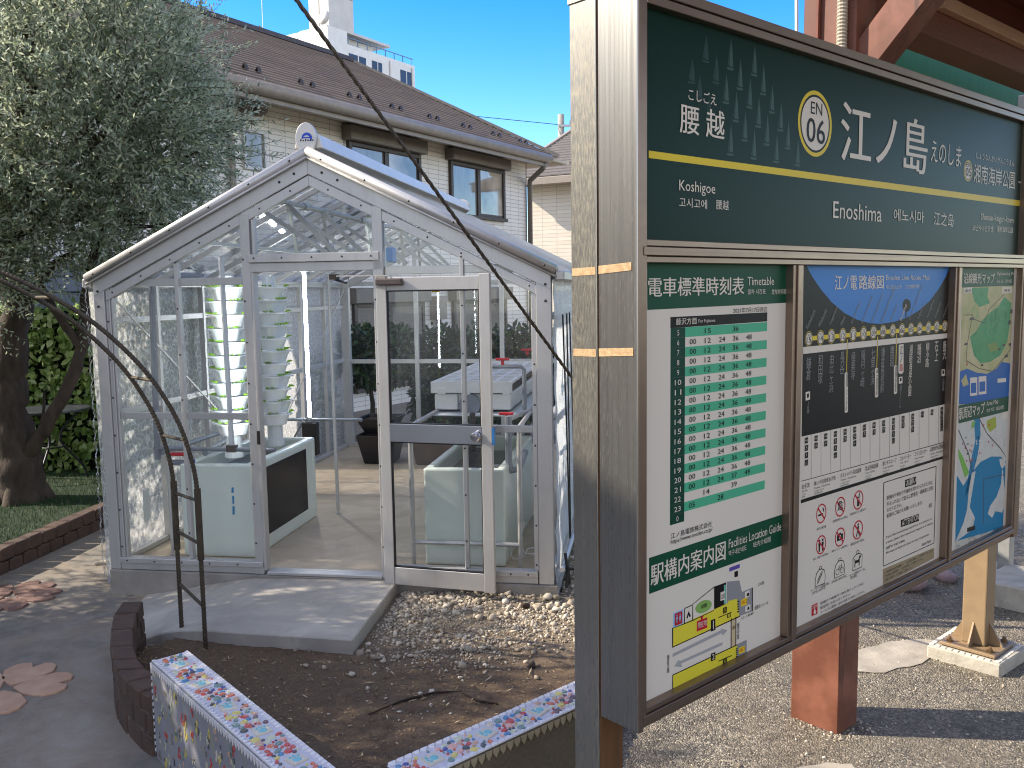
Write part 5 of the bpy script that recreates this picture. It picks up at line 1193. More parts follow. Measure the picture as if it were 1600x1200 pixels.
GH_NO = lambda X, Y: ~inpoly(X, Y, [tuple(gw(-.0, -.035)[:2]), tuple(gw(2.78, -.035)[:2]), tuple(gw(2.78, 4.4)[:2]), tuple(gw(0, 4.4)[:2])])
X1, Y1 = scatter(60000, -1.1, 1.5, 3.5, 6.4, lambda X, Y: dens(X, Y)*GH_NO(X, Y), SOIL)
R1 = np.exp(RNG.normal(math.log(.0058), .5, len(X1))); near = np.clip((Y1-(4.9-.16*X1-.35))/.35, 0, 1); R1 *= 1+near*RNG.uniform(0, 1.9, len(R1))*(RNG.uniform(0, 1, len(R1)) < .5); R1 = np.clip(R1, .003, .032)
X2, Y2 = scatter(9000, .2, 2.0, 6.2, 10.4, lambda X, Y: 0*X+.6*GH_NO(X, Y), SOIL); R2 = np.exp(RNG.normal(math.log(.016), .35, len(X2)))
Xa, Ya, Ra = np.r_[X1, X2], np.r_[Y1, Y2], np.r_[R1, R2]
stones('gravel', np.stack([Xa, Ya, soilz(Xa, Ya)+Ra*.25], 1), Ra, 'stone')
PBX = [(1.30, 3.40), (1.47, 3.53), (1.33, 3.72), (1.14, 3.60)]
X3, Y3 = scatter(5200, .3, 4.6, 2.2, 6.5, lambda X, Y: 0*X+.8, ASP); k_ = RNG.integers(0, 4, 260); f_a = RNG.uniform(0, 1, 260); PA = np.array(PBX); PB2 = np.roll(PA, -1, 0); q_ = PA[k_]+(PB2[k_]-PA[k_])*f_a[:, None]+RNG.normal(0, .018, (260, 2)); X3, Y3 = np.r_[X3, q_[:, 0]], np.r_[Y3, q_[:, 1]]; R3 = np.exp(RNG.normal(math.log(.0042), .4, len(X3)))
stones('gravel', np.stack([X3, Y3, .005+R3*.3], 1), R3, 'stone')
for x, y, r, lab, tn in ((.055, 4.72, .040, 'dark brown lump of rock on the gravel below the door leaf', .0), (.19, 4.86, .036, 'round pale stone resting against the greenhouse foundation', .9), (.075, 4.02, .024, 'small dark lump at the edge of the gravel near the mosaic wall', .0)):
    o = stones('rock', np.array([[x, y, float(soilz(np.array([x]), np.array([y]))[0])+r*.5]]), np.array([r]), 'stone' if tn > .5 else 'darkrock_' if False else 'stone', np.array([tn]), None)
    tag(o, lab, 'rock')
    if tn < .5:
        if 'drock' not in M: M['drock'] = simple('dark_rock', '2f2925', '4a3d34', 20, .9, 0, .3)
        o.data.materials[0] = M['drock']
    if 'kind' in o: del o['kind']
# straw, twigs and leaf bits on the soil
X4, Y4 = scatter(11000, -1.9, .5, 2.5, 4.6, lambda X, Y: ~inpoly(X, Y, RP)*1., SOIL)
n = len(X4); a = RNG.uniform(0, PI, n); L = np.exp(RNG.normal(math.log(.0055), .6, n)); wd = np.clip(L*.22, .0008, .004)
dx, dy = np.cos(a)*L, np.sin(a)*L; nx, ny = -np.sin(a)*wd, np.cos(a)*wd; z4 = soilz(X4, Y4)+.004+RNG.uniform(0, .006, n); dz = RNG.uniform(-.004, .004, n)
V = np.stack([np.stack([X4-dx, Y4-dy, z4-dz], 1), np.stack([X4+nx, Y4+ny, z4+.001], 1), np.stack([X4+dx, Y4+dy, z4+dz], 1), np.stack([X4-nx, Y4-ny, z4+.001], 1)], 1).reshape(-1, 3)
t = NT('dry_litter'); at = t.n('Attribute', attribute_name='tint'); t.set(col=t.ramp(at.outputs['Fac'], [(0, '3b2a1d'), (.5, '6d543c'), (.85, 'a08862'), (1, 'cdbb98')]), rough=.85); M['litter'] = t.m
tag(npmesh('dry_litter', V, np.arange(n*4).reshape(n, 4), 'litter', attr=RNG.uniform(0, 1, n)), kind='stuff')
M['twig'] = simple('dead_twig', '2b211a', '4a3a2c', 30, .9)
for pts, lab in (([(-.62, 3.55), (-.5, 3.67), (-.36, 3.74), (-.24, 3.75)], 'long thin dark twig curving over the brown soil'), ([(-.24, 3.73), (-.16, 3.66), (-.08, 3.64)], 'short thick dark twig on the soil at the end of the long twig')):
    tag(MB().tube([(x, y, float(soilz(np.array([x]), np.array([y]))[0])+.008) for x, y in pts], [.003, .005, .005, .002][:len(pts)], 6).build('twig', 'twig'), lab, 'twig')
# weeds at the mosaic wall foot
# ramp
fp = [(-2.02, 4.49, .012), (-1.895, 4.53, .05), (-1.745, 4.437, .105), (-1.60, 4.39, .122), (-1.40, 4.33, .13), (-.80, 4.19, .14)]
bp = [tuple(gw(u, -.034, z)) for u, z in ((.24, .008), (.45, .045), (.68, .095), (.92, .135), (1.2, .147), (1.83, .15))]
NS, NTt = 24, 14; P_ = []
for i in range(NS+1):
    s = i/NS*(len(fp)-1); k = min(int(s), len(fp)-2); q = s-k
    f_0 = Vector(fp[k]).lerp(Vector(fp[k+1]), q); b_0 = Vector(bp[k]).lerp(Vector(bp[k+1]), q)
    P_ += [f_0.lerp(b_0, j/NTt) + Vector((-.06*math.sin(PI*j/NTt)*(1-i/NS)**3, 0, 0)) for j in range(NTt+1)]
nt1 = NTt+1; mb = MB(); ed = [i*nt1 for i in range(NS+1)]+[NS*nt1+j for j in range(1, nt1)]
mb.add(P_+[(*P_[k][:2], -.03) for k in ed], [(i*nt1+j, (i+1)*nt1+j, (i+1)*nt1+j+1, i*nt1+j+1) for i in range(NS) for j in range(NTt)]+[(ed[i], len(P_)+i, len(P_)+i+1, ed[i+1]) for i in range(len(ed)-1)])
rmp = mb.build('concrete_ramp', 'floorramp' if 'floorramp' in M else 'concrete', None, .006)
tag(rmp, 'smooth grey concrete ramp sloping down from the greenhouse door', 'ramp')
# brick edging
def lerp2(P, s):
    s = min(max(s, 0), 1)*(len(P)-1); k = min(int(s), len(P)-2); q = s-k
    return P[k][0]*(1-q)+P[k+1][0]*q, P[k][1]*(1-q)+P[k+1][1]*q
mb = MB()
for c, (z0, z1, nb) in enumerate(((-.01, .08, 7), (.088, .165, 7), (.173, .25, 8))):
    off = .5/nb if c == 1 else 0
    for i in range(nb+1):
        s0, s1 = i/nb-off, (i+1)/nb-off-.012
        if s1 <= 0.01 or s0 >= 1: continue
        j = lambda: random.uniform(-.004, .004)
        q = [lerp2(BO, s0), lerp2(BO, s1), lerp2(BI, s1), lerp2(BI, s0)]
        q = [(x+j(), y+j()) for x, y in q]
        mb.add([(x, y, z0) for x, y in q]+[(x+j()*.5, y+j()*.5, z1+j()) for x, y in q], [(3, 2, 1, 0), (4, 5, 6, 7)]+[(k, (k+1) % 4, 4+(k+1) % 4, 4+k) for k in range(4)])
e_ = thing('brick_planter_edge', 'low curved brown brick edging around the soil bed between the path and the mosaic wall', 'brick edging', (-1.75, 3.8, 0))
def shift(mb, d):
    mb.v = [(v[0]-d[0], v[1]-d[1], v[2]-d[2]) for v in mb.v]; return mb
shift(mb, (-1.75, 3.8, 0)).build('bricks', 'brick', e_, .006)
core = MB(); q = [lerp2(BO, k/12) for k in range(13)]; r2 = [lerp2(BI, k/12) for k in range(13)]
for k in range(12):
    ins_ = lambda a, b_, f: (a[0]+(b_[0]-a[0])*f, a[1]+(b_[1]-a[1])*f)
    a0, a1, b0, b1 = ins_(q[k], r2[k], .08), ins_(q[k+1], r2[k+1], .08), ins_(q[k], r2[k], .92), ins_(q[k+1], r2[k+1], .92)
    core.add([(*p, z) for z in (0, .243) for p in (a0, a1, b1, b0)], [(4, 5, 6, 7), (0, 1, 5, 4), (2, 3, 7, 6)])
shift(core, (-1.75, 3.8, 0)).build('mortar', 'mortar', e_)
# kerb round the lawn and lawn
KB = [(-4.6, 3.3), (-3.62, 4.9), (-3.42, 5.62), (-3.33, 6.3), (-3.24, 7.1), (-3.1, 8.7)]
def offs(P, d):
    o = []
    for i, p in enumerate(P):
        a, b_ = P[max(i-1, 0)], P[min(i+1, len(P)-1)]; L_ = math.hypot(b_[0]-a[0], b_[1]-a[1]); o.append((p[0]-(b_[1]-a[1])/L_*d, p[1]+(b_[0]-a[0])/L_*d))
    return o
KI = offs(KB, .11); kt = thing('brick_kerb', 'low dark red brick kerb bordering the lawn beside the path', 'kerb', (-3.4, 6, 0)); mb = MB()
for c, (z0, z1) in enumerate(((-.01, .078), (.084, .17))):
    nb = 24
    for i in range(nb+1):
        s0, s1 = (i-.5*(c % 2))/nb, (i+1-.5*(c % 2))/nb-.003
        if s1 <= 0 or s0 >= 1: continue
        j = lambda: random.uniform(-.005, .005); q = [lerp2(KB, s0), lerp2(KB, s1), lerp2(KI, s1), lerp2(KI, s0)]
        mb.add([(x+j(), y, z0) for x, y in q]+[(x+j(), y, z1+j()) for x, y in q], [(3, 2, 1, 0), (4, 5, 6, 7)]+[(k, (k+1) % 4, 4+(k+1) % 4, 4+k) for k in range(4)])
shift(mb, (-3.4, 6, 0)).build('bricks', 'brick', kt, .008)
LW = [(x, y) for x, y in offs(KB, .10)]; LWP = LW+[(-2.6, 9.2), (-3, 9.6), (-9, 9.6), (-9, 3.3)]
struct('lawn', MB().add([(x, y, .125) for x, y in LWP], [tuple(range(len(LWP)))]), 'lawn')
Xg, Yg = scatter(26000, -6.2, -3.1, 4.8, 8.7, lambda X, Y: .35+.65*(vnoise(X, Y, 4, 5) > -.35), LWP); n = len(Xg)
a = RNG.uniform(0, 2*PI, n); h = RNG.uniform(.015, .05, n); b_ = RNG.uniform(-.02, .02, (n, 2)); wd = .0022
V = np.stack([np.stack([Xg-np.cos(a)*wd, Yg-np.sin(a)*wd, 0*h+.122], 1), np.stack([Xg+np.cos(a)*wd, Yg+np.sin(a)*wd, 0*h+.122], 1), np.stack([Xg+b_[:, 0], Yg+b_[:, 1], .125+h], 1)], 1).reshape(-1, 3)
tag(npmesh('grass', V, np.arange(n*3).reshape(n, 3), 'grass', attr=RNG.uniform(0, 1, n)), kind='stuff')
# flower-shaped pavers
M['pink'] = simple('pink_terracotta', 'b08d74', 'c4a289', 9, .85, 0, .25, 60); M['darkpink'] = simple('dark_terracotta', '6f554c', '856a5f', 9, .85, 0, .25, 60)
def petal(L, w):
    return [(.03, .0), (L*.35, w*.34), (L*.7, w*.52), (L*.93, w*.44), (L*1.03, w*.3), (L*1.03, w*.14), (L*.84, 0), (L*1.03, -w*.14), (L*1.03, -w*.3), (L*.93, -w*.44), (L*.7, -w*.52), (L*.35, -w*.34)]
for (x, y), mt, angs, lab in (((-2.40, 4.00), 'pink', (12, -72, 160, 232, 88+360*0), 'pale pink flower shaped paver in the path beside the curved brick edging'), ((-3.10, 5.29), 'darkpink', (5, 75, 150, 215, 290), 'dark red flower shaped paver beside the brick kerb')):
    fl = thing('flower_paver', lab, 'paver', (x, y, 0))
    for a in angs:
        MB().prism(petal(.27, .24), -.005, .012, 'z').build('petal', mt, fl, .004, rz=math.radians(a))
# rebar trellis arch
M['rebar'] = simple('rusty_ribbed_steel', '3d362c', '54493a', 25, .7, .35, .3)
AF = [(-1.56, -.04), (-1.56, .2), (-1.56, .45), (-1.56, .71), (-1.56, .9), (-1.58, 1.03), (-1.62, 1.18), (-1.68, 1.31), (-1.76, 1.44), (-1.87, 1.57), (-2.03, 1.72), (-2.22, 1.84), (-2.45, 1.96), (-2.75, 2.06), (-3.1, 2.1), (-3.45, 2.06), (-3.75, 1.94), (-4.0, 1.75), (-4.15, 1.5), (-4.22, 1.1), (-4.22, .6), (-4.22, 0)]
def dense(P, step):
    o = []
    for a, b_ in zip(P, P[1:]):
        n_ = max(1, int((Vector(b_)-Vector(a)).length/step)); o += [Vector(a).lerp(Vector(b_), i/n_) for i in range(n_)]
    return o+[Vector(P[-1])]
def smooth(P, it=2):
    P = [Vector(p) for p in P]
    for _ in range(it):
        Q = [P[0]]
        for a, b_ in zip(P, P[1:]): Q += [a.lerp(b_, .25), a.lerp(b_, .75)]
        P = Q+[P[-1]]
    return P
ar = thing('trellis_arch', 'rusty ribbed steel bar trellis arch standing in front of the greenhouse', 'trellis arch', (-1.56, 4.3, 0))
DB = Vector((-.187, .185, 0)); fr_ = smooth([Vector((x+1.56, 0, z)) for x, z in AF])
for d0 in (Vector((0, 0, 0)), DB):
    pth = dense([p+d0 for p in fr_], .009)
    MB().tube(pth, [.0105+(.0022 if i % 2 else 0) for i in range(len(pth))], 8).build('rod', 'rebar', ar)
    MB().tube([d0+Vector((0, 0, .52)), d0+Vector((0, 0, .72)), d0+Vector((-.0, 0, .88))], .0165, 12).build('coupling_sleeve', 'rebar', ar)
for (x, z), (x2, z2) in (((-1.56, .28), (-1.56, .34)), ((-1.56, .60), (-1.56, .62)), ((-1.56, .82), (-1.56, .82)), ((-1.745, 1.42), (-1.745, 1.42)), ((-2.2, 1.83), (-2.2, 1.83)), ((-2.62, 2.02), (-2.62, 2.02)), ((-1.6, 1.12), (-1.6, 1.12))):
    MB().tube([Vector((x+1.56, 0, z)), Vector((x2+1.56, 0, z2))+DB], .0085, 8).build('rung', 'rebar', ar)
# guy wire
M['wirerope'] = simple('weathered_wire_rope', '4b443b', '6d6354', 60, .6, .5)
A_, B_ = Vector((-.742, 3.2, 2.863)), Vector((.33, 4.3, 1.35)); d_ = B_-A_; s0 = A_-d_*.9; s1 = A_+d_*1.89; x_, y_ = perp(d_); n = 520; mb = MB()
for k in range(3):
    mb.tube([s0.lerp(s1, i/n)+(x_*math.cos(2*PI*k/3+i*.62)+y_*math.sin(2*PI*k/3+i*.62))*.0042 for i in range(n+1)], .0044, 6)
tag(shift(mb, s1).build('guy_wire', 'wirerope', None, smooth=True, loc=tuple(s1)), 'twisted steel guy wire slanting down across the greenhouse roof', 'wire')
# ------------------------------------------------------------------ mosaic wall
t = NT('mosaic_mortar'); f = t.noise(50, 5); t.set(col=t.mix(f, 'b4b4c2', 'd6d6de'), rough=.85); t.bump(f, .3, .004); M['mmortar'] = t.m
t = NT('painted_wall_face'); f1 = t.noise(5, 6, .7); f2 = t.noise(24, 6, .7, cs=(1, 1, .6)); v = t.vor(26, out='Color'); sep = t.n('SeparateColor'); t.l(v, sep.inputs[0])
c = t.mix(f1, '6a6a72', 'a09fa8'); c = t.mix(t.ramp(f2, [(.52, (0, 0, 0)), (.62, (.7, .7, .7))]), c, '8f8b72'); t.set(col=c, rough=.8); t.bump(f2, .35, .006); M['mface'] = t.m
t = NT('pebbledash_face'); f1 = t.noise(8, 6, .7); f2 = t.noise(70, 5, .75); t.set(col=t.mix(f2, t.mix(f1, '6e6049', '8f8068'), '4f4536'), rough=.95); t.bump(f2, .9, .015); M['mdash'] = t.m
PAL = ['e8e6ea', 'c93a34', 'd8704e', 'e0cf6a', '2f3f9e', '3f86b8', '6f8f8c', '35424a', '5f3f4c', 'd2a890', 'cfd6b8', '8b7d74', '9fc4c8', 'd9d0bc', '6fc0cf', 'e8b0a0']
MP = []
for i, c in enumerate(PAL):
    t = NT('glazed_tile_%s' % 'abcdefghijklmnop'[i]); f = t.noise(40, 3); t.set(col=t.mix(t.math('MULTIPLY', f, .35), c, '9a958f'), rough=.25, spec=.6); MP.append(t.m)
M['tteeth'] = simple('beige_teeth_tile', '8f8168', 'a59678', 30, .6)
mw = thing('mosaic_planter_wall', 'low V shaped planter wall topped with colourful mosaic pebbles and white teeth tiles', 'planter wall', (-.49, 2.48, 0))
def arm(name, a, b_, nrm, W_, H, face_mat, teeth2, seed, extra):
    rg = random.Random(seed); a, b_ = Vector((*a, 0)), Vector((*b_, 0)); d = (b_-a); L = d.length; d = d/L; nn = Vector((*nrm, 0)).normalized()
    o0 = Vector((-.49, 2.48, 0))
    P = lambda s, q, z: a + d*s + nn*q + Vector((0, 0, z)) - o0
    mb = MB(); mb.cur = 0
    mb.add([P(s, q, z) for z in (-.02, H) for s, q in ((0, 0), (L, 0), (L, W_), (0, W_))], [(4, 5, 6, 7)]); mb.cur = 1
    k = len(mb.v)-8; mb.f += [(k, k+1, k+5, k+4), (k+1, k+2, k+6, k+5), (k+2, k+3, k+7, k+6), (k+3, k, k+4, k+7)]; mb.mi += [1]*4
    mb.build(name, ['mmortar', face_mat], mw, .004)
    tl = MB()
    def tile(c, pts, z0, th, q=.75):
        tl.cur = c; n = len(pts); cs, cq = sum(p[0] for p in pts)/n, sum(p[1] for p in pts)/n
        top = [(cs+(p[0]-cs)*q, cq+(p[1]-cq)*q) for p in pts]
        tl.add([P(s, w_, z0) for s, w_ in pts]+[P(s, w_, z0+th) for s, w_ in top], [tuple(range(n, 2*n))]+[(i, (i+1) % n, n+(i+1) % n, n+i) for i in range(n)])
    st = .0235 if extra else .03; s = .004
    while s < L-.01:
        for e, sg in ((.001, 1), (W_-.001, -1)):
            w_ = st*.92; h = rg.uniform(.018, .023)
            tile(0, [(s, e), (s+w_, e), (s+w_*.98, e+sg*h*.35), (s+w_*.52+rg.uniform(-.003, .003), e+sg*h), (s+w_*.02, e+sg*h*.35)], H, .005, .86)
        s += st
    # paw tiles and pebbles
    placed = []; s = .12
    while s < L-.05:
        q = W_*.5+rg.uniform(-.008, .008); hs = .028; an = rg.uniform(-.3, .3)
        sq = [(s+math.cos(an)*x-math.sin(an)*y, q+math.sin(an)*x+math.cos(an)*y) for x, y in ((-hs, -hs), (hs, -hs), (hs, hs), (-hs, hs))]
        tile(13, sq, H, .005, .95)
        for x, y, r in ((.005, 0, .015), (-.016, -.014, .006), (-.018, .0, .0065), (-.014, .014, .006)):
            tile(14, [(s+x+r*math.cos(2*PI*k/10), q+y+r*math.sin(2*PI*k/10)) for k in range(10)], H+.005, .002, .8)
        placed.append((s, q, .045)); s += rg.uniform(.2, .25)
    tries = 0
    while tries < 9000:
        tries += 1; s, q = rg.uniform(.02, L-.02), rg.uniform(.029, W_-.029); r = rg.choice([.010, .012, .014, .016] if tries < 4000 else ([.007, .009, .011] if tries < 6500 else [.0045, .006, .0075]))
        if any((s-x)**2+(q-y)**2 < (r*.98+R*.98)**2 for x, y, R in placed): continue
        placed.append((s, q, r)); e = rg.uniform(.55, 1); an = rg.uniform(0, PI); c = rg.choice([1, 1, 1, 2, 2, 2, 3, 3, 3, 4, 5, 5, 6, 6, 7, 7, 8, 9, 9, 10, 10, 11, 13, 15])
        tile(c, [(s+r*1.1*math.cos(f)*math.cos(an)-r*1.1*e*math.sin(f)*math.sin(an), q+r*1.1*math.cos(f)*math.sin(an)+r*1.1*e*math.sin(f)*math.cos(an)) for f in [2*PI*k/10 for k in range(10)]], H, .0045, .72)
    tl.build('mosaic_tiles', MP, mw)
    # teeth hanging down the outer face, flowers on it
    fc = MB(); s = .0
    def ft(c, pts, th=.003):
        fc.cur = c; n = len(pts); fc.add([P(x, W_+.0005, z) for x, z in pts]+[P(x, W_+.0005+th, z) for x, z in pts], [tuple(range(n, 2*n))]+[(i, (i+1) % n, n+(i+1) % n, n+i) for i in range(n)])
    while s < L:
        w_ = st*.9; ft(16 if teeth2 else 0, [(s, H-.006), (s+w_, H-.006), (s+w_*.9, H-.02), (s+w_*.5, H-.036), (s+w_*.1, H-.02)], .004); s += st
    if extra:
        for k in range(130):
            x, z = rg.uniform(.03, L), rg.uniform(.02, H-.06); c = rg.choice([1, 1, 3, 3, 10, 11, 6, 9, 13])
            for j in range(rg.choice([3, 4, 5])):
                an = rg.uniform(0, 2*PI); r = rg.uniform(.005, .010); cx, cz = x+math.cos(an)*.010, z+math.sin(an)*.016
                ft(c if rg.random() < .85 else 7, [(cx+r*.7*math.cos(2*PI*i/7), cz+r*1.3*math.sin(2*PI*i/7)) for i in range(7)], .002)
        for k in range(14):
            z = .02+k*.027
            for e in (0,):
                fc.cur = 0; fc.add([P(-.003, W_-.012, z), P(-.003, W_+.003, z+.006), P(-.003, W_+.003, z+.02), P(-.003, W_-.012, z+.024)], [(0, 1, 2, 3)])
    fc.build('face_tiles', MP+[M['tteeth']], mw)
arm('left_arm_core' if False else 'wall_arm', (-1.328, 3.456), (-.47, 2.452), (-.76, -.65), .145, .40, 'mface', False, 3, True)
arm('wall_arm', (-.40, 2.565), (.275, 3.172), (.664, -.749), .147, .40, 'mdash', True, 8, False)
# ------------------------------------------------------------------ house
def tilewall(name, a, b_, gr, rot, tw=.30, th=.075):
    t = NT(name)
    tc = t.n('TexCoord'); sp = t.n('SeparateXYZ'); t.l(tc.outputs['Object'], sp.inputs[0]); cb = t.n('CombineXYZ')
    t.l(sp.outputs['X' if rot == 0 else 'Y'], cb.inputs[0]); t.l(sp.outputs['Z'], cb.inputs[1])
    br = t.n('TexBrick', offset=0., squash=1.); br.inputs['Scale'].default_value = 1; br.inputs['Brick Width'].default_value = tw; br.inputs['Row Height'].default_value = th
    br.inputs['Mortar Size'].default_value = .005; br.inputs['Mortar Smooth'].default_value = .2; br.inputs['Bias'].default_value = 0
    br.inputs['Color1'].default_value = C(a); br.inputs['Color2'].default_value = C(b_); br.inputs['Mortar'].default_value = C(gr); t.l(cb.outputs[0], br.inputs[0])
    j = t.n('TexBrick', offset=0.); j.inputs['Scale'].default_value = 1; j.inputs['Brick Width'].default_value = tw*6; j.inputs['Row Height'].default_value = 90; j.inputs['Mortar Size'].default_value = .008
    j.inputs['Color1'].default_value = j.inputs['Color2'].default_value = (0, 0, 0, 1); j.inputs['Mortar'].default_value = (1, 1, 1, 1); t.l(cb.outputs[0], j.inputs[0])
    n_ = t.noise(1.2, 6, .6)
    t.set(col=t.mix(j.outputs['Color'], t.mix(t.math('MULTIPLY', n_, .3), br.outputs['Color'], 'a59a8a'), '6a635b'), rough=.6); t.bump(t.math('SUBTRACT', 1., br.outputs['Fac']), .25, .01); M[name] = t.m
tilewall('cream_wall_tile', 'e6dfd5', 'ece6dd', 'a39b90', 0); tilewall('cream_wall_tile_side', 'e6dfd5', 'ece6dd', 'a39b90', 1); tilewall('pale_wall_tile', 'd3cab8', 'ddd5c4', 'a49a8a', 0, .42, .10)
t = NT('brown_slate_roof'); f = t.noise(1.5, 5); g = t.noise(40, 5, .7, cs=(1, 1, 1)); vv = t.vor(2.2, cs=(1, 1, 5), out='Color'); sp = t.n('SeparateColor'); t.l(vv, sp.inputs[0])
t.set(col=t.mix(t.math('MULTIPLY', sp.outputs[0], .5), t.mix(g, '584940', '705f50'), '82705d'), rough=.75); t.bump(g, .2, .01); M['roof'] = t.m
M['roof2'] = simple('grey_slate_roof', '57524f', '6b6561', 14, .8, 0, .2)
M['soffit'] = simple('cream_soffit', 'b3a893', 'bfb39d', 4, .8); M['gutter'] = simple('beige_gutter', '857a6e', '93887b', 10, .5); M['ridge'] = simple('dark_ridge_cap', '3a3436', '4a4344', 10, .6)
M['shutter'] = simple('grey_brown_shutter_box', '6d655c', '776f66', 6, .5, .2); M['winframe'] = simple('dark_bronze_window_frame', '3b332d', '463d36', 10, .45, .2)
t = NT('window_glass_curtain'); t.set(col=t.ramp(t.noise(1.6, 4, cs=(2, 2, .6)), [(.3, '5a5550'), (.7, '8d8880')]), rough=.05, coat=1.); M['wing'] = t.m
t = NT('window_glass_reflective'); t.set(col=t.ramp(t.noise(1.1, 3, cs=(1, 1, .8)), [(.4, '4a4540'), (.6, 'b5aa9a')]), rough=.05, coat=1.); M['wing2'] = t.m
M['whiteframe'] = flat('white_window_frame', 'c9c8c4', .5)
H_RZ = math.radians(59); HO = (-2.446, 13.5, 0)
hs = thing('tiled_house', 'two storey cream tiled house with brown hipped roof behind the greenhouse', 'house', HO, H_RZ)
MB().box(-5.6, 5.42, 0, 6.3, -.2, 4.34).build('wall', 'cream_wall_tile', hs)
MB().box(5.422, 5.44, .0, 6.3, -.2, 4.34).build('side_wall', 'cream_wall_tile_side', hs)
MB().box(-6.2, 6.0, -.62, 6.9, 4.342, 4.40).build('soffit', 'soffit', hs, .01)
NC = 26; mb = MB(); ex0, ex1, ey, ez = -6.25, 5.45, -.70, 4.40; rx0, rx1, ry, rz_ = -3.5, 3.65, 2.95, 6.38
for i in range(NC):
    a, b_ = i/NC, (i+1)/NC+.006
    L = lambda p, q, s: p+(q-p)*s
    za, zb = L(ez, rz_, a)+.028, L(ez, rz_, b_)+.004
    ya, yb = L(ey, ry, a), L(ey, ry, b_)
    x0a, x0b, x1a, x1b = L(ex0, rx0, a), L(ex0, rx0, b_), L(ex1, rx1, a), L(ex1, rx1, b_)
    mb.add([(x0a, ya, za), (x1a, ya, za), (x1b, yb, zb), (x0b, yb, zb), (x0a, ya, za-.035), (x1a, ya, za-.035)], [(0, 1, 2, 3), (4, 5, 1, 0)])
mb.add([(ex1, ey, ez+.02), (6.05, 6.9, ez+.02), (rx1, ry, rz_+.02)], [(0, 1, 2)])
mb.add([(ex0, 6.9, ez+.02), (6.05, 6.9, ez+.02), (rx1, ry, rz_+.02), (rx0, ry, rz_+.02)], [(0, 3, 2, 1)]); mb.add([(ex0, ey, ez+.02), (ex0, 6.9, ez+.02), (rx0, ry, rz_+.02)], [(0, 2, 1)])
rf = mb.build('roof', 'roof', hs)
MB().beam((rx0, ry, rz_+.03), (rx1, ry, rz_+.03), .16, .08).build('ridge_cap', 'ridge', rf); MB().beam((ex1+.03, ey-.02, ez+.05), (rx1, ry, rz_+.03), .09, .05).build('hip_cap', 'gutter', rf)
for i in range(9):
    for q in (0, .22):
        x = -3.1+i*.98+q; y = -.28 if q == 0 else -.28; z = ez+(y-ey)/(ry-ey)*(rz_-ez)+.02
        MB().add([(x-.03, y-.03, z), (x+.03, y-.03, z), (x+.028, y, z+.075), (x-.028, y, z+.075), (x-.025, y+.05, z+.02), (x+.025, y+.05, z+.02)], [(0, 1, 2, 3), (3, 2, 5, 4)]).build('snow_guard', 'winframe', rf)
MB().tube([(-6.2, -.70, 4.33), (5.12, -.70, 4.35)], .085, 12).build('gutter', 'gutter', hs, smooth=True)
MB().box(-6.2, 5.15, -.66, -.60, 4.20, 4.345).build('fascia', 'gutter', hs)
MB().tube([(5.0, -.66, 4.29), (5.0, -.62, 4.16), (5.36, -.12, 4.0), (5.42, -.08, 3.9), (5.42, -.08, 0)], .05, 10).build('downpipe', 'shutter', hs, smooth=True)
def win(x0, x1, z0, z1, boxz, shut=False, mts=('wing', 'wing2')):
    f_ = MB().box(x0, x0+.07, -.06, .02, z0, z1).box(x1-.07, x1, -.06, .02, z0, z1).box(x0+.07, x1-.07, -.06, .02, z1-.06, z1).box(x0-.03, x1+.03, -.09, .02, z0-.06, z0)
    m_ = (x0+x1)/2
    f_.box(m_-.04, m_+.04, -.045, .02, z0, z1-.06)
    o = f_.build('window', 'winframe', hs, .004)
    if shut:
        s_ = MB()
        for k in range(int((z1-z0)/.045)): s_.box(x0+.07, x1-.07, -.035-.008*(k % 2), -.005, z0+k*.045, z0+k*.045+.043)
        s_.build('roller_shutter', 'shutter', o)
    else:
        MB().box(x0+.07, m_-.04, -.012, -.006, z0, z1-.06).build('pane', mts[0], o); MB().box(m_+.04, x1-.07, -.026, -.02, z0, z1-.06).build('pane', mts[1], o)
        MB().box(m_+.04, x1-.07, -.034, -.019, z0, z0+.05).box(m_+.04, m_+.07, -.034, -.019, z0+.05, z1-.06).build('sash', 'winframe', o)
    MB().box(x0-.1, x1+.02, -.19, .0, z1+.005, boxz).build('shutter_box', 'shutter', o, .01)
win(.05, 1.84, 3.05, 4.08, 4.30); win(2.7, 4.52, 3.20, 4.10, 4.30)
win(.05, 1.84, .35, 1.66, 1.9, True); win(2.7, 4.52, .35, 1.66, 1.9, True)
f_ = MB().box(-1.98, -1.94, -.04, .02, 3.46, 3.98).box(-1.62, -1.58, -.04, .02, 3.46, 3.98).box(-1.94, -1.62, -.04, .02, 3.94, 3.98).box(-1.94, -1.62, -.04, .02, 3.46, 3.50).build('small_window', 'whiteframe', hs)
MB().box(-1.94, -1.62, -.01, .0, 3.5, 3.94).build('pane', 'wing', f_)
for x in (-1.95, -1.72):
    MB().tube([(x, 0, 4.24), (x, -.10, 4.24), (x, -.13, 4.22)], [.07, .085, .085], 14).build('vent_hood', 'shutter', hs)
MB().tube([(-.98+.25, 0, 4.0), (-.73, -.02, 4.0)], .055, 16).build('vent_cap', 'gutter', hs)
MB().tube([(-2.2, -.05, 0), (-2.2, -.05, 4.3)], .04, 8).build('downpipe', 'gutter', hs)
M['canopy'] = simple('grey_blue_canopy', '6b7078', '7a8088', 5, .6); M['warm'] = flat('cream_canopy_edge', 'd6c8a4', .6)
cn = MB()
for k in range(3): cn.box(-5.55, -3.0, -.42+.02*k, -.02, 1.72+k*.16, 1.87+k*.16)
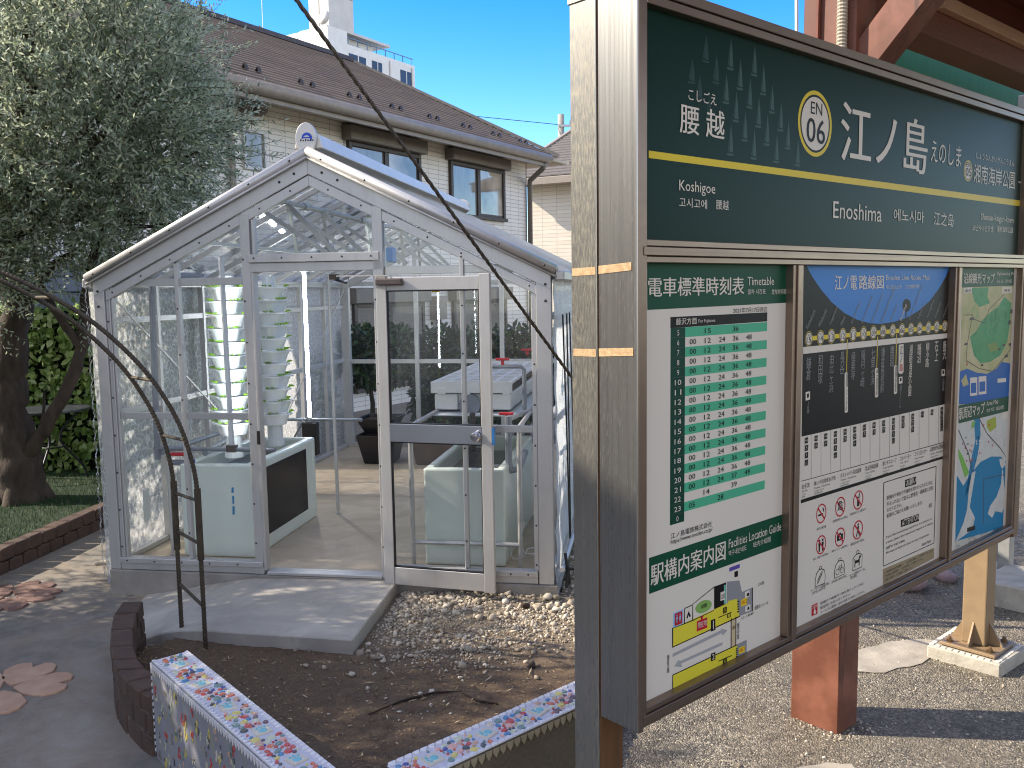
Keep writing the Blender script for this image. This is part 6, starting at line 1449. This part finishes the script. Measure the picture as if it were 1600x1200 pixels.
cn = cn.build('canopy', 'canopy', hs, .01); MB().box(-5.55, -3.0, -.40, -.02, 1.64, 1.70).build('canopy_edge', 'warm', cn)
MB().box(2.05, 2.35, -.16, 0, 1.35, 1.75).build('meter_box', 'gutter', hs, .01); MB().tube([(2.2, -.08, 1.35), (2.22, -.06, .9), (2.2, -.08, 0)], .045, 8).build('meter_pipe', 'winframe', hs)
# neighbouring house
h2 = thing('neighbour_house', 'sunlit pale tiled house with grey brown roof between the cream house and the sign', 'house', (.50, 24, 0), -math.radians(28))
MB().box(0, 7, 0, 7, -.2, 4.55).build('wall', 'pale_wall_tile', h2)
mb = MB(); R0 = lambda s, p, q: p+(q-p)*s
E0, E1 = (-.5, -.6, 4.72), (7.5, -.6, 4.72); T0, T1 = (.25, 2.6, 6.45), (1.15, 2.6, 6.45)
for i in range(18):
    a, b_ = i/18, (i+1)/18+.008; p = [[R0(s, E0[k], T0[k]) for k in range(3)] for s in (a, b_)]; q = [[R0(s, 7.5, 3.2), R0(s, -.6, 2.6), R0(s, 4.72, 6.45)] for s in (a, b_)]
    mb.add([(p[0][0], p[0][1], p[0][2]+.03), (q[0][0], q[0][1], q[0][2]+.03), q[1], p[1], (p[0][0], p[0][1], p[0][2]), (q[0][0], q[0][1], q[0][2])], [(0, 1, 2, 3), (4, 5, 1, 0)])
mb.add([E0, (-.5, 7.5, 4.72), T0], [(0, 1, 2)]); mb.add([(-.5, 7.5, 4.72), (7.5, 7.5, 4.72), (3.2, 2.6, 6.45), T0], [(0, 1, 2, 3)]); mb.add([(7.5, -.6, 4.72), (7.5, 7.5, 4.72), (3.2, 2.6, 6.45)], [(0, 1, 2)])
r2_ = mb.build('roof', 'roof2', h2)
for a, b_ in (((.25, 2.6, 6.47), (3.2, 2.6, 6.47)), ((-.5, -.6, 4.75), (.25, 2.6, 6.47))): MB().beam(a, b_, .12, .06).build('ridge_cap', 'gutter', r2_)
MB().box(-.45, 7.4, -.66, -.5, 4.50, 4.70).build('gutter', 'gutter', h2, .02); MB().box(-.4, 7.4, -.5, 0, 4.555, 4.60).build('soffit', 'soffit', h2)
for x in (.7, 1.15, 1.75): MB().box(x, x+.06, .0, .08, 5.02, 5.13).build('snow_guard', 'gutter', r2_)
# unseen house with low wing, added beyond the left edge to shade the foreground
oh = thing('shade_house', 'plain cream two storey house added outside the view to shade the path', 'house', (-13, -7, 0))
MB().box(0, 6, 0, 10.6, 0, 6.1).build('wall', 'soffit', oh); MB().box(.5, 6.01, 10.602, 12.3, 0, 4.1).build('shade_annex', 'soffit', oh); MB().prism([(-.4, 6.1), (6.2, 6.1), (3, 7.3)], -.4, 10.9).build('roof', 'roof', oh)
for y in (1.5, 4.5, 7.8):
    for z in (.9, 3.3): MB().box(5.98, 6.03, y, y+1.5, z, z+1.2).build('window', 'wing', oh)
# utility pole
M['pole'] = simple('grey_concrete_pole', '8a8781', '9a968f', 5, .8)
up = thing('utility_pole', 'distant grey utility pole with crossarms above the neighbouring roof', 'utility pole', (1.86, 32, 0))
MB().tube([(0, 0, 0), (0, 0, 7.95)], [.14, .11], 12).build('pole', 'pole', up, smooth=True)
MB().beam((-.1, -.1, 7.55), (2.4, -.1, 7.5), .06, .08).beam((0, -.1, 7.1), (2.2, -.1, 7.0), .06, .08).box(.62, .70, -.12, -.04, 6.6, 7.55).box(1.15, 1.25, -.12, -.04, 6.6, 7.5).build('crossarm', 'galv', up)
for x in (.35, .9, 1.4): MB().lathe([(.03, 0), (.07, .03), (.03, .06), (.07, .09), (.03, .16)], 10, (x, -.1, 7.58)).build('insulator', 'pole', up)
tag(MB().tube([(1.8, 32, 7.6), (-3, 31.5, 8.05), (-9, 31, 8.9)], .012, 5).build('overhead_wire', 'cord'), 'thin overhead wire running from the distant utility pole to the brown roof', 'wire')
tag(MB().tube([(-10.61, 40, 9), (-10.6, 40, 13.2)], .035, 6).tube([(-10.6, 40, 13.2), (-10.58, 40, 15.6)], .016, 6).build('roof_antenna', 'galv'), 'thin white antenna mast rising behind the brown roof', 'antenna')
# apartment tower
M['white'] = simple('white_painted_render', 'd2d2cf', 'dededb', 2, .8); M['shaft'] = simple('light_grey_concrete_panel', 'bcbbb7', 'c9c8c4', 1.5, .85)
M['wdark'] = flat('dark_window_glass', '2a333c', .1); M['rail'] = flat('blue_grey_railing', '5a7690', .5)
tw = thing('apartment_tower', 'white apartment tower with stair shaft and satellite dish beyond the house roof', 'apartment building', (-11.67, 60, 0), math.radians(58))
MB().box(0, 9.08, .02, 9, 0, 17.2).build('wall', 'white', tw)
MB().box(-.04, 1.8, -.04, 2.5, 16.9, 19.2).build('parapet_block', 'white', tw)
MB().box(1.801, 9.1, 0, .22, 16.9, 18.42).box(8.9, 9.1, .22, 8, 16.9, 18.42).build('parapet', 'white', tw)
MB().box(-.02, 1.75, 2.501, 5.6, 17.15, 19.15).build('lower_wing', 'white', tw); MB().box(-.06, -.02, 2.7, 3.3, 18.15, 18.85).box(-.06, -.02, 3.5, 4.2, 18.15, 18.85).build('window', 'shaft', tw)
MB().box(.3, 2.7, .14, 1.92, 19.2, 27).build('stair_shaft', 'shaft', tw); MB().box(.28, 2.72, .98, 1.02, 19.2, 27).box(.27, 2.73, .12, 1.95, 21.4, 21.44).build('panel_joint', 'gutter', tw)
MB().box(1.75, 6.4, 1.7, 7, 17.2, 19.45).build('penthouse', 'white', tw); MB().box(1.76, 7.3, .8, 7.6, 19.46, 19.64).build('penthouse_roof', 'shaft', tw)
for x in (2.2, 3.0, 3.9, 4.6, 5.5): MB().box(x, x+.45, 1.66, 1.7, 17.6, 19.1).build('penthouse_window', 'wdark', tw)
rl = MB().box(1.9, 9.0, .08, .12, 18.86, 18.92)
for k in range(8): rl.box(2.0+k*.97, 2.05+k*.97, .08, .12, 18.42, 18.9)
rl.build('roof_railing', 'rail', tw)
for x, w_, z0, z1 in ((1.95, 1.7, 17.25, 17.85), (4.3, 1.05, 16.9, 17.85), (7.4, 1.25, 16.6, 17.85)):
    MB().box(x, x+w_, -.03, .02, z0, z1).build('window', 'wdark', tw); MB().box(x+w_*.5, x+w_*.55, -.06, .0, z0, z1).build('window_mullion', 'white', tw)
for x in (6.2, 8.7): MB().tube([(x, -.06, 6), (x, -.06, 18.2)], .05, 6).build('downpipe', 'shaft', tw)
dsh = MB().lathe([(.02, 0), (.25, .03), (.42, .10), (.48, .18)], 18).build('satellite_dish', 'shaft', tw, smooth=True); dsh.location = (-.10, .05, 19.6); dsh.rotation_euler = (0, math.radians(-80), 0)
# ------------------------------------------------------------------ leaf builder
def leaves(name, P, D, N, L, Wd, mat, parent=None, tint=None, fold=.15):
    """P base points, D directions, N leaf normals, L lengths, Wd half widths (all arrays)."""
    n = len(P); D /= np.linalg.norm(D, axis=1)[:, None]; S = np.cross(D, N); S /= np.linalg.norm(S, axis=1)[:, None]+1e-9; U = np.cross(S, D)
    L_, W_ = L[:, None], Wd[:, None]
    A = P; B1 = P+D*L_*.38+S*W_+U*W_*fold*2; B2 = P+D*L_*.38-S*W_+U*W_*fold*2; Cc = P+D*L_*.72+S*W_*.75+U*W_*fold; C2 = P+D*L_*.72-S*W_*.75+U*W_*fold; T_ = P+D*L_-U*L_*.06
    V = np.stack([A, B1, Cc, T_, C2, B2], 1).reshape(-1, 3); I = (np.arange(n)*6)[:, None]
    F_ = np.concatenate([I+np.array([[0, 1, 2, 3]]), I+np.array([[0, 3, 4, 5]])], 1).reshape(-1, 4)
    return npmesh(name, V, F_, mat, parent, attr=np.repeat(RNG.uniform(0, 1, n) if tint is None else tint, 2))
def leafmat(name, stops, back=None, rough=.5, trans=.35):
    t = NT(name); at = t.n('Attribute', attribute_name='tint'); c = t.ramp(at.outputs['Fac'], stops)
    if back: gm = t.n('NewGeometry'); c = t.mix(gm.outputs['Backfacing'], c, back)
    t.set(col=c, rough=rough, spec=.4); tl = t.n('BsdfTranslucent'); t.l(t.mix(.5, c, stops[-1][1]), tl.inputs[0]); mx = t.n('MixShader'); mx.inputs[0].default_value = trans
    t.l(t.b.outputs[0], mx.inputs[1]); t.l(tl.outputs[0], mx.inputs[2]); t.l(mx.outputs[0], t.out.inputs[0]); M[name] = t.m
leafmat('olive_leaf', [(0, '3a4a38'), (.5, '62755b'), (.85, '93a183'), (1, 'c2c69c')], 'b3bcab', .4, .5)
leafmat('camellia_leaf', [(0, '1c3219'), (.6, '2f4a24'), (1, '4c6a30')], None, .35, .2)
leafmat('variegated_leaf', [(0, '527030'), (.4, '82a048'), (.8, 'b0c474'), (1, 'd8e2b4')], None, .5, .3)
M['bark'] = simple('olive_bark', '332a23', '52463c', 14, .95, 0, .8, 50, cs=(1, 1, .35))
# ------------------------------------------------------------------ olive tree
tr = thing('olive_tree', 'large gnarled olive tree with silvery grey green crown over the lawn beside the greenhouse', 'tree', (-4.2, 7.4, .1))
TO = Vector((-4.2, 7.4, .1)); tb = MB()
def limb(pts, r0, r1, n=9):
    p = smooth([Vector(q) for q in pts], 2); k = len(p)
    tb.tube([v+Vector((random.uniform(-1, 1), random.uniform(-1, 1), random.uniform(-1, 1)))*r0*.10 for v in p], [(r0+(r1-r0)*i/(k-1))*(1+random.uniform(-.08, .08)) for i in range(k)], n)
limb([(-4.22, 7.42, -.05), (-4.17, 7.4, .12), (-4.16, 7.4, .3), (-4.2, 7.4, .6), (-4.24, 7.4, .95), (-4.2, 7.4, 1.3), (-4.10, 7.4, 1.7), (-4.12, 7.42, 2.1), (-4.16, 7.4, 2.6), (-4.1, 7.3, 3.1)], .23, .05, 14)
for dx, dy, hh in ((.16, -.10, .5), (-.12, -.16, .55), (.05, -.2, .42), (.2, .06, .45), (-.2, .05, .6)):
    p = smooth([Vector((-4.2+dx*1.25, 7.4+dy*1.25, -.03)), Vector((-4.2+dx*.95, 7.4+dy*.95, .15)), Vector((-4.2+dx*.6, 7.4+dy*.6, .32)), Vector((-4.2+dx*.1, 7.4+dy*.1, hh+.2))], 2)
    tb.tube(p, [.10*(1-.75*i/(len(p)-1)) for i in range(len(p))], 9)
limb([(-4.16, 7.35, .42), (-3.98, 7.33, .62), (-3.84, 7.32, .84), (-3.68, 7.32, 1.08), (-3.57, 7.34, 1.36), (-3.53, 7.36, 1.62), (-3.50, 7.36, 1.92), (-3.3, 7.3, 2.4), (-3.0, 7.1, 2.9)], .065, .03)
limb([(-3.55, 7.34, 1.40), (-3.63, 7.3, 1.56), (-3.75, 7.28, 1.75), (-3.83, 7.3, 1.92), (-3.88, 7.3, 2.15), (-3.8, 7.2, 2.6)], .04, .02)
limb([(-4.02, 7.36, .55), (-3.93, 7.36, .8), (-3.90, 7.36, 1.05)], .02, .008, 6)
limb([(-4.12, 7.4, 1.65), (-3.9, 7.38, 1.95), (-3.7, 7.3, 2.12), (-3.45, 7.2, 2.2)], .05, .022); limb([(-4.14, 7.4, 2.0), (-4.5, 7.1, 2.5), (-5.0, 6.3, 2.9)], .07, .03)
CL = [(-4.2, 7.0, 3.2, 1.15, 520), (-3.45, 6.9, 3.15, 1.15, 760), (-2.95, 6.9, 3.05, .8, 520), (-3.1, 7.0, 3.85, .8, 420), (-2.65, 6.9, 3.45, .5, 130), (-2.6, 7.0, 2.95, .45, 110), (-4.4, 6.7, 2.5, .85, 420), (-3.55, 6.9, 2.45, .65, 380), (-2.95, 7.0, 2.5, .5, 220), (-4.3, 7.1, 4.0, .8, 240), (-3.6, 7.1, 4.3, .8, 300), (-4.15, 6.7, 2.2, .5, 160),
      (-5.2, 6.0, 2.5, .9, 420), (-5.2, 4.9, 2.15, .95, 620)]  # low clusters out of view, added as shade casters for ramp and path
tip = []
for cx, cy, cz, r, n_ in CL:
    st0 = Vector((-4.1, 7.3, 2.3)) if cx > -4.8 else Vector((-4.6, 6.8, 2.5))
    for k in range(4 if n_ > 100 else 2):
        e = Vector((cx, cy, cz))+Vector([random.gauss(0, r*.35) for _ in range(3)])
        limb([st0, st0.lerp(e, .4)+Vector((0, 0, .15)), st0.lerp(e, .75), e], .034, .009, 6)
tb.v = [(x-TO.x, y-TO.y, z-TO.z) for x, y, z in tb.v]; tb.build('trunk', 'bark', tr, smooth=True)
def crown(CL, TO, tr, big=1., sprays=()):
    LP, LD, LN, LL, LT, TWG = [], [], [], [], [], MB()
    for (px, py, pz), (qx, qy, qz), w_ in sprays:
        b0 = np.array([px, py, pz])+RNG.normal(0, .05, 3); dr = np.array([qx, qy, qz])-b0; Ln = np.linalg.norm(dr); dr = dr/Ln; m_ = int(Ln/.016); tt = np.linspace(.02, 1, m_)[:, None]
        bend = np.array([0, 0, .12])+RNG.normal(0, .05, 3); pts = b0+dr*Ln*tt+bend*Ln*tt*(1-tt)
        sd = np.cross(dr, RNG.normal(size=3)); sd /= np.linalg.norm(sd); s2 = np.cross(dr, sd); sg = np.where(np.arange(m_) % 2 == 0, 1, -1)[:, None]; alt = (np.arange(m_)//2 % 2)[:, None]
        LP.append(pts); LD.append(dr*.8+sg*(sd*(1-alt)+s2*alt)*.75+RNG.normal(0, .14, (m_, 3))); LN.append(dr*.4+RNG.normal(0, .5, (m_, 3))+np.array([0, 0, .6])); LL.append(RNG.uniform(.055, .082, m_)*(1-.35*tt[:, 0])); LT.append(np.clip(RNG.uniform(.45, .95)+RNG.normal(0, .12, m_), 0, 1))
        TWG.tube([p-np.array(TO) for p in pts[::4]], 0.0018, 4, False)
    for cx, cy, cz, r, n_ in CL:
        for k in range(n_):
            d = RNG.normal(size=3); d /= np.linalg.norm(d); rad = r*RNG.uniform(.2, 1)**.6
            b0 = np.array([cx, cy, cz])+d*rad*np.array([1, 1, .92])
            dr = d*.7+RNG.normal(0, .45, 3)+np.array([.12, 0, .42]); dr /= np.linalg.norm(dr)
            Ln = RNG.uniform(.22, .5); m_ = int(Ln/(.020*big)); tt = np.linspace(.06, 1, m_)[:, None]
            bend = RNG.normal(0, .18, 3)+np.array([0, 0, -.10]); pts = b0+dr*Ln*tt+bend*Ln*tt**2
            sd = np.cross(dr, RNG.normal(size=3)); sd /= np.linalg.norm(sd); s2 = np.cross(dr, sd)
            sg = np.where(np.arange(m_) % 2 == 0, 1, -1)[:, None]; alt = (np.arange(m_)//2 % 2)[:, None]
            ld = dr*.75+sg*(sd*(1-alt)+s2*alt)*.75+RNG.normal(0, .16, (m_, 3)); ln = dr*.5+RNG.normal(0, .6, (m_, 3))+np.array([0, 0, .6])
            LP.append(pts); LD.append(ld); LN.append(ln); LL.append(RNG.uniform(.9, 1.15)*RNG.uniform(.046, .076, m_)*(1-.35*tt[:, 0])*big); LT.append(np.clip(RNG.beta(1.6, 2.2)+RNG.normal(0, .11, m_), 0, 1))
            if k % 2 == 0 and big == 1: TWG.tube([b0-TO, b0+dr*Ln*.5+bend*Ln*.25-np.array(TO), b0+dr*Ln+bend*Ln-np.array(TO)], [.0035, .0025, .001], 3, False)
    P_ = np.concatenate(LP)-np.array(TO); L_ = np.concatenate(LL)
    leaves('crown', P_, np.concatenate(LD), np.concatenate(LN), L_, L_*.15, 'olive_leaf', tr, np.concatenate(LT))
    if TWG.v: TWG.build('twigs', 'bark', tr)
SPR = [((-2.7, 6.85, 3.1), (-1.92, 6.8, 3.36), 1), ((-2.75, 6.85, 3.3), (-2.12, 6.8, 3.72), 1), ((-2.8, 6.85, 3.45), (-2.35, 6.75, 3.95), 1), ((-2.8, 6.85, 2.95), (-2.02, 6.8, 3.05), 1), ((-2.75, 6.9, 2.8), (-2.1, 6.85, 2.82), 1), ((-2.9, 6.85, 2.6), (-2.25, 6.8, 2.62), 1), ((-3.1, 6.6, 3.3), (-2.5, 6.3, 3.05), 1), ((-3.4, 6.4, 3.2), (-2.85, 6.1, 2.85), 1), ((-3.6, 6.2, 3.5), (-3.05, 5.9, 3.1), 1), ((-3.0, 6.7, 3.6), (-2.55, 6.6, 4.1), 1), ((-3.7, 6.3, 2.9), (-3.3, 6.0, 2.5), 1)]
for k in range(70):
    th = random.uniform(-.9, 1.3); b0 = (-3.2+.75*math.cos(th), 6.75+random.uniform(-.4, .2), 3.15+.75*math.sin(th)); L = random.uniform(.3, .6); t1 = th+random.uniform(-.5, .6)
    SPR.append((b0, (b0[0]+L*math.cos(t1), b0[1]+random.uniform(-.3, .1), b0[2]+L*math.sin(t1)), 1))
crown(CL, TO, tr, 1., SPR)
t2 = thing('olive_tree', 'second smaller olive tree added outside the view to shade the path', 'tree', (-5.2, 2.6, 0)); TO2 = Vector((-5.2, 2.6, 0))  # unseen tree added as a shade caster for the foreground
CL2 = [(-5.0, 3.9, 2.2, 1.15, 800), (-5.1, 4.7, 2.3, .95, 600), (-5.1, 2.8, 3.0, 1.2, 420)]
tb = MB(); limb([(-5.2, 2.6, 0), (-5.25, 2.6, .8), (-5.15, 2.65, 1.6), (-5.1, 2.7, 2.6)], .15, .05, 10)
for cx, cy, cz, r, n_ in CL2: limb([(-5.18, 2.62, 1.1), (-5.15, (2.6+cy)/2, 1.7), (cx, cy, cz)], .06, .02, 7)
tb.v = [(x-TO2.x, y-TO2.y, z) for x, y, z in tb.v]; tb.build('trunk', 'bark', t2, smooth=True)
crown(CL2, TO2, t2, 1.5)
# ------------------------------------------------------------------ leaf screen, table, hedge
def wallleaf(n, x0, x1, y0, y1, z0, z1, L0, L1, wr):
    P = np.stack([RNG.uniform(x0, x1, n), RNG.uniform(y0, y1, n), RNG.uniform(z0, z1, n)], 1)
    D = RNG.normal(0, .6, (n, 3))+np.array([0, -.2, -.5]); N = RNG.normal(0, .45, (n, 3))+np.array([0, -1, .35]); L = RNG.uniform(L0, L1, n); return P, D, N, L, L*wr
sc = thing('leaf_screen', 'privacy screen of pale green variegated leaves behind the garden table', 'leaf screen', (-4.2, 8.65, 0))
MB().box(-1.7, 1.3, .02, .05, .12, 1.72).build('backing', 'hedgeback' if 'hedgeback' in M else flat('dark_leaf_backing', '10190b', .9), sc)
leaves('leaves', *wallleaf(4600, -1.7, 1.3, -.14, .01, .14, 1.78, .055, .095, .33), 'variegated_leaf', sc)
M['iron'] = simple('black_wrought_iron', '17181b', '23252a', 20, .5, .3); M['tabletop'] = simple('grey_table_top', '3d4147', '4d5157', 12, .35, .3)
tb_ = thing('garden_table', 'round black wrought iron garden table on the lawn under the olive tree', 'table', (-4.27, 8.15, .12))
MB().lathe([(.32, .665), (.335, .67), (.335, .685), (.32, .69)], 40).build('table_top', 'tabletop', tb_)
for k in range(3):
    a = k*2*PI/3+.5; P = lambda r, z: (r*math.cos(a), r*math.sin(a), z)
    MB().tube(smooth([P(.27, 0), P(.25, .12), P(.12, .28), P(.05, .38), P(.08, .5), P(.24, .66)]), .011, 8).build('leg', 'iron', tb_)
MB().tube([(.10*math.cos(a), .10*math.sin(a), .33) for a in np.linspace(0, 2*PI, 20)], .008, 6).build('ring', 'iron', tb_)
def shrub(name, lab, x, y, w_, d, h, n, L0, L1, seed, group=None, stems=3, mat='camellia_leaf', z0=.15):
    s_ = thing(name, lab, 'shrub', (x, y, 0), 0, group)
    q = RNG.uniform(-1, 1, (n*2, 3)); k = (np.abs(q[:, 0])**3+np.abs(q[:, 1])**3+np.abs(q[:, 2])**4) < RNG.uniform(.25, 1.05, n*2); q = q[k][:n]
    P = q*np.array([w_/2, d/2, (h-z0)/2])+np.array([0, 0, (h+z0)/2]); n = len(P)
    P += .06*np.stack([vnoise(P[:, 2], P[:, 1], 9, seed), vnoise(P[:, 0], P[:, 2], 9, seed+1), vnoise(P[:, 0], P[:, 1], 9, seed+2)], 1)
    D = RNG.normal(0, .6, (n, 3))+q*.6+np.array([0, 0, -.1]); N = RNG.normal(0, .5, (n, 3))+np.array([0, -.3, .8]); L = RNG.uniform(L0, L1, n)
    leaves('foliage', P, D, N, L, L*.27, mat, s_)
    b_ = MB()
    for k in range(stems):
        x0 = (k-(stems-1)/2)*.13; b_.tube([(x0, 0, 0), (x0+.02, .02, h*.35), (x0*1.8, 0, h*.75)], [.035, .03, .012], 7)
    b_.build('stems', 'bark', s_)
shrub('camellia_bush', 'dark green leafy bush with two bare stems behind the black planters', -1.62, 10.5, .95, .7, 1.45, 2600, .07, .11, 1, None, 2, z0=.72)
for i, (x, lab) in enumerate(((-.75, 'clipped dark green hedge shrub behind the hinge side of the door leaf'), (.05, 'clipped dark green hedge shrub behind the knob side of the door leaf'), (.85, 'clipped dark green hedge shrub behind the corner post beside the insulation sheet'))):
    shrub('hedge_shrub', lab, x, 10.75+.1*i, 1.05, .6, 1.42, 4200, .06, .10, 5+i*3, 'hedge shrubs along the house')
shrub('low_shrub', 'pale green low shrub beside the camellia bush behind the greenhouse', -2.35, 10.6, .55, .5, 1.15, 500, .05, .09, 30, None, 2, 'variegated_leaf')
# rubble beyond the tan column
M['rubble'] = simple('pinkish_rubble', '8d7a80', 'b59c98', 12, .9, 0, .3)
for i, (x, y, r, lab) in enumerate(((2.42, 5.2, .11, 'flat pinkish rubble stone lying closest beside the tan column'), (2.28, 5.42, .10, 'mauve grey rubble stone lying just above the lower edge of the sign'), (2.5, 5.55, .13, 'pale pink rubble stone behind the tan column'), (2.66, 5.35, .09, 'small pink rubble stone between the tan column and galvanised post'))):
    o = stones('rubble_stone', np.array([[x, y, r*.35]]), np.array([r]), 'rubble', None, None); tag(o, lab, 'stone', 'rubble stones by the column')
    if 'kind' in o: del o['kind']
